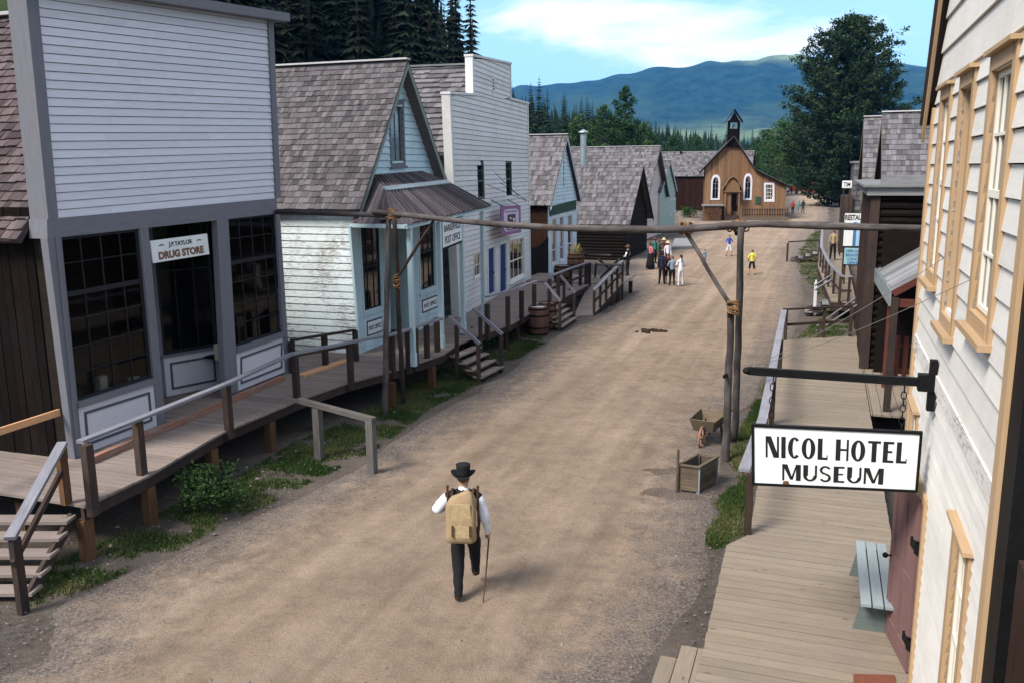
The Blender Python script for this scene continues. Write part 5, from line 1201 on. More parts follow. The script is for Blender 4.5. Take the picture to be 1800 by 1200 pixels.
# ================================================================ left boardwalk
def P2(x, y, z=.9): p = G(x, y, z); return V(p.x, p.y)
def deck(name, label, poly, z, direction, mat, sup=(), front=None, pitch=.155, fascia=.2, cat='boardwalk', supmat='support', gz=-.15):
    c = poly[0]; root = thing(name, label, cat, (c.x, c.y, z))
    mb = MB(); planks(mb, [(p.x, p.y) for p in poly], z, direction, pitch); mb.build('planking', M[mat], root)
    if front:
        fb = MB()
        for a, b in zip(front, front[1:]):
            e = (b - a).normalized(); inn = V(-e.y, e.x)
            fb.beam(V(a.x, a.y, z - .05 - fascia / 2) + inn * .07, V(b.x, b.y, z - .05 - fascia / 2) + inn * .07, .06, fascia)
            fb.beam(V(a.x, a.y, z - .05 - fascia / 2) + inn * 1.2, V(b.x, b.y, z - .05 - fascia / 2) + inn * 1.2, .06, fascia)
        fb.build('joist', M['post'], root)
    for p in sup:
        mb = MB(); mb.post(V(p.x, p.y, gz), z - .26 - gz, .2 if not hasattr(p, 'w') else p.w, .16); mb.build('support_post', M[supmat], root)
    return root
F = [P2(*p) for p in ((150, 888), (260, 835), (395, 757), (530, 700), (610, 672), (700, 648), (780, 622), (803, 606))]
s0, t0 = st(F[0].x, F[0].y); s9, t9 = st(F[-1].x, F[-1].y)
P18 = xy(s0, -21); poly = F + [xy(s9, -14.2), xy(s0 + 3.3, -14.0), xy(s0 + 3.3, -21), P18]
sup = []
for (x, y, w_) in ((160, 985, 0), (290, 925, 0), (432, 850, 0), (520, 795, 0), (602, 758, 0)):
    p = G(x, y); p = V(p.x, p.y); sp_ = st(p.x, p.y)[0]
    for a, b in zip(F, F[1:]):
        sa_, sb2 = st(a.x, a.y)[0], st(b.x, b.y)[0]
        if sa_ <= sp_ <= sb2 or (a is F[0] and sp_ < sa_): p = a.lerp(b, max(.04, (sp_ - sa_) / (sb2 - sa_))) - SN * .11; break
    sup.append(p)
sup += [P2(700, 655) - SN * .2, P2(770, 628) - SN * .2]
sup += [p - SN * 1.6 + SD * .3 for p in sup[:5]]
bw = deck('boardwalk', 'raised plank boardwalk along the drug store and post office, on orange brown posts', poly, .9, SN, 'deck', sup, F)
railrun(bw, [P2(x, y, 1.9) for x, y in ((140, 776), (240, 737), (400, 673), (512, 622), (612, 602), (690, 588), (776, 560))], 1.9,
        [P2(x, y) for x, y in ((163, 886), (250, 833), (403, 754), (522, 698), (617, 671), (690, 650), (719, 643), (731, 639), (751, 629), (769, 618))], .9, pw=.15)
# cross rail in the gap between drug store and post office
ga = [P2(512, 662), P2(624, 642)]
mb = MB(); ea = (ga[1] - ga[0]).normalized()
br = thing('gap_railing', 'dark rail across the gap between the drug store and the post office', 'railing', (ga[0].x, ga[0].y, .9))
A1, A2 = P2(512, 598, 1.75), P2(624, 580, 1.75); railrun(br, [A1, A2], 1.75, [A1, A1.lerp(A2, .5), A2], .9, mats=('post', 'post'), mid=.45, pw=.14)
# kick boards lying on the deck
def kick(x0, y0, x1, y1, w_, h_, mat, label):
    a, b = P2(x0, y0), P2(x1, y1); mb = MB(); n = 3
    mb.beam(V(a.x, a.y, .9 + h_ / 2 + .004), V(b.x, b.y, .9 + h_ / 2 + .004), w_, h_); o = mb.build('plank', M[mat]); tag(o, label, 'plank')
kick(158, 815, 497, 668, .12, .12, 'wornred', 'long worn timber with orange patches lying along the drug store wall')
kick(528, 662, 612, 634, .26, .05, 'newwood', 'orange new board lying on the boardwalk beside the drug store corner')
# near stairs
def stairs(name, label, top_c, down, width_dir, w_, n, rise, run, z0, mat='deck', th=.05, depth=.29, strmat='post', stringer=True):
    """top_c: centre of the landing edge; treads go down along `down`"""
    root = thing(name, label, 'steps', (top_c.x, top_c.y, z0 - rise * n - .02)); 
    for k in range(1, n + 1):
        c = top_c + down * (run * k - run * .5 + .03); z = z0 - rise * k; mb = MB()
        mb.beam(V(c.x, c.y, z - th / 2) - width_dir * w_ / 2, V(c.x, c.y, z - th / 2) + width_dir * w_ / 2, depth, th); mb.build('tread', M[mat], root)
    if stringer:
        for sg in (-1, 1):
            a = top_c + width_dir * sg * (w_ / 2 - .08); b = a + down * run * n; mb = MB(); mb.beam(V(a.x, a.y, z0 - rise - .06), V(b.x, b.y, z0 - rise * (n + 1) + .06), .06, .2); mb.build('stringer', M[strmat], root)
    return root
e0 = P2(133, 886); b0 = G(58, 1043, .10); b0 = V(b0.x, b0.y); down = (b0 - e0); L = down.length; down.normalize(); wd = V(down.y, -down.x); wd = wd if wd.x < 0 else -wd
wdt = 2.4; n = 5; sr = stairs('near_steps', 'five plank steps with a pale handrail at the bottom left of the street', e0 + wd * wdt / 2, down, wd, wdt, n, .155, L / n, .9)
ph = [G(110, 778, 1.87), G(17, 946, 1.13)]
tp = P2(124, 884) ; mb = MB(); mb.beam(ph[0], ph[1], .15, .06); mb.build('rail', M['rail'], sr)
mb = MB(); mb.beam(ph[0] - Z * .38 + down * .05, ph[1] - Z * .38, .05, .1); mb.build('rail', M['post'], sr)
mb = MB(); mb.post(V(ph[0].x, ph[0].y, .9) + down * .08, .93, .14, .1); mb.build('post', M['support'], sr)
mb = MB(); mb.post(V(ph[1].x, ph[1].y, -.05) - down * .1, 1.15, .13, .1); mb.build('post', M['post'], sr)
# second stretch of boardwalk
F2 = [P2(*p, .85) for p in ((845, 588), (900, 569), (937, 547), (975, 531), (1036, 500))]
s1, t1 = st(F2[0].x, F2[0].y); s2, t2 = st(F2[-1].x, F2[-1].y)
F0_ = P2(803, 606, .85); a0 = xy(s9 + .02, t9); a1 = xy(s1, t1)
poly2 = [xy(s9 + .02, t9 - .1)] + F2 + [xy(s2, -15.5), xy(s9 + .02, -15.5)]
bw2 = deck('boardwalk', 'far left plank boardwalk in front of the stepped white building', poly2, .85, SN, 'deck', [p - SN * .25 for p in F2[:-1]] + [F2[1].lerp(F2[2], .5) - SN * .25], F2, gz=-.2, supmat='post')
railrun(bw2, [P2(855, 522, 1.85), P2(900, 510, 1.85), P2(943, 494, 1.85)], 1.85, [P2(893, 572, .85), P2(917, 560, .85), P2(939, 546, .85), P2(857, 588, .85)], .85, pw=.16)
railrun(bw2, [P2(966, 486, 1.8), P2(1000, 473, 1.8), P2(1036, 461, 1.8)], 1.8, [P2(x, y, .85) for x, y in ((966, 532), (981, 527), (1003, 510), (1020, 502), (1030, 500), (1036, 498))], .85, pw=.15, mid=.42)
rb = thing('gap_bench', 'orange board bench in the gap beside the post office', 'bench', G(785, 585, .9)); a, b = G(776, 516, 1.6), G(806, 510, 1.6)
mb = MB(); mb.beam(a, b, .3, .05); mb.build('seat', M['newwood'], rb); mb = MB(); mb.beam(a - Z * .28 + SN * .1, b - Z * .28 + SN * .1, .05, .14); mb.build('apron', M['newwood'], rb)
for p in (a, b): mb = MB(); mb.post(V(p.x, p.y, .88), .72 - .05, .1); mb.build('leg', M['post'], rb)
# steps from first boardwalk
def side_steps(nm, label, pa, pb, top_y_pts, n, z0, run, rails):
    a, b = pa, pb; wd = (b - a).normalized(); w_ = (b - a).length; dn = V(wd.y, -wd.x); c = (a + b) / 2
    r = stairs(nm, label, c, dn, wd, w_, n, z0 / (n + 1), run, z0)
    for (x0, y0, x1, y1, q) in rails:
        for pt_, side in ((a, 0), (b, 1)):
            if q != side: continue
            zt0 = z0 + .95; p0 = V(pt_.x, pt_.y, zt0) ; p1 = V(pt_.x, pt_.y, z0 / (n + 1) + .95) + dn * run * n
            mb = MB(); mb.beam(p0, p1, .07, .09); mb.build('rail', M['rail'], r)
            for f in (.25, .95): pp = p0.lerp(p1, f); mb = MB(); mb.post(V(pp.x, pp.y, -.05), pp.z, .11, .09); mb.build('post', M['post'], r)
    return r
sa, sb_ = P2(790, 614), P2(832, 597)
bt = G(832, 650, .12), G(868, 631, .12)
run = ((V(bt[0].x, bt[0].y) + V(bt[1].x, bt[1].y)) / 2 - (sa + sb_) / 2).length / 4
side_steps('side_steps', 'plank steps with two pale slanting handrails, between the post office and the barrels', sa, sb_, None, 4, .9, run, ((0, 0, 0, 0, 0), (0, 0, 0, 0, 1)))
sa, sb_ = P2(958, 541, .85), P2(985, 526, .85); bt = G(985, 575, .1), G(1009, 556, .1); run = ((V(bt[0].x, bt[0].y) + V(bt[1].x, bt[1].y)) / 2 - (sa + sb_) / 2).length / 4
side_steps('side_steps', 'plank steps with slanting handrails right behind the two barrels', sa, sb_, None, 4, .85, run, ((0, 0, 0, 0, 0), (0, 0, 0, 0, 1)))
# ramp
ra0, ra1 = G(1008, 556, .03), G(1043, 553, .03); rz = .8; rb0, rb1 = G(1036, 497, rz), G(1094, 497, rz)
root = thing('ramp', 'sloping plank ramp with a pale handrail, rising to the far left boardwalk', 'ramp', (ra0.x, ra0.y, 0))
mb = MB(); N_ = 44
for i in range(N_):
    f, g = i / N_, (i + .95) / N_; q = [ra0.lerp(rb0, f), ra1.lerp(rb1, f), ra1.lerp(rb1, g), ra0.lerp(rb0, g)]; mb.hexa([p - Z * .05 for p in q] + q)
mb.build('planking', M['deck'], root)
for a, b in ((ra0, rb0), (ra1, rb1)): mb = MB(); mb.beam(a - Z * .12, b - Z * .16, .06, .2); mb.build('joist', M['post'], root)
def rr_(a, b, fr, off=0):
    p0, p1 = a.lerp(b, fr) + Z * 1.0, b + Z * 1.0; mb = MB(); mb.beam(p0, p1, .14, .06); mb.build('rail', M['rail'], root)
    mb = MB(); mb.beam(p0 - Z * .5, p1 - Z * .5, .04, .1); mb.build('rail', M['post'], root)
    for k in range(6): p = a.lerp(b, fr + (1 - fr) * k / 5); mb = MB(); mb.post(p - Z * (.05 + p.z), 1.0 + p.z, .12, .09); mb.build('post', M['post'], root)
rr_(ra1, rb1, .02)
mb = MB(); 
for k in range(3): p = ra1.lerp(rb1, .55 + .2 * k); mb.post(V(p.x, p.y, -.1), p.z, .14)
# landing behind the ramp
la = [P2(1036, 498, .8), P2(1094, 498, .8)]; e_ = xy(st(la[0].x, la[0].y)[0] + 3.2, st(la[1].x, la[1].y)[1]); 
lp = [la[0], la[1], V(e_.x, e_.y), xy(st(e_.x, e_.y)[0], -13.5), xy(st(la[0].x, la[0].y)[0], -13.5)]
ld_ = deck('landing', 'plank landing at the top of the ramp, in front of the small gabled white shop', lp, .8, SN, 'deck', [la[0] - SN * .2, la[1] - SN * .2, lp[2] - SN * .2], [la[0], la[1]], gz=-.2, supmat='post')
# trestle clutter beyond
root = thing('log_trestle', 'crossed grey poles of a sawhorse frame behind the ramp top', 'trestle', G(1062, 490, .8)); o_ = P2(1050, 492, .8); q_ = P2(1092, 480, .8)
for a, b in ((G(1050, 465, 1.8), G(1094, 466, 1.8)), (G(1052, 456, 1.9), G(1090, 488, .85)), (G(1088, 456, 1.9), G(1056, 488, .85)), (G(1046, 486, .85), G(1048, 463, 1.85)), (G(1035, 448, 2.2), G(1074, 449, 2.2))): mb = MB(); mb.tube([a, b], .055, 7); mb.build('pole', M['logpole'], root)
# barrels
def barrel(loc, label, h=1.0, r=.36, lid=None):
    root = thing('barrel', label, 'barrel', loc); L = Vector(loc); n = 18
    prof = [(r * .86, 0), (r * .95, h * .2), (r, h * .5), (r * .95, h * .8), (r * .86, h)]
    for k in range(n):
        a0, a1 = 2 * math.pi * k / n, 2 * math.pi * (k + .96) / n
    mb = MB()
    for k in range(n):
        a0, a1 = 2 * math.pi * k / n, 2 * math.pi * (k + .95) / n; v = random.random()
        for (r0, z0), (r1, z1) in zip(prof, prof[1:]):
            q = [L + V(math.cos(a) * rr, math.sin(a) * rr, z) for a, rr, z in ((a0, r0, z0), (a1, r0, z0), (a1, r1, z1), (a0, r1, z1))]; q2 = [L + V(math.cos(a) * (rr - .03), math.sin(a) * (rr - .03), z) for a, rr, z in ((a0, r0, z0), (a1, r0, z0), (a1, r1, z1), (a0, r1, z1))]; mb.hexa(q2 + q, v)
    mb.build('staves', M['barrel'], root)
    for z, rr in ((.06, .885), (.28, .985), (.70, .985), (.92, .885)):
        mb = MB(); mb.tube([L + V(0, 0, h * z - .03), L + V(0, 0, h * z + .03)], r * rr + .012, 22, caps=False); mb.build('hoop', M['black'], root)
    mb = MB(); mb.tube([L + V(0, 0, h * .93), L + V(0, 0, h * .96)], r * .83, 22); mb.build('lid', M[lid or 'deck'], root)
    return root
b = G(946, 588); M['lidwhite'] = plain('white_barrel_lid', (.5, .5, .48), .6)
barrel((b.x, b.y, 0), 'front dark red barrel with a whitish lid beside the boardwalk steps', 1.05, .40, 'lidwhite')
b = G(962, 578); barrel((b.x, b.y, 0), 'barrel with a dark lid, half hidden behind the white-lidded barrel', 1.02, .37)
b = G(989, 497, .8); barrel((b.x, b.y, .85), 'dark low tub on the boardwalk before the narrow white storefront', .75, .42)
# hitching rail
M['hitch'] = wood('dark_hitching_rail', (.05, .045, .042), (.15, .14, .13), .3, 12, .9)
root = thing('hitching_rail', 'low wooden hitching rail on two thick posts beside the boardwalk', 'hitching rail', tuple(G(655, 832)))
p1, p2 = G(655, 832), G(562, 806); 
for p in (p1, p2): mb = MB(); mb.post(p - Z * .1, 1.22, .17, .15); mb.build('post', M['hitch'], root)
q0 = p1 + Z * 1.14 + (p1 - p2).normalized() * .1; q1 = q0 + (p2 - p1).normalized() * 2.25 + Z * .06; mb = MB(); mb.beam(q0, q1, .13, .1); mb.build('rail', M['hitch'], root)
# bush under the deck
def bush(loc, rx, rz, n, ls, label, seed=1, mat='leaf'):
    r = random.Random(seed); L = Vector(loc); root = thing('bush', label, 'bush', loc); tb = MB(); mb = MB()
    for k in range(16):
        a = r.random() * 6.28; e = L + V(math.cos(a) * rx * r.uniform(.3, .9), math.sin(a) * rx * r.uniform(.3, .9), rz * r.uniform(.4, 1)); tb.tube([L, L.lerp(e, .5) + Z * .06, e], [.012, .008, .004], 4)
        for j in range(n // 16):
            c = e + Vector((r.gauss(0, 1), r.gauss(0, 1), r.gauss(0, .8))) * rx * .24
            if c.z < L.z + .02: continue
            u = Vector((r.gauss(0, 1), r.gauss(0, 1), r.gauss(0, .5))).normalized() * ls * r.uniform(.6, 1.3); w_ = u.cross(Vector((r.gauss(0, 1), r.gauss(0, 1), r.gauss(0, 1)))).normalized() * ls * .42; mb.poly([c - u, c - w_, c + u, c + w_])
    tb.build('stems', M['bark'], root); mb.build('leaves', M[mat], root); return root
b = G(372, 900); bush((b.x, b.y, 0), .52, .72, 2200, .045, 'leafy green bush growing from under the drug store boardwalk', 3, 'leaf')
b = G(855, 622); bush((b.x - .2, b.y, 0), .55, .7, 1500, .05, 'dark green bush beside the post office steps', 4, 'leaf_dark')
b = G(1213, 383); bush((b.x, b.y, 0), 1.1, 1.0, 900, .12, 'small green bush in front of the chapel woodpile', 8)
b = G(1180, 448); 
# ================================================================ log gateway over the street
root = thing('log_gateway', 'tall gateway of grey poles with a long beam lashed across the whole street', 'gateway', (0.8, 19, 0))
def wob(a, b, r0, r1, seed, n=12, amp=.013):
    r = random.Random(seed); pts = []; rad = []
    for i in range(n + 1):
        f = i / n; pts.append(a.lerp(b, f) + Vector((r.uniform(-amp, amp), r.uniform(-amp, amp), r.uniform(-amp, amp))) * (0 if i in (0, n) else 1)); rad.append((r0 + (r1 - r0) * f) * r.uniform(.94, 1.07))
    return pts, rad
def pole(name, a, b, r0, r1, seed, n=12, amp=.013, mat='logpole', label=None):
    mb = MB(); p, rd = wob(a, b, r0, r1, seed, n, amp); mb.tube(p, rd, 10); o = mb.build(name, M[mat], root, smooth=True); 
    if label: o['label'] = label
    return o
pL = G(676, 728); pR = G(1275, 808); pR2 = G(1292, 772); pL2 = G(709, 708)
zl, zr_ = Zat(683, 375, pL), Zat(1301, 400, pR)
tL = V(pL.x, pL.y, zl); GPl = Surf(V(pL.x, pL.y), V(pR.x, pR.y)); tR = GPl.P(1303, 398)
dL = DS.P(484, 373, .1); HXd = G(1628, 402, tR.z)
pole('post', pL - Z * .2, GPl.P(683, 372), .075, .062, 1); pole('post', pL2 - Z * .2, G(693, 385, zl - .1), .065, .05, 2, mat='post'); pole('post', pR - Z * .2, GPl.P(1285, 545), .085, .070, 3); pole('post', pR2 - Z * .2, G(1303, 398, tR.z + .02), .080, .066, 4)
bm0 = GPl.P(690, 378, .1); bm1 = GPl.P(1210, 401, .1); bm2 = GPl.P(1302, 396, .1)
pts = [GPl.P(x, y, .12) for x, y in ((655, 372), (720, 379), (800, 388), (870, 394), (960, 400), (1060, 403), (1150, 404), (1210, 402), (1300, 397), (1312, 397))]
mb = MB(); mb.tube(pts, [.055, .06, .062, .068, .072, .076, .078, .078, .07, .06], 10); mb.build('beam', M['logpole'], root, smooth=True)
mb = MB(); pts = [GPl.P(1262, 397, .3), GPl.P(1340, 394, .3), GPl.P(1440, 397, .3), GPl.P(1530, 400, .3), GPl.P(1640, 402, .3)]; mb.tube(pts, [.06, .065, .072, .065, .06], 10); mb.build('beam', M['logpole'], root, smooth=True)
mb = MB(); mb.tube([dL, dL.lerp(GPl.P(700, 379, .0), .5) + Z * .0, GPl.P(704, 380, -.12)], [.055, .058, .058], 10); mb.build('beam', M['logpole'], root, smooth=True)
pole('brace', GPl.P(762, 388, -.02), GPl.P(695, 493, -.05), .035, .04, 7, 6, .015, mat='post'); pole('brace', GPl.P(1200, 398, .0), GPl.P(1289, 545, -.02), .045, .042, 8, 6, .015)
def lash(P, ax, r, n=6, seed=0, name='rope_lashing', h=.035):
    mb = MB(); rr = random.Random(seed)
    for k in range(n):
        c = P + ax * ((k - n / 2) * h) + Vector((rr.uniform(-.01, .01),) * 3); nrm = (ax + Vector((rr.uniform(-.5, .5), rr.uniform(-.5, .5), rr.uniform(-.5, .5)))).normalized(); u = nrm.orthogonal().normalized(); v = nrm.cross(u); m_ = 14
        mb.tube([c + (u * math.cos(6.2832 * j / m_) + v * math.sin(6.2832 * j / m_)) * r * rr.uniform(.95, 1.1) for j in range(m_ + 1)], .016, 5)
    for k in range(2): q = P + Vector((rr.uniform(-.1, .1), 0, -.02)); mb.tube([q, q + Vector((rr.uniform(-.25, .25), -.05, rr.uniform(-.12, .05)))], .016, 5)
    mb.build(name, M['rope'], root)
lash(GPl.P(690, 376, .05), Z, .11, 7, 1); lash(GPl.P(697, 493, -.03), Z, .085, 7, 2); lash(GPl.P(1206, 401, .06), GPl.ea, .11, 7, 3); lash(GPl.P(1299, 398, .08), GPl.ea, .11, 8, 4); lash(GPl.P(1289, 540, 0), Z, .12, 8, 5)
for P, d in ((GPl.P(1285, 553, .0), GPl.n), (GPl.P(1298, 410, .0), GPl.n), (GPl.P(677, 389, .0), GPl.n), (GPl.P(1277, 658, .05), GPl.n)): mb = MB(); mb.tube([P - d * .1, P + d * .2], .04, 8); mb.build('peg', M['dark_log'], root)
# ================================================================ right boardwalk
zd2 = .45
def P3(x, y, z=zd2): p = G(x, y, z); return V(p.x, p.y)
wf = P3(1560, 900); wl_ = lambda s: wf + SD * (s - st(wf.x, wf.y)[0])
R0 = [P3(1237, 1135), P3(1277, 957), P3(1318, 937), P3(1340, 800), P3(1378, 597)]; Re = P3(1498, 590)
sE = st(Re.x, Re.y)[0]
near = P3(1232, 1137); nn_ = near - SD * 6
poly = [nn_] + R0 + [Re, wl_(sE) , wl_(2.2)]
bwr = thing('boardwalk', 'pale sanded plank boardwalk in front of the white hotel on the right', 'boardwalk', (R0[0].x, R0[0].y, zd2))
mb = MB(); planks(mb, [(p.x, p.y) for p in poly], zd2, SN, .185, joint=0); mb.build('planking', M['deckR'], bwr)
fb = MB()
for a, b in zip([nn_] + R0, R0 + [Re]): e = (b - a).normalized(); i_ = V(e.y, -e.x); fb.beam(V(a.x, a.y, .27) + i_ * .08, V(b.x, b.y, .27) + i_ * .08, .06, .3)
fb.build('joist', M['post'], bwr)
for p in R0: mb = MB(); mb.post(V(p.x, p.y, -.1) + SN * .2, .5, .16); mb.build('support_post', M['post'], bwr)
# two low steps at the near end
root = thing('low_steps', 'two broad plank steps at the bottom edge of the picture, left of the hotel boardwalk', 'steps', G(1190, 1160, 0))
c1, c2 = G(1197, 1132, .30), G(1160, 1150, .15)
for c, z, nm in ((c1, .30, 0), (c2, .15, 1)):
    mb = MB(); w_ = .42
    for k in range(2):
        o_ = V(c.x, c.y, z - .03) + SN * (.105 + .2 * k) ; mb.beam(o_, o_ - SD * 4, .19, .05)
    mb.build('tread', M['deckR'], root); mb = MB(); o_ = V(c.x, c.y, (z - .05) / 2) + SN * .05; mb.beam(o_ - SD * .05, o_ - SD * 4, .04, z - .05); mb.build('riser', M['post'], root)
railrun(bwr, [P3(1308, 826, 1.45), P3(1341, 735, 1.45), P3(1378, 546, 1.45)], 1.45, [P3(1314, 936), P3(1341, 800), P3(1356, 745), P3(1370, 660), P3(1380, 597)], zd2, pw=.13, rw=.17)
railrun(bwr, [P3(1378, 544, 1.45), P3(1497, 538, 1.45)], 1.45, [P3(1447, 593), P3(1494, 591)], zd2, mats=('post', 'post'), pw=.13, mid=.5)
# ================================================================ hotel
Bn = G(1603, 1190, zd2); o2 = V(Bn.x, Bn.y); HSs = Surf(o2 + SD * 30, o2); a_far = HSs.inv(1603, 700)[0]; Af = HSs.pt(a_far, 0); a_near = HSs.inv(1786, 640)[0]; Bn_ = HSs.pt(a_near, 0)
HS = Surf(Af, Bn_); W_ = HS.W; print('hotel W', W_, Af, Bn_)
za = HS.inv(1641, 200)[1]; rk = HS.inv(1668, 10); print('eave', za, 'rake', rk); slope = (rk[1] - HS.inv(1650, 145)[1]) / (rk[0] - HS.inv(1650, 145)[0]); slope = max(.4, min(2.0, slope)); print('slope', slope)
ztopn = za + slope * W_
root = thing('hotel', 'large white board hotel with ochre window trim filling the right edge', 'hotel', (Af.x, Af.y, zd2)); HT = root
def rect(tl, br): p, q = HS.inv(*tl), HS.inv(*br); return [(p[0], q[1]), (q[0], q[1]), (q[0], p[1]), (p[0], p[1])]
b1 = HS.inv(1620, 585)[1]; b2 = HS.inv(1755, 868)[1]; belt = (b1 + b2) / 2; print('belt', b1, b2)
u = [HS.inv(*p)[1] for p in ((1774.5, 397), (1767, 454), (1762, 512), (1755, 571))]; print('pitch', [round(u[i] - u[i + 1], 3) for i in range(3)])
pu = (u[0] - u[3]) / 3
W1 = rect((1662, 177), (1654, 497)); W1[0] = (W1[3][0], W1[0][1]); W1a = HS.inv(1675, 170)[0]; W1 = [(W1[3][0], W1[0][1]), (W1a, W1[0][1]), (W1a, W1[3][1]), (W1[3][0], W1[3][1])]
def rc(tlx, tly, trx, try_, bx, by): a0, b0_ = HS.inv(tlx, tly); a1, b1_ = HS.inv(trx, try_); bb_ = HS.inv(bx, by)[1]; bt_ = (b0_ + b1_) / 2; return [(a0, bb_), (a1, bb_), (a1, bt_), (a0, bt_)]
W1 = rc(1662, 177, 1676, 170, 1636, 470); W2 = rc(1698, 155, 1718, 147, 1663, 548); W3 = rc(1755, 123, 1792, 107, 1707, 536)
print('wins', [[tuple(round(c, 2) for c in p) for p in w] for w in (W1, W2, W3)])
DR = rc(1615, 838, 1632, 886, 1598, 1190); DR = [(DR[0][0], zd2 + .03), (DR[1][0], zd2 + .03), DR[2], DR[3]]; LW = rc(1688, 936, 1707, 996, 1660, 1190); LW = [(LW[0][0], LW[2][1] - 1.75), (LW[1][0], LW[2][1] - 1.75), LW[2], LW[3]]
FW = rc(1609, 718, 1614, 735, 1600, 800); FW = [(.38, FW[2][1] - 1.6), (.98, FW[2][1] - 1.6), (.98, FW[2][1]), (.38, FW[2][1])]
print('door', DR, 'lw', LW, 'fw', FW)
mb = MB(); clap(mb, HS, [(0, belt), (W_, belt), (W_, 6.92), (0, za + .0)] if 0 else [(0, belt), (W_, belt), (W_, 6.9), ((6.9 - za) / slope, 6.9), (0, za)], pu, [W1, W2, W3], .028); clap(mb, HS, [((6.9 - za) / slope, 6.9), (W_, 6.9), (W_, ztopn)], pu * 1.55, [], .03)
mb.build('upper_wall', M['white_hotel'], root)
mb = MB(); clap(mb, HS, [(0, 0), (W_, 0), (W_, belt - .16), (0, belt - .16)], pu * .52, [DR, LW, FW], .022); mb.build('lower_wall', M['white_hotel'], root)
mb = MB(); slab(mb, HS, 0, W_, belt - .17, belt - .002, -.03, .045); mb.build('belt_board', M['belt'], root)
mb = MB(); slab(mb, HS, -.02, W_ + .0, 0, za - .1, -7, -.20); mb.poly([HS.pt(0, za - .1, -.2), HS.pt(W_, za - .1, -.2), HS.pt(W_, ztopn, -.2)]); mb.build('core', M['white_hotel'], root)
tb = MB(); slab(tb, HS, -.06, .12, zd2, za + .05, -.25, .05); slab(tb, HS, W_ - .10, W_ + .06, zd2, ztopn - .3, -.25, .05); tb.build('corner_board', M['tan_trim'], root)
def hwin(q, lb, cols, spl, cur=None, tw=.12, dp=.045): 
    f, B = win(root, HS, q, cols, 1, 'tan_trim', tw, 'cream', .035, depth=dp, cap=.035, sill=.07, bars=.028, splits=spl, label=lb, td=.045, pane='glassdim', back='dark', curtain=cur)
hwin(W1, 'far upper window', 3, [(.30, .03), (.52, .06), .76], 'curtain'); hwin(W2, 'middle upper window, set deep in its frame', 1, [(.5, .06)], None, dp=.17); hwin(W3, 'near upper window', 3, [(.25, .022), (.5, .06), (.74, .024)], 'curtain')
hwin(LW, 'lower window at the near end', 3, [(.25, .025), (.5, .06), (.75, .025)], 'curtain'); hwin(FW, 'lower window at the far corner', 2, [(.5, .05)], None, .1)
# roof overhang along the far rake
rb = MB(); def_ = lambda a, z, d: HS.pt(a, z, d)
a0r, z0r = -.12, za - .12 * slope + .05; a1r, z1r = W_ + 1.2, za + slope * (W_ + 1.2)
rb.hexa([def_(a0r, z0r + .04, -7.5), def_(a0r, z0r + .04, .16), def_(a1r, z1r + .04, .16), def_(a1r, z1r + .04, -7.5), def_(a0r, z0r + .12, -7.5), def_(a0r, z0r + .12, .16), def_(a1r, z1r + .12, .16), def_(a1r, z1r + .12, -7.5)])
rf = rb.build('roof', M['shingle_dark'], root); rb = MB(); rb.hexa([def_(a0r, z0r - .16, .09), def_(a1r, z1r - .30, .09), def_(a1r, z1r + .035, .09), def_(a0r, z0r + .035, .09), def_(a0r, z0r - .16, .125), def_(a1r, z1r - .30, .125), def_(a1r, z1r + .035, .125), def_(a0r, z0r + .035, .125)]); rb.build('bargeboard', M['tan_trim'], rf)
if 0: rb = MB(); rb.hexa([def_(a0r, z0r, 0.03), def_(a1r, z1r, .03), def_(a1r, z1r, .40), def_(a0r, z0r, .40), def_(a0r, z0r + .038, .03), def_(a1r, z1r + .038, .03), def_(a1r, z1r + .038, .40), def_(a0r, z0r + .038, .40)]); rb.build('soffit', M['tan_trim'], rf)
# door opening and leaf
mb = MB()
for a0, a1, bb0, bb1 in ((DR[0][0] - .1, DR[0][0], zd2, DR[2][1] + .1), (DR[1][0], DR[1][0] + .1, zd2, DR[2][1] + .1), (DR[0][0], DR[1][0], DR[2][1], DR[2][1] + .1)): slab(mb, HS, a0, a1, bb0, bb1, -.2, .05)
fr = mb.build('doorway', M['tan_trim'], root); mb = MB(); slab(mb, HS, DR[0][0], DR[1][0], zd2, DR[2][1], -.6, -.18); mb.build('dark_passage', M['dark'], fr)
h0, h1 = G(1592, 1180, zd2 + .03), G(1554, 1106, zd2 + .03); DL = Surf(V(h1.x, h1.y), V(h0.x, h0.y)); DL.n = V(DL.ea.y, -DL.ea.x); dz0, dz1 = zd2 + .03, DR[2][1] - .02; print('leaf W', DL.W, dz1)
mb = MB(); slab(mb, DL, 0, DL.W, dz0, dz1, -.045, -.012); 
for a0, a1 in ((0, .12), (DL.W - .12, DL.W), (DL.W / 2 - .05, DL.W / 2 + .05)): slab(mb, DL, a0, a1, dz0, dz1, -.012, .004)
for z in (dz0, dz0 + .9, dz1 - .14): slab(mb, DL, .12, DL.W / 2 - .05, z, z + .14 + (.1 if z == dz0 else 0), -.012, .003); slab(mb, DL, DL.W / 2 + .05, DL.W - .12, z, z + .14 + (.1 if z == dz0 else 0), -.012, .003)
lf = mb.build('door', M['purpledoor'], root); lf['label'] = 'dusty mauve panelled door standing open over the boardwalk'
mb = MB(); kp = DL.pt(.07, dz0 + 1.0, .0); mb.tube([kp, kp + DL.n * .05], .012, 8); mb.ball(kp + DL.n * .075, .034); mb.tube([kp - DL.n * .05, kp - DL.n * .1], .012, 8); mb.ball(kp - DL.n * .12, .034); mb.build('knob', M['black'], lf)
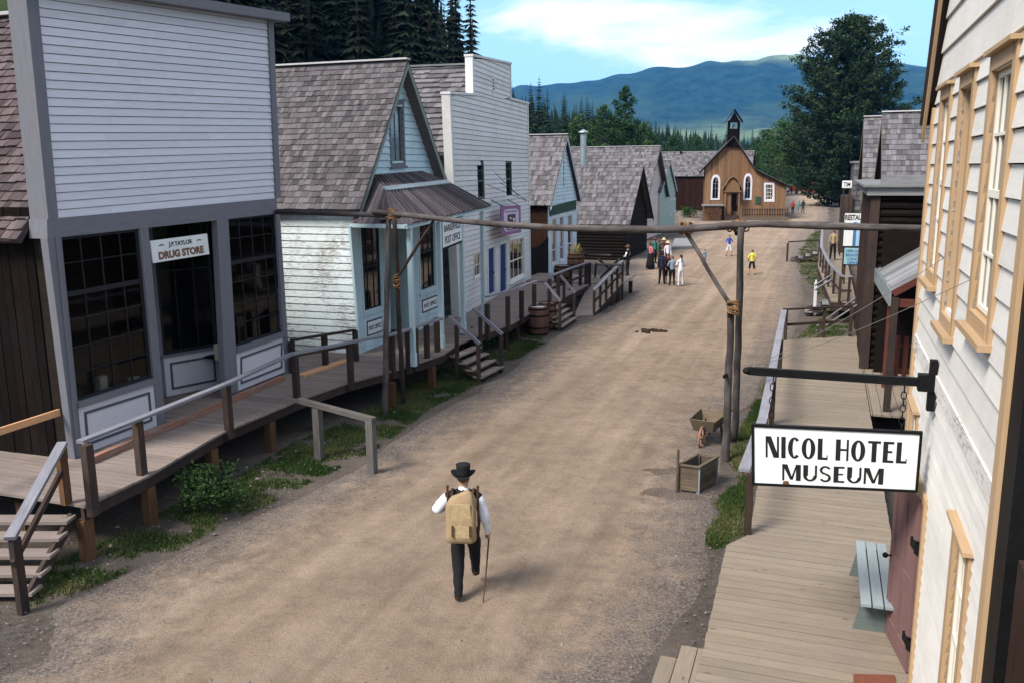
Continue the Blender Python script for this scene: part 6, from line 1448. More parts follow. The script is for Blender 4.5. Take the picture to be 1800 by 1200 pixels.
for z in (dz0 + .35, dz1 - .5): mb = MB(); hp = DL.pt(DL.W, z, 0); mb.beam(hp - DL.ea * .18, hp + DL.ea * .08, .03, .10); mb.tube([hp + Z * -.07, hp + Z * .07], .025, 8); mb.build('hinge', M['black'], lf)
# ================================================================ hanging sign
Wp = HS.P(1651, 673); n_ = HS.n; Lb = 1.0
for k in range(60):
    x = toX(Wp + n_ * Lb)[0]; Lb += (x - 1315) / 300
print('bar length', Lb, 'Wp', Wp); br = thing('sign_bracket', 'black iron bar bracket reaching out from the hotel wall above its name board', 'bracket', Wp)
mb = MB(); mb.beam(Wp + n_ * .05, Wp + n_ * Lb, .06, .085); mb.build('bar', M['black'], br)
mb = MB(); mb.ball(Wp + n_ * (Lb + .01), .05, sc=(1, 1, .8)); mb.build('bar_end', M['black'], br)
zt_ = HS.inv(1651, 627)[1]; zb_ = HS.inv(1648, 724)[1]; mb = MB(); mb.hexa([HS.pt(HS.inv(1651, 673)[0] + x, z, d) for d in (.03, .10) for x, z in ((-.05, zb_), (.05, zb_), (.05, zt_), (-.05, zt_))]); mb.build('wall_plate', M['black'], br)
mb = MB(); mb.beam(Wp + n_ * .05 , Wp + n_ * .2, .13, .17); mb.build('socket', M['black'], br)
M['wire'] = plain('rusty_wire', (.12, .11, .10), .7); GA = MB(); e_ = Wp + n_ * (Lb - .05) + Z * .04
for x, y, lb in ((1662, 452, 'upper'), (1704, 493, 'lower')): mb = MB(); w0 = HS.P(x, y, .03); pts = [w0.lerp(e_, k / 10) - Z * (.05 * math.sin(math.pi * k / 10)) for k in range(11)]; mb.tube(pts, .0032, 5); mb.build('guy_wire', M['wire'], br)
SG = Surf(V((Wp + n_ * Lb).x, (Wp + n_ * Lb).y), V(Wp.x, Wp.y)); q = pxq(SG, [(1322, 851), (1613, 864), (1622, 758), (1321, 744)])
sg = thing('hotel_sign', 'big white hanging board with bold black letters naming the hotel museum', 'sign', SG.pt(q[0][0], q[0][1])); SB = Bil(SG, q); w, h = SB.W, SB.H; print('sign', w, h)
mb = MB(); slab(mb, SB, .02, w - .02, .02, h - .02, -.02, .012); mb.build('board', M['signwhite'], sg)
mb = MB()
for a0, a1, b0_, b1_ in ((0, w, 0, .028), (0, w, h - .028, h), (0, .028, .028, h - .028), (w - .028, w, .028, h - .028)): slab(mb, SB, a0, a1, b0_, b1_, -.03, .025)
mb.build('frame', M['black'], sg)
mb = MB(); c = SB.inv(1382, 848); mb.hexa([SB.pt(c[0] + x, c[1] + y, d) for d in (.0, .016) for x, y in ((-.04, -.02), (.045, -.025), (.02, .03), (-.03, .025))]); mb.build('rust_chip', M['support'], sg)
for a in (.12, .88):
    mb = MB(); p = SB.pt(w * a, h, 0); tz = Wp.z - .05; 
    for k in range(7):
        c = p + Z * (tz - p.z) * (k + .5) / 7; ax = SG.ea if k % 2 else SG.n; r_ = (tz - p.z) / 14 * 1.25; m_ = 10; mb.tube([c + Z * math.cos(6.2832 * j / m_) * r_ + ax * math.sin(6.2832 * j / m_) * r_ * .6 for j in range(m_ + 1)], .006, 5)
    mb.build('chain', M['black'], sg)
# display lettering drawn as thick and thin strokes
def ring(cx, cy, rx, ry, tx, ty, a0=0, a1=360, n=40):
    out = []; 
    for k in range(n):
        t0_, t1_ = R(a0 + (a1 - a0) * k / n), R(a0 + (a1 - a0) * (k + 1) / n)
        o = lambda t, r1, r2: (cx + r1 * math.cos(t), cy + r2 * math.sin(t)); out.append([o(t0_, rx, ry), o(t1_, rx, ry), o(t1_, rx - tx, ry - ty), o(t0_, rx - tx, ry - ty)])
    return out
def bx(x0, y0, x1, y1): return [[(x0, y0), (x1, y0), (x1, y1), (x0, y1)]]
TK, TN = .30, .11      # thick and thin stroke (cap height = 1)
def glyph(c):
    if c == 'N': return .74, bx(0, 0, TN, 1) + bx(.74 - TN, 0, .74, 1) + [[(0, 1), (TK, 1), (.74, 0), (.74 - TK, 0)]]
    if c == 'I': return .24, bx(0, 0, .24, 1)
    if c == 'C': return .62, ring(.36, .5, .36, .5, .25, .09, 48, 312) 
    if c == 'O': return .74, ring(.37, .5, .37, .5, .24, .09)
    if c == 'L': return .54, bx(0, 0, .25, 1) + bx(.25, 0, .54, TN) + bx(.54 - .05, TN, .54, .22)
    if c == 'H': return .68, bx(0, 0, .25, 1) + bx(.68 - TN, 0, .68, 1) + bx(.25, .47, .68 - TN, .56)
    if c == 'T': return .66, bx(.205, 0, .455, 1 - TN) + bx(0, 1 - TN, .66, 1)
    if c == 'E': return .56, bx(0, 0, .25, 1) + bx(.25, 0, .56, TN) + bx(.25, 1 - TN, .55, 1) + bx(.25, .47, .48, .56)
    if c == 'M': return .98, bx(0, 0, TN, 1) + bx(.98 - .25, 0, .98, 1) + [[(0, 1), (.27, 1), (.56, .06), (.42, .06)], [(.56, .06), (.44, .06), (.73, 1), (.80, 1)]]
    if c == 'U': return .72, bx(0, .34, .25, 1) + bx(.72 - TN, .34, .72, 1) + ring(.36, .36, .36, .36, .18, .10, 180, 360, 24)
    if c == 'S': return .60, ring(.30, .735, .29, .265, .13, .10, 25, 270, 22) + ring(.30, .265, .30, .265, .14, .10, -155, 90, 22) 
    return .34, []
def word(txt, S_, a0, a1, b0_, b1_, name):
    tot = 0; gs = []
    for i, c in enumerate(txt): wd_, g_ = glyph(c); gs.append((tot, g_)); tot += wd_ + (.13 if c != ' ' else .06)
    tot -= .13; sx = (a1 - a0) / tot; sy = b1_ - b0_; mb = MB()
    for x, g_ in gs:
        for q_ in g_: mb.hexa([S_.pt(a0 + (x + px_) * sx, b0_ + py_ * sy, d) for d in (.010, .016) for px_, py_ in q_], .5)
    return mb.build(name, M['signtext'], sg)
q = [SB.inv(*p) for p in ((1346, 803), (1593, 812), (1346, 766), (1375, 844), (1552, 848), (1375, 816))]
a0, a1 = q[0][0], q[1][0]; yb = (q[0][1] + q[1][1]) / 2; yt = yb + (q[2][1] - q[0][1]); s1_ = SB.inv(1455, 790)[0]; s2_ = SB.inv(1469, 790)[0]; word('NICOL', SB, a0, s1_, yb, yt, 'lettering'); word('HOTEL', SB, s2_, a1, yb, yt, 'lettering')
word('MUSEUM', SB, q[3][0], q[4][0], (q[3][1] + q[4][1]) / 2, (q[3][1] + q[4][1]) / 2 + (q[5][1] - q[3][1]), 'lettering')
# dark posts at the near corner
root = thing('corner_post', 'thick black painted post at the near corner of the hotel, right edge of the picture', 'post', HS.pt(W_ + .1, 0)); mb = MB(); zc = HS.inv(1800, 470)[1]; slab(mb, HS, W_ + .07, W_ + .40, 0, zc, -.3, .02); mb.build('shaft', M['black'], root); mb = MB(); slab(mb, HS, W_ + .62, W_ + 1.2, 0, HS.inv(1800, 900)[1] - .3, -.3, .0); mb.build('board', M['brown_board'], root)
mb = MB(); slab(mb, HS, W_ + .07, W_ + 1.4, zc, zc + 1.6, -.3, -.02); mb.build('upper_board', M['brown_board'], root)
# ================================================================ bench, doormat
bt = [G(1503, 949, .9), G(1562, 949, .9), G(1512, 1060, .9), G(1566, 1060, .9)]; bl = (bt[0] + bt[1]) / 2; 
e = (bt[2] - bt[0]); e.z = 0; Lb_ = e.length; e.normalize(); sd_ = V(-e.y, e.x); 
if sd_.dot(SN) < 0: sd_ = -sd_
root = thing('bench', 'grey blue plank bench standing on the hotel boardwalk beside the open mauve door', 'bench', (bt[0].x, bt[0].y, zd2)); W3_ = .40
mb = MB()
for k in range(3):
    o_ = V(bt[0].x, bt[0].y, .885) + sd_ * (W3_ / 3 * (k + .5)); mb.beam(o_, o_ + e * Lb_, W3_ / 3 - .018, .035)
mb.build('seat', M['benchblue'], root)
for f in (.07, .86):
    mb = MB(); c = V(bt[0].x, bt[0].y) + e * Lb_ * f + sd_ * W3_ / 2
    mb.hexa([c - sd_ * .25 + Z * zd2, c + sd_ * .25 + Z * zd2, c + sd_ * .16 + Z * .865, c - sd_ * .16 + Z * .865] + [p + e * .04 for p in (c - sd_ * .25 + Z * zd2, c + sd_ * .25 + Z * zd2, c + sd_ * .16 + Z * .865, c - sd_ * .16 + Z * .865)]); mb.build('leg', M['benchleg'], root)
mb = MB(); c = V(bt[0].x, bt[0].y, .62) + sd_ * W3_ / 2; mb.beam(c + e * Lb_ * .1, c + e * Lb_ * .86, .04, .09); mb.build('stretcher', M['benchleg'], root)
mc = [G(x, y, zd2 + .004) for x, y in ((1500, 1186), (1572, 1188), (1580, 1230), (1500, 1230))]; mb = MB(); mb.hexa(mc + [p + Z * .02 for p in mc]); tag(mb.build('doormat', M['mat']), 'reddish brown doormat on the boardwalk at the bottom edge', 'doormat')
b = G(1560, 895, .1); bush((b.x + .15, b.y + 1.2, .1), .22, .9, 1200, .05, 'leafy green plant between the boardwalk and the mauve door', 12)
# ================================================================ dark log building with flat parapet
JA = P3(1519, 646); S2A = JA + SD * 9; JS = Surf(S2A, JA); print('JA', JA)
ztp = Zat(1513, 325, JA); root = thing('log_building', 'dark log building with a flat plank cornice, just beyond the hotel corner', 'building', (JA.x, JA.y, zd2)); JB = Surf(JA, JA + SN * 8)
mb = MB(); logs(mb, JB, [(.0, 0), (8, 0), (8, ztp - .1), (0, ztp - .1)], .21); mb.build('side_wall', M['dark_log'], root)
mb = MB(); vboards(mb, JS, [(0, .3), (9, .3), (9, ztp - .1), (0, ztp - .1)], .2, jit=.1); mb.build('front_wall', M['brown_board'], root)
mb = MB(); mb.poly([JB.pt(0, 0, -9), JB.pt(8, 0, -9), JB.pt(8, ztp, -9), JB.pt(0, ztp, -9)]); slab(mb, JB, .1, 8, 0, ztp - .12, -8.9, -.2); mb.build('core', M['dark_log'], root)
mb = MB(); mb.post(V(JA.x, JA.y, .3) - SN * .02, ztp - .35, .26, .24); mb.build('corner_post', M['post'], root)
mb = MB(); slab(mb, JB, -.35, 8, ztp - .06, ztp, -9, .35); slab(mb, JB, -.25, 8, ztp - .28, ztp - .062, .1, .24); slab(mb, JS, 0, 9.1, ztp - .28, ztp - .062, .1, .24); mb.build('cornice', M['roofboard'], root)
mb = MB(); slab(mb, JB, 0.1, 8, ztp + .001, ztp + .25, -.4, -.2); mb.build('parapet', M['roofboard'], root)
# outer leaning boards on its street front
mb = MB(); slab(mb, JS, 5.5, 8.7, zd2, zd2 + 2.6, .06, .09); mb.build('shutter', M['brown_board'], root)
# porch with plank shed roof
PP = G(1558, 722, zd2); zpe = Zat(1564, 515, PP); root = thing('shed_porch', 'open porch with sloping grey plank roof and pale eave board beyond the hotel corner', 'porch', (PP.x, PP.y, zd2)); print('porch', PP, zpe)
En = V(PP.x, PP.y) + SN * -.05; Ef = G(1529, 458, zpe); Ef = V(Ef.x, Ef.y); sN = st(En.x, En.y); En3 = V(En.x, En.y, zpe); Ef3 = V(Ef.x, Ef.y, zpe); up_ = 2.7
UF = G(1622, 409, zpe + 1.15); 
rs = (V(UF.x, UF.y) - Ef).dot(SN); print('ratio', rs, (V(UF.x, UF.y) - Ef).dot(SD)); rise = Vector((SN.x, SN.y, .66)) * 3.0
mb = MB(); boards_between(mb, Ef3, En3, Ef3 + rise, En3 + rise, 1) if 0 else None
n_b = 13
for i in range(n_b):
    f, g = i / n_b, (i + .94) / n_b; a, b = Ef3.lerp(En3, f), Ef3.lerp(En3, g); d = .03 * (i % 2); mb.hexa([a, b, b + rise, a + rise] + [p + Z * (.03 + d) for p in (a, b, b + rise, a + rise)])
mb.build('roof', M['roofboard'], root)
mb = MB(); d_ = -SN * .03; mb.hexa([Ef3 + d_ - Z * .28, En3 + d_ - Z * .30, En3 + d_ + Z * .07, Ef3 + d_ + Z * .08] + [p - SN * .04 for p in (Ef3 + d_ - Z * .28, En3 + d_ - Z * .30, En3 + d_ + Z * .07, Ef3 + d_ + Z * .08)]); mb.build('eave_board', M['zinc'], root)
mb = MB(); mb.post(V(PP.x, PP.y, zd2), zpe - zd2 - .1, .15); mb.build('post', M['post'], root)
mb = MB(); q0 = V(PP.x, PP.y) + SD * 2.4 + SN * .1; mb.post(V(q0.x, q0.y, zd2), zpe - zd2 - .1, .15); mb.build('post', M['redfence'], root)
mb = MB(); a = V(PP.x, PP.y, zpe - .22); mb.beam(a, a + SN * 3.0, .08, .18); mb.build('beam', M['redfence'], root)
mb = MB(); mb.beam(En3 + V(0, 0, -.02) - SD * .02, En3 + rise - SD * .02 - Z * .02, .05, .14); mb.build('rafter', M['redfence'], root)
# porch floor
s_p = st(PP.x, PP.y); fl = [xy(s_p[0] - .8, s_p[1] - .5), xy(s_p[0] - .8, s_p[1] + 5), xy(sE + .2, s_p[1] + 5), xy(sE + .2, s_p[1] - .5)]
wlp = wl_(s_p[0]); tw_ = st(wlp.x, wlp.y)[1] + .02
fl = [xy(s_p[0] - .35, tw_), xy(s_p[0] - .35, tw_ + 5), xy(sE, tw_ + 5), xy(sE, tw_)]; mb = MB(); planks(mb, [(p.x, p.y) for p in fl], zd2 - .004, SD, .2); mb.build('floor', M['deckR'], root)
sf = Surf(xy(s_p[0] + 2.9, tw_ + .55), xy(s_p[0] + 2.9, tw_ + 5)); fr = thing('slat_fence', 'red stained slat fence standing in the shadow of the plank porch', 'fence', sf.pt(0, zd2)); mb = MB()
for k in range(16): slab(mb, sf, .1 + k * .2, .22 + k * .2, zd2 + .05, zd2 + 1.25, 0, .03)
mb.build('slats', M['redfence'], fr); mb = MB(); slab(mb, sf, 0, 3.4, zd2 + .3, zd2 + .4, -.05, 0); slab(mb, sf, 0, 3.4, zd2 + .95, zd2 + 1.05, -.05, 0); mb.build('rail', M['redfence'], fr)
lr = thing('low_rail', 'low pale horizontal rail in front of the red slat fence', 'rail', sf.pt(.6, zd2, 1.3)); mb = MB(); slab(mb, sf, .35, 3.2, zd2 + .42, zd2 + .5, 1.25, 1.4); mb.build('rail', M['rail'], lr); mb = MB(); slab(mb, sf, .4, .5, zd2, zd2 + .42, 1.28, 1.38); mb.build('post', M['post'], lr); mb = MB(); slab(mb, sf, 3.0, 3.1, zd2, zd2 + .42, 1.28, 1.38); mb.build('post', M['post'], lr)
bk = MB(); slab(bk, sf, -.3, 4.5, zd2, zpe + 1.2, -1.3, -1.2); tag(bk.build('board_wall', M['dark_log']), 'dark board wall closing the back of the plank porch', 'wall')
# ================================================================ shingled roofs beyond
M['raketan'] = wood('grey_tan_rake_board', (.15, .13, .10), (.24, .21, .16), .2, 12, .8)
def rhouse(name, label, s_near, wid, tfront, ze, zr, D, **k):
    B = xy(s_near, tfront); A = xy(s_near + wid, tfront); return gable(name, label, A, B, 0, ze, zr, D, nearB=True, **k)
sj = st(JA.x, JA.y); tj = sj[1]
def ridge_z(s, px): S_ = Surf(xy(s, tj), xy(s, tj + 20)); return S_.inv(*px)[1]
rhouse('shingled_house', 'grey shingled roof with ochre rake board, right behind the dark log building', sj[0] + 10, 7.5, tj + 1.2, ridge_z(sj[0] + 10, (1560, 322)) - .6, ridge_z(sj[0] + 13.75, (1600, 199)), 12, front='brown_board', side='brown_board', roof='shingle_grey', pitch=.2, over=.5, eave=.3, trim='raketan', rexp=.31, rw=.16, cat='house')
rhouse('shingled_house', 'second grey shingled roof, farther and partly hidden left of the first', sj[0] + 18.5, 7, tj + .8, ridge_z(sj[0] + 18.5, (1530, 318)) - .3, ridge_z(sj[0] + 22, (1550, 207)), 12, front='brown_board', side='brown_board', roof='shingle_grey', pitch=.2, over=.5, eave=.3, trim='raketan', rexp=.33, rw=.18, cat='house')
# grey shingled narrow wall with signs
s_ = sj[0] + 32; tS = Surf(xy(s_, tj - 1), xy(s_, tj + 12)); a0 = tS.inv(1498, 340)[0]; z1 = tS.inv(1505, 287)[1]; root = thing('shingled_tower', 'narrow grey shingle-clad wall front beside the small white sign', 'building', tS.pt(a0, 0)); mb = MB()
T2 = Surf(tS.pt(a0, 0), tS.pt(a0 + 3, 0)); shingles(mb, T2, [(0, 0), (3, 0), (3, z1), (0, z1)], .3, .22, .03); slab(mb, T2, .02, 3, 0, z1 - .02, -7, -.01); mb.build('wall', M['shingle_grey'], root); mb = MB(); slab(mb, T2, -.1, 3.1, z1, z1 + .12, -7.1, .1); mb.build('coping', M['roofboard'], root)
mb = MB(); slab(mb, T2, -.6, .05, .3, T2.inv(1500, 345)[1], -3, .3); mb.build('porch_post', M['post'], root)
def board_sign(name, label, s, px, txts, border='black', field='signwhite', group=None, tcol='signtext', bw=.04, extra=0):
    S_ = Surf(xy(s, tj - 6), xy(s, tj + 4)); q = pxq(S_, px); a0, b0_ = q[0]; a1, b1_ = q[2]; a1 += extra * (a1 - a0); sg = thing(name, label, 'sign', S_.pt(a0, b0_)); T = Surf(S_.pt(a0, 0), S_.pt(a1, 0)); w, h = a1 - a0, b1_ - b0_
    mb = MB(); slab(mb, T, 0, w, b0_, b1_, -.05, 0); mb.build('frame', M[border], sg); mb = MB(); slab(mb, T, bw, w - bw, b0_ + bw, b1_ - bw, 0, .008); mb.build('board', M[field], sg)
    for t_, fx, fy, fh, ft in txts: letters(t_, T, w * fx, b0_ + h * fy, h * fh, tcol, sg, d=.009, off=.008, fit=w * ft)
    for a in (.1, w - .1): mb = MB(); mb.beam(T.pt(a, 0, -.1), T.pt(a, b1_, -.1), .09, .07, up=SD); mb.build('post', M['post'], sg)
    return sg, T, w, h, b0_
board_sign('small_sign', 'tiny white sign with three black letters, high left of the grey shingled wall', s_ - 2, [(1480, 331), (1498, 331), (1498, 318), (1480, 318)], [('TIM', .5, .5, .6, .7)], 'signwhite')
sR = sj[0] + 18
sg1, T, w, h, b0_ = board_sign('restaurant_sign', 'white restaurant sign with a blue striped lower panel beside the dark corner post', sR, [(1480, 434), (1518, 434), (1518, 374), (1480, 374)], [], 'signtext', extra=.65)
letters('RESTAURANT', T, w * .5, b0_ + h * .86, h * .15, 'signtext', sg1, d=.012, off=.012, fit=w * .92)
M['signblue'] = plain('blue_sign_paint', (.05, .14, .30), .5); M['signlight'] = plain('light_blue_sign_paint', (.30, .48, .68), .5); M['signteal'] = plain('pale_teal_sign_paint', (.25, .42, .46), .5)
mb = MB(); slab(mb, T, w * .32, w * .42, b0_ + .05, b0_ + h * .72, .009, .014); mb.build('panel', M['signblue'], sg1); mb = MB(); slab(mb, T, w * .42, w * .9, b0_ + .05, b0_ + h * .72, .009, .016); mb.build('panel', M['signlight'], sg1)
sg2, T, w, h, b0_ = board_sign('teal_sign', 'black framed pale teal sign with small dark writing, below the restaurant sign', sR - 1.5, [(1481, 466), (1518, 466), (1518, 435), (1481, 435)], [('OPEN DAILY', .5, .78, .14, .8), ('BREAKFAST', .5, .56, .16, .8), ('LUNCH', .5, .34, .14, .6), ('DINNER', .5, .14, .14, .6)], 'black', 'signteal', tcol='signblue', extra=.15)
# ================================================================ second right boardwalk
zr2 = .7
def P4(x, y, z=zr2): p = G(x, y, z); return V(p.x, p.y)
E0, E1, E2 = P4(1461, 530), P4(1498, 534), P4(1438, 469); sE0 = st(E0.x, E0.y); sE2 = st(E2.x, E2.y); far_ = xy(sE2[0] + 14, sE2[1])
pr = [E0, E2, far_, xy(sE2[0] + 14, tj + .1), xy(sE0[0], tj + .1)]
b2_ = thing('boardwalk', 'far right plank boardwalk with a bent pale handrail, beyond the dark log building', 'boardwalk', (E0.x, E0.y, zr2)); mb = MB(); planks(mb, [(p.x, p.y) for p in pr], zr2, SN, .2); mb.build('planking', M['deckR'], b2_)
mb = MB()
for a, b in ((E0, E2), (E2, far_), (E0, xy(sE0[0], tj))): mb.beam(V(a.x, a.y, zr2 - .2), V(b.x, b.y, zr2 - .2), .06, .3)
mb.build('joist', M['post'], b2_)
for f in (0, .25, .5, .75, 1): p = E0.lerp(E2, f) + SN * .2; mb = MB(); mb.post(V(p.x, p.y, -.1), zr2, .2); mb.build('support_post', M['post'], b2_)
i0 = SN * .1
railrun(b2_, [V(E0.x, E0.y) + i0 * 3, E0.lerp(E2, .35) + i0, E2 + i0, far_ + i0], 1.75, [E0 + i0 * 3, E0.lerp(E2, .18) + i0 * 2, E0.lerp(E2, .35) + i0, E0.lerp(E2, .55) + i0, E0.lerp(E2, .78) + i0, E2 + i0, E2.lerp(far_, .35) + i0, E2.lerp(far_, .7) + i0], zr2, mid=.45)
railrun(b2_, [E0 + i0 * 3, xy(sE0[0], tj - .1)], 1.72, [xy(sE0[0], tj - .2)], zr2, mats=('rail', 'post'), mid=.45)
def lsteps(label, c, wd, w_, n, z0, run, dn): return stairs('side_steps', label, c, dn, wd, w_, n, z0 / (n + 1), run, z0, mat='roofboard')
c = P4(1440, 440, .7); ls = lsteps('four short steps with a small rail, leading left off the far right boardwalk', c + SD * -.2, SD, 1.3, 4, .7, .42, -SN)
p0 = c - SN * 1.9 - SD * .8; p1 = c - SD * .8; mb = MB(); mb.beam(V(p0.x, p0.y, 1.25), V(p1.x, p1.y, 1.4), .08, .08); mb.build('rail', M['post'], ls)
for p, hh in ((p0, 1.22), (p1, 1.4)): mb = MB(); mb.post(V(p.x, p.y, -.05), hh, .12); mb.build('post', M['post'], ls)
c = P4(1461, 528, .7) + SD * .8; ls = lsteps('two pale steps with a white newel post, near corner of the far right boardwalk', c, SD, 1.2, 3, .7, .32, -SN)
p = G(1431, 553, 0); mb = MB(); mb.post(V(p.x, p.y, -.05), 1.35, .16, .12); mb.post(V(p.x, p.y, 1.3), .12, .09, .07); mb.build('newel_post', M['white_ds'], ls)
for dx in (0, 8): a = G(1433 , 510 - dx, 1.3); b = G(1462, 492 - dx, 1.6); mb = MB(); mb.beam(a, b, .05, .06); mb.build('handrail', M['rail'], ls)
# slanting pipe rails in the dip beyond the railing end
root = thing('pipe_handrail', 'pair of thin slanting grey rails beyond the end railing of the hotel boardwalk', 'handrail', G(1450, 590))
for x0, y0, x1, y1 in ((1436, 573, 1508, 521), (1450, 573, 1508, 535)): mb = MB(); mb.tube([G(x0, y0, .35), G(x1, y1, 1.2)], .03, 7); mb.build('rail', M['rail'], root)
for x0, y0, z0_ in ((1440, 571, .5), (1500, 532, 1.1)): mb = MB(); q_ = G(x0, y0, z0_); mb.post(V(q_.x, q_.y, -.05), z0_, .06); mb.build('post', M['post'], root)
# ================================================================ crate, barrow, stakes, droppings
c0, c1, c2 = G(1227, 868), G(1192, 863), G(1262, 846); zt = Zat(1227, 823, c0); print('crate z', zt, (c1 - c0).length, (c2 - c0).length)
root = thing('wooden_crate', 'open square plank crate with corner battens on the ground beside the gateway posts', 'crate', c0); e1 = (c1 - c0); e2 = (c2 - c0); e2 = e2.normalized() * min(e2.length, .8); c3 = c0 + e1 + e2; c1 = c0 + e1; c2 = c0 + e2; Cc = (c0 + c3) / 2; cs = [c0, c1, c3, c2]
for i in range(4):
    a, b = cs[i], cs[(i + 1) % 4]; mb = MB(); W4 = Surf(a, b); n = 4
    for k in range(n): slab(mb, W4, .01, W4.W - .01, .04 + (zt - .04) * k / n, .04 + (zt - .04) * (k + .95) / n, -.012 if (W4.n.dot(Cc - a) < 0) else .0, .012)
    mb.build('side', M['crate'], root)
for p in cs: q = p + (Cc - p).normalized() * .035; mb = MB(); mb.post(V(q.x, q.y, 0), zt + .015, .055, ax=e1.normalized()); mb.build('corner_batten', M['rail'], root)
mb = MB(); mb.hexa([p.lerp(Cc, .06) + Z * .2 for p in cs] + [p.lerp(Cc, .06) + Z * (zt - .16) for p in cs]); mb.build('earth_fill', M['ground'], root)
mb = MB()
for i in range(4): a, b = cs[i] + Z * (zt + .03), cs[(i + 1) % 4] + Z * (zt + .03); mb.beam(a, b, .06, .025)
mb.build('rim', M['crate'], root)
p = G(1190, 864); mb = MB(); mb.tube([p - Z * .1, p + Z * .45, V(p.x, p.y, Zat(1190, 789, p))], [.03, .028, .024], 8); tag(mb.build('stake', M['crate']), 'upright thin wooden stake beside the plank crate', 'stake')
M['wet'] = plain('wet_earth', (.125, .092, .068), .9, .1, .3, 5)
def blob(px, name, mat, seed, z=.034):
    r = random.Random(seed); P = [G(x, y) for x, y in px]; Q = smooth_poly([(p.x, p.y) for p in P], 5); Q = [(x + .04 * noise.noise(V(x * 6, y * 6, seed)), y + .04 * noise.noise(V(x * 6, y * 6, seed + 9))) for x, y in Q]; cx = sum(q[0] for q in Q) / len(Q); cy = sum(q[1] for q in Q) / len(Q)
    mb = MB(); n = len(Q); rings = [1, .75, .5, .25]
    for i in range(n):
        a, b = Q[i], Q[(i + 1) % n]
        for f, g in ((1, .66), (.66, .33)):
            pp = [V(cx + (x - cx) * s_, cy + (y - cy) * s_, 0) for (x, y), s_ in ((a, f), (b, f), (b, g), (a, g))]
            for p in pp: p.z = rel(p.x, p.y) + z + (-.02 if False else 0)
            mb.poly(pp)
        pp = [V(cx + (x - cx) * s_, cy + (y - cy) * s_, 0) for (x, y), s_ in ((a, .33), (b, .33), ((cx, cy), 1))]
        for p in pp: p.z = rel(p.x, p.y) + z
        mb.poly(pp)
    o = mb.build(name, M[mat]); o['kind'] = 'structure'; return o
0 and blob([(1142, 822), (1155, 817), (1186, 820), (1190, 835), (1168, 841), (1148, 832)], 'wet_patch', 'wet', 1); 0 and blob([(1138, 868), (1142, 855), (1160, 848), (1188, 853), (1190, 868), (1165, 876), (1148, 882), (1137, 878)], 'wet_patch', 'wet', 2)
0 and blob([(1245, 846), (1262, 822), (1285, 838), (1290, 846), (1268, 852)], 'wet_patch', 'wet', 3); 0 and blob([(1228, 876), (1260, 868), (1290, 880), (1288, 890), (1260, 884), (1238, 890)], 'wet_patch', 'wet', 4)
M['dropping'] = plain('dark_dropping', (.030, .020, .012), .95, .1, .3, 9); d = G(1145, 583); root = thing('horse_droppings', 'small dark scatter of horse droppings in the middle of the street', 'droppings', d); r = random.Random(4)
for k in range(26): q = d + Vector((r.gauss(0, .28), r.gauss(0, .2), .03)); mb = MB(); mb.ball(q, r.uniform(.05, .10), 7, 5, sc=(1.1, 1, .8)); mb.build('clod', M['dropping'], root)
# wheelbarrow
w0 = G(1233, 786); root = thing('wheelbarrow', 'small old wooden wheelbarrow standing left of the gateway posts', 'wheelbarrow', w0); ah = (G(1262, 768) - w0); ah.z = 0; ah.normalize(); ah = (ah * .75 + V(.2, .6)).normalized(); sd = V(-ah.y, ah.x)
def wb(x, y, z): return w0 + ah * x + sd * y + Z * z
mb = MB(); ck = [wb(0 + .23 * math.cos(a), 0, .23 + .23 * math.sin(a)) for a in [2 * math.pi * k / 18 for k in range(19)]]; mb.tube(ck, .025, 7, caps=False); mb.tube([wb(0, -.05, .23), wb(0, .05, .23)], .05, 10)
for k in range(6): a = math.pi * k / 3; mb.beam(wb(0, 0, .23), wb(.22 * math.cos(a), 0, .23 + .22 * math.sin(a)), .025, .025)
mb.build('wheel', M['wornred'], root)
b = [wb(.12, -.20, .34), wb(.85, -.22, .34), wb(.85, .22, .34), wb(.12, .20, .34)]; t4 = [wb(.0, -.27, .62), wb(.98, -.30, .60), wb(.98, .30, .60), wb(.0, .27, .62)]
for i in range(4): j = (i + 1) % 4; mb = MB(); nn = (b[j] - b[i]).cross(t4[i] - b[i]).normalized() * .02; mb.hexa([b[i], b[j], t4[j], t4[i]] + [p + nn for p in (b[i], b[j], t4[j], t4[i])]); mb.build('tray_side', M['crate'], root)
mb = MB(); mb.hexa(b + [p + Z * .02 for p in b]); mb.build('tray_floor', M['crate'], root)
for s in (-1, 1): mb = MB(); mb.beam(wb(-.05, s * .07, .24), wb(1.45, s * .27, .52), .045, .05); mb.build('handle', M['crate'], root); mb = MB(); mb.beam(wb(.8, s * .2, .36), wb(.85, s * .24, .02), .045, .045); mb.build('leg', M['crate'], root)
# planter with spiky plant
pb_ = G(1012, 474, .8); barrel((pb_.x, pb_.y, .85), 'dark round tub holding a spiky yellow plant in front of the log cabin', .8, .45); L = Vector((pb_.x, pb_.y, 1.55)); root = thing('spiky_plant', 'spiky yellow green plant fanning out of the dark tub', 'plant', L); mb = MB(); r = random.Random(2)
M['yellowleaf'] = leafmat('yellow_leaf', (.16, .13, .04), (.26, .22, .08), (.36, .32, .14))
for k in range(44): a = r.random() * 6.28; el_ = r.uniform(.25, 1.4); d_ = V(math.cos(a) * math.cos(el_), math.sin(a) * math.cos(el_), math.sin(el_)); s_ = d_.cross(Z).normalized() * .02; e_ = L + d_ * r.uniform(.5, .8) - Z * .05; mb.poly([L - s_, L.lerp(e_, .5) - s_ * 1.4 + Z * .04, e_, L.lerp(e_, .5) + s_ * 1.4 + Z * .04])
mb.build('leaves', M['yellowleaf'], root)
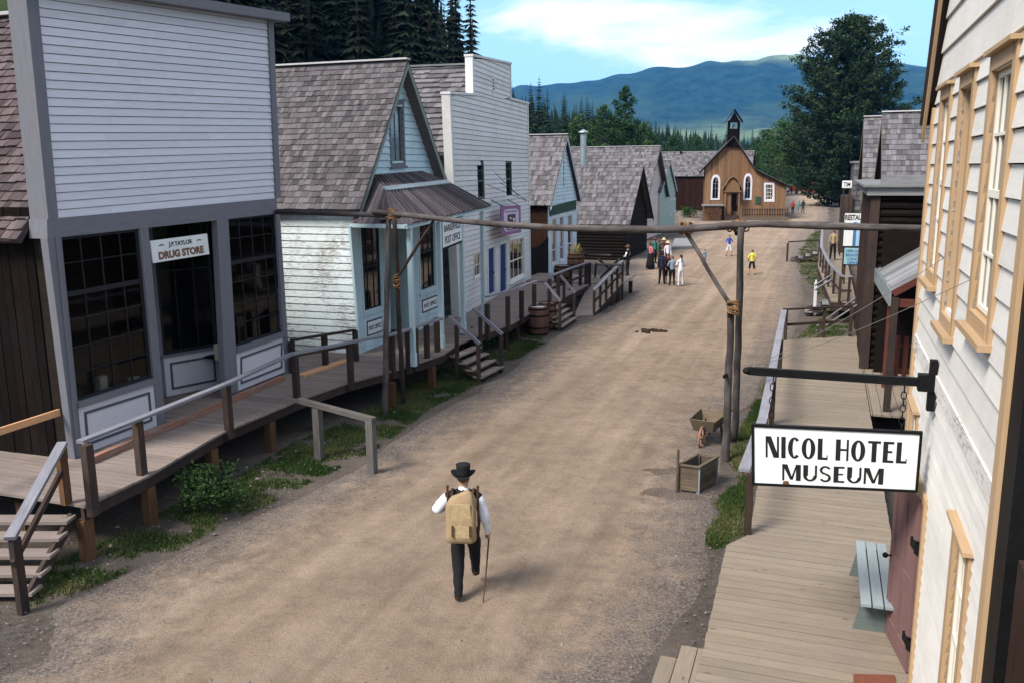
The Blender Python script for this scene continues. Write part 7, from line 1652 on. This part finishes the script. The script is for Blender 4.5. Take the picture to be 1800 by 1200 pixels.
# white lying planks near the group
wp = thing('plank_platform', 'low pale plank platform lying on the ground before the pink shop', 'platform', G(1190, 432)); mb = MB(); qp = [G(1180, 440), G(1222, 438), G(1212, 424), G(1186, 424)]; mb.hexa([p + Z * .02 for p in qp] + [p + Z * .22 for p in qp]); mb.build('deck', M['roofboard'], wp)
# ================================================================ grass and stones
def grass(polys, n, hh, name, label, seed):
    r = random.Random(seed); mb = MB()
    for px, cnt, z0 in polys:
        P = [G(x, y) for x, y in px]; P = [(p.x, p.y) for p in P]; x0, x1 = min(p[0] for p in P), max(p[0] for p in P); y0, y1 = min(p[1] for p in P), max(p[1] for p in P); k = 0; tries = 0
        while k < cnt and tries < cnt * 40:
            tries += 1; x, y = r.uniform(x0, x1), r.uniform(y0, y1)
            if not inside(P, x, y): continue
            if noise.noise(V(x * 1.3, y * 1.3, 4)) + .25 * noise.noise(V(x * 5, y * 5, 2)) < -.20 + r.uniform(-.12, .12): continue
            k += 1; v0 = max(0, min(.75, .35 + .6 * noise.noise(V(x * .9, y * .9, 7)) + r.uniform(-.2, .3))); zg = terrain(x, y) + rel(x, y) - .03
            for b in range(6):
                a = r.random() * 6.28; h = hh * r.uniform(.5, 1.4); q = V(x + r.gauss(0, .045), y + r.gauss(0, .045), zg); w_ = r.uniform(.006, .013) * (1 + max(0, y - 15) * .03); s_ = V(math.cos(a) * w_, math.sin(a) * w_); t_ = q + V(r.gauss(0, .4) * h, r.gauss(0, .4) * h, h)
                mb.poly([q - s_, q + s_, t_], rnd=min(1, v0 + r.random() * .4))
    o = mb.build(name, M['grass']); o['kind'] = 'stuff'; tag(o, label, 'grass'); return o
M['grass'] = leafmat('grass_blades', (.012, .028, .007), (.033, .066, .014), (.125, .115, .05))
LG = [(55, 1062), (110, 1048), (200, 1012), (300, 968), (420, 905), (480, 880), (560, 838), (640, 800), (690, 765), (760, 712), (850, 668), (872, 640), (860, 620), (780, 645), (690, 690), (600, 745), (520, 775), (430, 830), (280, 900), (160, 960), (60, 1000)]
grass([(LG, 12000, 0), ([(860, 636), (905, 630), (962, 600), (935, 585), (880, 585), (850, 600)], 2200, 0)], 0, .06, 'grass', 'green grass and weeds along the foot of the left boardwalk', 1)
grass([([(1246, 955), (1262, 965), (1278, 952), (1312, 935), (1314, 840), (1340, 740), (1372, 640), (1340, 685), (1318, 730), (1300, 765), (1285, 800), (1300, 840), (1262, 880), (1270, 905), (1245, 930)], 4500, 0), ([(1400, 472), (1425, 500), (1450, 535), (1440, 560), (1470, 560), (1440, 470), (1435, 430), (1450, 400), (1420, 415), (1408, 440)], 1600, 0), ([(1395, 600), (1480, 590), (1500, 560), (1440, 560)], 700, 0)], 0, .06, 'grass', 'green grass along the edge of the right boardwalk', 2)
def stones():
    r = random.Random(8); mb = MB(); n = 0
    while n < 5200:
        y = 7 + 38 * r.random() ** 1.8; x = r.uniform(-9, 14)
        s, t_ = st(x, y)
        ins = inside(RPs, x, y); 
        if not ins and not (-8 < x < 4 or (x > 2 and y < 14)): continue
        d = dist(RPs, x, y)
        if d > 2.4 and r.random() > (.14 if ins else 0): continue
        sz = r.uniform(.010, .028) * (1.8 if r.random() < .06 else 1); c = V(x, y, rel(x, y) + (.0 if d < .15 else .012)); n += 1
        rr = [c + Vector((r.uniform(.6, 1.1) * sz * math.cos(a), r.uniform(.6, 1.1) * sz * math.sin(a), 0)) for a in (0, 1.25, 2.5, 3.8, 5.0)]; top = c + Z * sz * r.uniform(.5, .9) + V(r.uniform(-.3, .3) * sz, 0); v = r.random()
        for k in range(5): mb.poly([rr[k], rr[(k + 1) % 5], top], rnd=v)
    M['stone'] = wood('loose_stone', (.10, .087, .077), (.22, .195, .175), .8, 5, .95); o = mb.build('gravel', M['stone']); o['kind'] = 'stuff'; tag(o, 'small loose stones scattered along the street edges', 'gravel')
stones()
# ================================================================ people
for k_, c in dict(skin=(.42, .24, .17), white=(.66, .66, .70), black=(.010, .010, .012), navy=(.015, .018, .035), greyblue=(.20, .25, .30), pinks=(.50, .16, .17), greens=(.035, .10, .05), blue=(.02, .06, .30), yellow=(.62, .56, .06), red=(.38, .03, .025), teal=(.04, .20, .18), tan=(.33, .24, .13), brown=(.09, .045, .03), darkred=(.09, .02, .02), hair=(.02, .014, .010), hairb=(.10, .055, .03), whitet=(.60, .60, .62), straw=(.50, .42, .28), canvas=(.28, .20, .115), leather=(.07, .035, .018), eye=(.02, .02, .02)).items():
    M['c_' + k_] = plain('cloth_' + k_ if k_ not in ('skin', 'hair', 'hairb', 'eye') else 'person_' + k_, c, .85 if k_ != 'skin' else .6, .2, .12, 30)
def person(label, loc, az, H=1.75, top='white', legs='black', shoe='black', arm=None, hair='hair', hat=None, pose=None, forearm=None, calf=None, build=1.0, group=None, vest=None, ponytail=False, skirt=None, cat='person', lod=1):
    """one continuous skinned body, coloured by body region, plus hair and headwear"""
    k = H / 1.75; root = thing('person', label, cat, loc, group); pose = pose or {}
    J = {'pel': ((0, 0, .96), .125), 'sp': ((0, 0, 1.12), .118), 'ch': ((0, -.01, 1.30), .135), 'cl': ((0, -.01, 1.42), .085), 'nk': ((0, 0, 1.50), .052), 'hd': ((0, .015, 1.60), .076), 'ht': ((0, .01, 1.685), .062), 'chn': ((0, .055, 1.565), .042), 'ns': ((0, .105, 1.61), .013)}
    for s, n in ((-1, 'L'), (1, 'R')):
        J['ear' + n] = ((s * .078, .0, 1.615), .018)
        J['sh' + n] = ((s * .165, -.01, 1.41), .066); J['el' + n] = ((s * .205, -.03, 1.13), .045); J['wr' + n] = ((s * .215, .04, .90), .030); J['pm' + n] = ((s * .215, .055, .835), .030)
        J['hp' + n] = ((s * .09, 0, .90), .105); J['kn' + n] = ((s * .10, .015, .50), .074); J['an' + n] = ((s * .10, -.02, .10), .050); J['to' + n] = ((s * .11, .15, .04), .036); J['he' + n] = ((s * .10, -.06, .045), .034)
    for a, b in pose.items(): J[a] = (b if len(b) == 3 else b[:3], J[a][1] if len(b) == 3 else b[3])
    E = [('pel', 'sp', 'T'), ('sp', 'ch', 'T'), ('ch', 'cl', 'T'), ('cl', 'nk', 'K'), ('nk', 'hd', 'S'), ('hd', 'ht', 'S'), ('hd', 'chn', 'S'), ('hd', 'ns', 'S'), ('hd', 'earL', 'S'), ('hd', 'earR', 'S')]
    for n in 'LR': E += [('cl', 'sh' + n, 'T'), ('sh' + n, 'el' + n, 'A'), ('el' + n, 'wr' + n, 'F'), ('wr' + n, 'pm' + n, 'S'), ('pel', 'hp' + n, 'P'), ('hp' + n, 'kn' + n, 'P'), ('kn' + n, 'an' + n, 'C'), ('an' + n, 'to' + n, 'B'), ('an' + n, 'he' + n, 'B')]
    # fingers: four of unequal length plus a thumb leaving the side of the palm, all slightly curled
    for s, n in ((-1, 'L'), (1, 'R')):
        wv, pv = Vector(J['wr' + n][0]), Vector(J['pm' + n][0]); d = (pv - wv).normalized(); fw = Vector((0, 1, 0)); fw = (fw - d * fw.dot(d)); fw = fw.normalized() if fw.length > .2 else Vector((0, 0, 1)); inw = d.cross(fw) * (1 if d.cross(fw).x * -s > 0 else -1)
        curl = pose and n == pose_grip.get(id(pose), '')
        for i, (o, L_) in enumerate(((.030, .072), (.010, .082), (-.010, .076), (-.028, .060))):
            b0 = pv + fw * o + d * .015; b1 = b0 + (d * .8 + inw * .5).normalized() * L_ * .5; b2 = b1 + (d * .35 + inw * .9).normalized() * L_ * .5
            if curl: b1 = b0 + (d * .35 + inw * .9).normalized() * L_ * .5; b2 = b1 + (inw * .35 - d * .9).normalized() * L_ * .45
            J[f'f{n}{i}a'] = (tuple(b0), .0105); J[f'f{n}{i}b'] = (tuple(b1), .0092); J[f'f{n}{i}c'] = (tuple(b2), .008); E += [('pm' + n, f'f{n}{i}a', 'S'), (f'f{n}{i}a', f'f{n}{i}b', 'S'), (f'f{n}{i}b', f'f{n}{i}c', 'S')]
        t0_ = pv - d * .02 + fw * .034; t1_ = t0_ + (fw * .6 + d * .7 + inw * .3).normalized() * .035; t2_ = t1_ + (d * .7 + inw * .7).normalized() * .028
        for q, p, r in (('a', t0_, .012), ('b', t1_, .0105), ('c', t2_, .009)): J[f't{n}{q}'] = (tuple(p), r)
        E += [('pm' + n, f't{n}a', 'S'), (f't{n}a', f't{n}b', 'S'), (f't{n}b', f't{n}c', 'S')]
    names = list(J); idx = {n: i for i, n in enumerate(names)}
    me = bpy.data.meshes.new('body'); me.from_pydata([tuple(c * k for c in J[n][0]) for n in names], [(idx[a], idx[b]) for a, b, _ in E], [])
    ob = bpy.data.objects.new('body_tmp', me); COL.objects.link(ob); sk = ob.modifiers.new('Skin', 'SKIN'); sk.branch_smoothing = .4
    for i, n in enumerate(names):
        r = J[n][1] * k * (build if n in ('pel', 'sp', 'ch', 'hpL', 'hpR') else 1); sv = me.skin_vertices[0].data[i]; sv.radius = (r, r); sv.use_root = (n == 'pel')
        if n in ('pel', 'sp', 'ch', 'cl'): sv.radius = (r * 1.12, r * .82)
    ss = ob.modifiers.new('Sub', 'SUBSURF'); ss.levels = lod; ss.render_levels = lod
    bpy.context.view_layer.update(); m2 = bpy.data.meshes.new_from_object(ob.evaluated_get(bpy.context.evaluated_depsgraph_get())); bpy.data.objects.remove(ob)
    order = ['skin', top, legs, shoe, arm or top, forearm or arm or top, calf or legs, vest or top]; lab = {'S': 0, 'T': 7, 'P': 2, 'B': 3, 'A': 4, 'F': 5, 'C': 6, 'K': 1}
    segs = [(Vector(J[a][0]) * k, Vector(J[b][0]) * k, lab[t], (J[a][1] + J[b][1]) * .5) for a, b, t in E]
    for o_ in order: m2.materials.append(M['c_' + o_])
    for p in m2.polygons:
        c = p.center; best = None
        for a, b, l, r in segs:
            ab_ = b - a; f = max(0, min(1, (c - a).dot(ab_) / ab_.length_squared)); dd = (a + ab_ * f - c).length - r * .6
            if best is None or dd < best[0]: best = (dd, l)
        p.material_index = best[1]; p.use_smooth = True
    for v in m2.vertices:
        cc = v.co
        if .12 < cc.z < 1.44 * k: v.co = cc + Vector((noise.noise(cc * 13), noise.noise(cc * 13 + V(5, 0, 0)), 0)) * .013
    m2.name = 'body'; rot = Matrix.Rotation(-az, 4, 'Z'); bo = bpy.data.objects.new('body', m2); COL.objects.link(bo); bo.parent = root; WL[bo] = WL[root]
    L = Vector((0, 0, 0)); parts = [bo]
    def part(mb, nm, mat, sm_=True):
        me_ = bpy.data.meshes.new(nm); me_.from_pydata(mb.v, [], mb.f); me_.materials.append(M[mat]); me_.polygons.foreach_set('use_smooth', [sm_] * len(mb.f)); at = me_.attributes.new('rnd', 'FLOAT', 'FACE'); at.data.foreach_set('value', mb.r); o_ = bpy.data.objects.new(nm, me_); COL.objects.link(o_); o_.parent = root; WL[o_] = WL[root]; parts.append(o_); return o_
    hc = Vector(J['hd'][0]) * k + V(0, -.008, .035) * k
    if hair:
        mb = MB(); N_, M2 = 14, 7; r = .092 * k
        for i in range(M2 + 1):
            for j in range(N_):
                a = 2 * math.pi * j / N_; lim = 1.05 + .95 * (math.sin(-a) * .5 + .5); t_ = lim * i / M2; mb.v.append((hc.x + r * .93 * math.sin(t_) * math.cos(a), hc.y + r * 1.05 * math.sin(t_) * math.sin(a), hc.z + r * 1.08 * math.cos(t_)))
        for i in range(M2):
            for j in range(N_): j2 = (j + 1) % N_; mb.f.append((i * N_ + j, (i + 1) * N_ + j, (i + 1) * N_ + j2, i * N_ + j2)); mb.r.append(.5)
        part(mb, 'hair', 'c_' + hair)
        if ponytail: mb = MB(); mb.tube([hc + V(0, -.09, .0) * k, hc + V(0, -.13, -.08) * k, hc + V(0, -.11, -.24) * k, hc + V(0, -.10, -.34) * k], [.03 * k, .04 * k, .03 * k, .008], 8); part(mb, 'ponytail', 'c_' + hair)
    mb = MB()
    for s in (-1, 1): mb = MB(); mb.ball(Vector(J['hd'][0]) * k + V(s * .030, .074, .022) * k, .0105 * k, 8, 5); part(mb, 'eye', 'c_eye')
    mb = MB(); mb.ball(Vector(J['chn'][0]) * k + V(0, .036, .012) * k, .016 * k, 8, 5, sc=(1.2, .5, .35)); part(mb, 'mouth', 'c_darkred')
    if hat:
        kind, col = hat; mb = MB(); c = hc + V(0, 0, .035) * k
        if kind == 'top':
            mb.lathe(c, [(.098 * k, 0), (.092 * k, .03), (.088 * k, .08), (.094 * k, .15), (.092 * k, .156), (.0, .157)], 24)
            N_ = 28; b = len(mb.v)
            for rr in (.09, .125, .158):
                for j in range(N_): a = 2 * math.pi * j / N_; mb.v.append((c.x + rr * k * math.cos(a), c.y + rr * k * 1.12 * math.sin(a), c.z + .0 + (abs(math.cos(a)) ** 2) * ((rr - .09) / .068) ** 1.6 * .055 * k))
            for i in range(2):
                for j in range(N_): j2 = (j + 1) % N_; mb.f.append((b + i * N_ + j, b + (i + 1) * N_ + j, b + (i + 1) * N_ + j2, b + i * N_ + j2)); mb.r.append(.5)
        elif kind == 'brim': mb.lathe(c, [(.19 * k, -.012), (.195 * k, .0), (.098 * k, .012), (.09 * k, .09), (.06 * k, .115), (.0, .11)], 20)
        elif kind == 'cap': mb.lathe(c - V(0, 0, .02) * k, [(.098 * k, 0), (.094 * k, .05), (.06 * k, .09), (0, .1)], 16); mb.hexa([c + V(-.06, .07, -.015) * k, c + V(.06, .07, -.015) * k, c + V(.045, .17, -.03) * k, c + V(-.045, .17, -.03) * k, c + V(-.06, .07, -.005) * k, c + V(.06, .07, -.005) * k, c + V(.045, .17, -.02) * k, c + V(-.045, .17, -.02) * k])
        part(mb, 'hat', 'c_' + col)
    if skirt: mb = MB(); mb.lathe(V(0, 0, 0), [(.30 * k, .10 * k), (.27 * k, .4 * k), (.20 * k, .8 * k), (.145 * k, 1.02 * k), (.14 * k, 1.05 * k)], 18); part(mb, 'skirt', 'c_' + skirt)
    for o_ in parts:
        o_.matrix_parent_inverse = Matrix.Identity(4)
        for v in o_.data.vertices: v.co = (rot @ v.co)
        o_.data.update()
    root['_k'] = k; del root['_k']
    return root, (lambda p: Vector(loc) + rot.to_3x3() @ (Vector(p) * k))
pose_grip = {}
def gp(x, y, z=0): p = G(x, y, z); return (p.x, p.y, z if z else p.z)
STAND = {'anL': (-.13, -.04, .10), 'toL': (-.16, .12, .04), 'heL': (-.13, -.09, .045), 'anR': (.12, .02, .10), 'toR': (.15, .18, .04), 'heR': (.12, -.03, .045), 'knR': (.11, .05, .5)}
WALK = {'knL': (-.09, .12, .52), 'anL': (-.09, .22, .11), 'toL': (-.09, .39, .05), 'heL': (-.09, .16, .06), 'knR': (.09, -.02, .5), 'anR': (.09, -.24, .14), 'toR': (.09, -.08, .04), 'heR': (.09, -.30, .13), 'elL': (-.23, -.12, 1.15), 'wrL': (-.22, -.14, .92), 'pmL': (-.22, -.13, .86), 'elR': (.23, .03, 1.15), 'wrR': (.21, .22, .98), 'pmR': (.20, .27, .94)}
CROSS = dict(STAND, elL=(-.26, .04, 1.14), wrL=(-.06, .20, 1.12), pmL=(-.0, .22, 1.12), elR=(.26, .02, 1.14), wrR=(.08, .21, 1.08), pmR=(.02, .22, 1.08))
KID = dict(STAND, elL=(-.27, -.02, 1.16), wrL=(-.24, .12, .98), pmL=(-.23, .17, .95), elR=(.27, -.02, 1.16), wrR=(.24, .12, .98), pmR=(.23, .17, .95), anL=(-.2, -.02, .1), toL=(-.25, .12, .04), heL=(-.2, -.08, .045), anR=(.2, -.02, .1), toR=(.25, .12, .04), heR=(.2, -.08, .045), knL=(-.15, .02, .5), knR=(.15, .02, .5))
# main figure
MP = {'hpL': (-.09, 0, .90, .118), 'knL': (-.085, -.03, .51, .088), 'anL': (-.07, -.20, .12, .066), 'toL': (-.08, -.03, .04, .046), 'heL': (-.07, -.25, .05, .046), 'knR': (.10, .27, .56, .09), 'anR': (.10, .30, .22, .066), 'toR': (.11, .43, .11), 'heR': (.10, .22, .17),
      'shL': (-.185, -.01, 1.40, .078), 'elL': (-.37, -.03, 1.19, .076), 'wrL': (-.25, .20, 1.17, .036), 'pmL': (-.20, .24, 1.22), 'shR': (.185, -.01, 1.40, .08), 'elR': (.275, -.06, 1.14, .074), 'wrR': (.305, .0, .915, .042), 'pmR': (.315, .02, .84, .038), 'pel': (0, 0, .96, .13), 'hpR': (.09, .02, .90, .118)}
pose_grip[id(MP)] = 'R'
f0 = G(807, 1058); maz = R(4); fwd = V(math.sin(maz), math.cos(maz)); rgt = V(fwd.y, -fwd.x)
ml = f0 + rgt * .07 + fwd * .20; man, TF = person('man in black top hat and white sleeves walking up the street with a cane', (ml.x, ml.y, 0), maz, 1.91, 'white', 'black', 'leather', arm='white', hair='hairb', hat=('top', 'black'), pose=MP, vest='black', lod=2)
# collar
mb = MB(); mb.tube([TF((0, 0, 1.475)), TF((0, 0, 1.515))], [.070, .062], 16, caps=False); cl_ = mb.build('collar', M['c_white'], man, smooth=True)
# pack
pk = thing('canvas_backpack', 'tan canvas backpack with leather straps on the back of the man in the top hat', 'backpack', TF((0, -.24, .86)))
mb = MB(); nU, nV = 28, 18
def sgn(v, e): return (abs(v) ** e) * (1 if v > 0 else -1)
for i in range(nV + 1):
    t_ = math.pi * i / nV
    for j in range(nU):
        a = 2 * math.pi * j / nU; ct, st_ = math.cos(t_), math.sin(t_); x = .185 * sgn(math.cos(a), .42) * sgn(st_, .35); y = .10 * sgn(math.sin(a), .55) * sgn(st_, .45); z = .325 * sgn(ct, .42)
        f = (z + .325) / .65; x *= 1.10 - .20 * f ** 2 + .05 * math.sin(z * 14); y *= 1.3 - .55 * f; z += .035 * math.sin(x * 16) * f - .02 * abs(x) * f; nz_ = noise.noise(V(x * 9, y * 9, z * 9)) * .028; y += nz_ + (-.02 * (1 - f)); x += nz_
        mb.v.append(tuple(TF((x, -.235 + y, 1.195 + z))))
for i in range(nV):
    for j in range(nU): j2 = (j + 1) % nU; mb.f.append((i * nU + j, i * nU + j2, (i + 1) * nU + j2, (i + 1) * nU + j)); mb.uv += [(0, 0)] * 4; mb.r.append(.5); mb.m.append(0)
mb.build('bag', M['c_canvas'], pk, smooth=True)
def pbox(x0, x1, y0, y1, z0, z1, nm, mat, tap=0): mb = MB(); mb.hexa([TF(p) for p in ((x0, y0, z0), (x1, y0, z0), (x1, y1, z0), (x0, y1, z0), (x0 + tap, y0 + .01, z1), (x1 - tap, y0 + .01, z1), (x1 - tap, y1, z1), (x0 + tap, y1, z1))]); return mb.build(nm, M[mat], pk)
M['c_canvas2'] = plain('cloth_canvas_flap', (.36, .27, .15), .85, .2, .2, 20)
pbox(-.13, .14, -.352, -.31, 1.10, 1.40, 'flap', 'c_canvas2', .02); pbox(-.10, .12, -.372, -.32, .97, 1.12, 'pocket', 'c_canvas2', .01)
for x in (-.10, .12): pbox(x - .012, x + .012, -.395, -.36, .99, 1.13, 'strap', 'c_leather')
for x in (-.185, .20): mb = MB(); mb.tube([TF((x, -.15, .9)), TF((x, -.15, 1.56))], .016, 7); mb.ball(TF((x, -.15, 1.57)), .022); mb.build('frame_stick', M['c_leather'], pk)
for s in (-1, 1): mb = MB(); pts = [TF(p) for p in ((s * .13, -.16, 1.45), (s * .135, -.06, 1.50), (s * .14, .08, 1.44), (s * .16, .13, 1.28), (s * .19, .04, 1.08), (s * .2, -.14, .98))]; mb.tube(pts, .022, 6); mb.build('shoulder_strap', M['c_leather'], pk, smooth=True)
cn = thing('walking_cane', 'thin wooden cane held in the right hand of the man in the top hat', 'cane', G(849, 1060)); hp_ = TF((.318, .035, .83)); mb = MB(); b_ = G(849, 1060); mb.tube([b_, hp_.lerp(b_, .5) + V(.003, 0), hp_ + Z * .03], [.009, .011, .012], 8); mb.build('shaft', M['brown_board'] if 0 else M['c_brown'], cn); mb = MB(); mb.ball(hp_ + Z * .05, .02); mb.build('knob', M['c_black'], cn)
GR = 'visitors and costumed guides gathered in the middle of the street'
person('woman with a dark ponytail, all in white, seen from behind', gp(1196, 504), R(-8), 1.64, 'white', 'whitet', 'black', pose=CROSS, ponytail=True, group=GR, forearm='skin', build=1.1)
person('person in a grey blue shirt and dark trousers beside the woman in white', gp(1181, 503), R(2), 1.56, 'greyblue', 'black', pose=CROSS, hair='hairb', group=GR, build=1.15)
person('tall person in navy with a broad dark hat, front left of the group', gp(1163, 501), R(12), 1.72, 'navy', 'black', pose=STAND, hat=('brim', 'black'), group=GR)
person('person in dark knee shorts between the navy and grey blue figures', gp(1174, 499), R(0), 1.6, 'darkred', 'black', pose=STAND, calf='skin', group=GR, hair='hairb')
person('person in a pink shirt and long black skirt wearing a red brown hat', gp(1143, 474), R(70), 1.62, 'pinks', 'black', pose=CROSS, hat=('brim', 'brown'), skirt='black', group=GR)
person('person in a green shirt and brown trousers in the middle of the street group', gp(1158, 471), R(120), 1.72, 'greens', 'brown', pose=CROSS, hat=('brim', 'brown'), group=GR)
person('figure in a white shirt and pale straw hat at the back right of the group', gp(1173, 472), R(170), 1.62, 'white', 'navy', pose=STAND, hat=('brim', 'straw'), group=GR)
person('figure in a dark red dress and pale hat behind the green shirt', gp(1166, 464), R(180), 1.60, 'darkred', 'darkred', pose=CROSS, hat=('brim', 'straw'), skirt='darkred', group=GR)
person('person with a brown hat and teal shawl at the back of the group', gp(1150, 464), R(150), 1.64, 'teal', 'black', pose=STAND, hat=('brim', 'brown'), group=GR)
person('man in dark vest, white sleeves and brown hat leaning by the ramp rail end', gp(1103, 486), R(-60), 1.74, 'white', 'black', vest='black', pose=CROSS, hat=('brim', 'brown'), group=GR)
person('child in a bright blue top and white shorts standing alone in the street', gp(1281, 451), R(185), 1.46, 'blue', 'whitet', pose=KID, calf='skin', forearm='skin')
person('boy in a yellow T-shirt and black knee shorts seen from behind', gp(1321, 484), R(10), 1.45, 'yellow', 'black', pose=KID, calf='skin', forearm='skin', hair='hairb')
person('small child with orange brown hair, grey top, behind the slanting brace', gp(1238, 467), R(-20), 1.02, 'greyblue', 'greyblue', pose=STAND, calf='skin', hair='hairb')
person('walker in a red jacket right of the chapel', gp(1393, 377), R(20), 1.7, 'red', 'black', pose=WALK)
person('walker in a teal shirt right of the chapel', gp(1404, 377), R(5), 1.62, 'teal', 'greyblue', pose=WALK)
person('walker in a black top right of the chapel', gp(1411, 376), R(5), 1.78, 'black', 'brown', pose=WALK)
person('person in a tan jacket and dark trousers on the far right boardwalk', (*G(1463, 458, .7).xy, .7), R(15), 1.75, 'tan', 'black', pose=STAND, hair='hairb')
cp = S_ch = None
person('visitor in a white top near the chapel lean-to corner, far off', gp(1385, 343), R(10), 1.7, 'white', 'black', pose=WALK); person('far visitor in dark clothes before the red fence', gp(1391, 343), R(30), 1.7, 'black', 'black', pose=STAND)
person('far visitor in a pale pink top before the red fence', gp(1412, 339), R(0), 1.7, 'pinks', 'greyblue', pose=STAND); person('far visitor in black in front of the red van', gp(1423, 341), R(0), 1.65, 'black', 'black', pose=WALK)
person('visitor in a dark red top standing in the chapel doorway', (*G(1291, 375, .55).xy, .56), R(190), 1.68, 'darkred', 'black', pose=STAND, hair='hairb')
for o in list(COL.objects):
    if o.type == 'EMPTY' and not o.children: bpy.data.objects.remove(o)
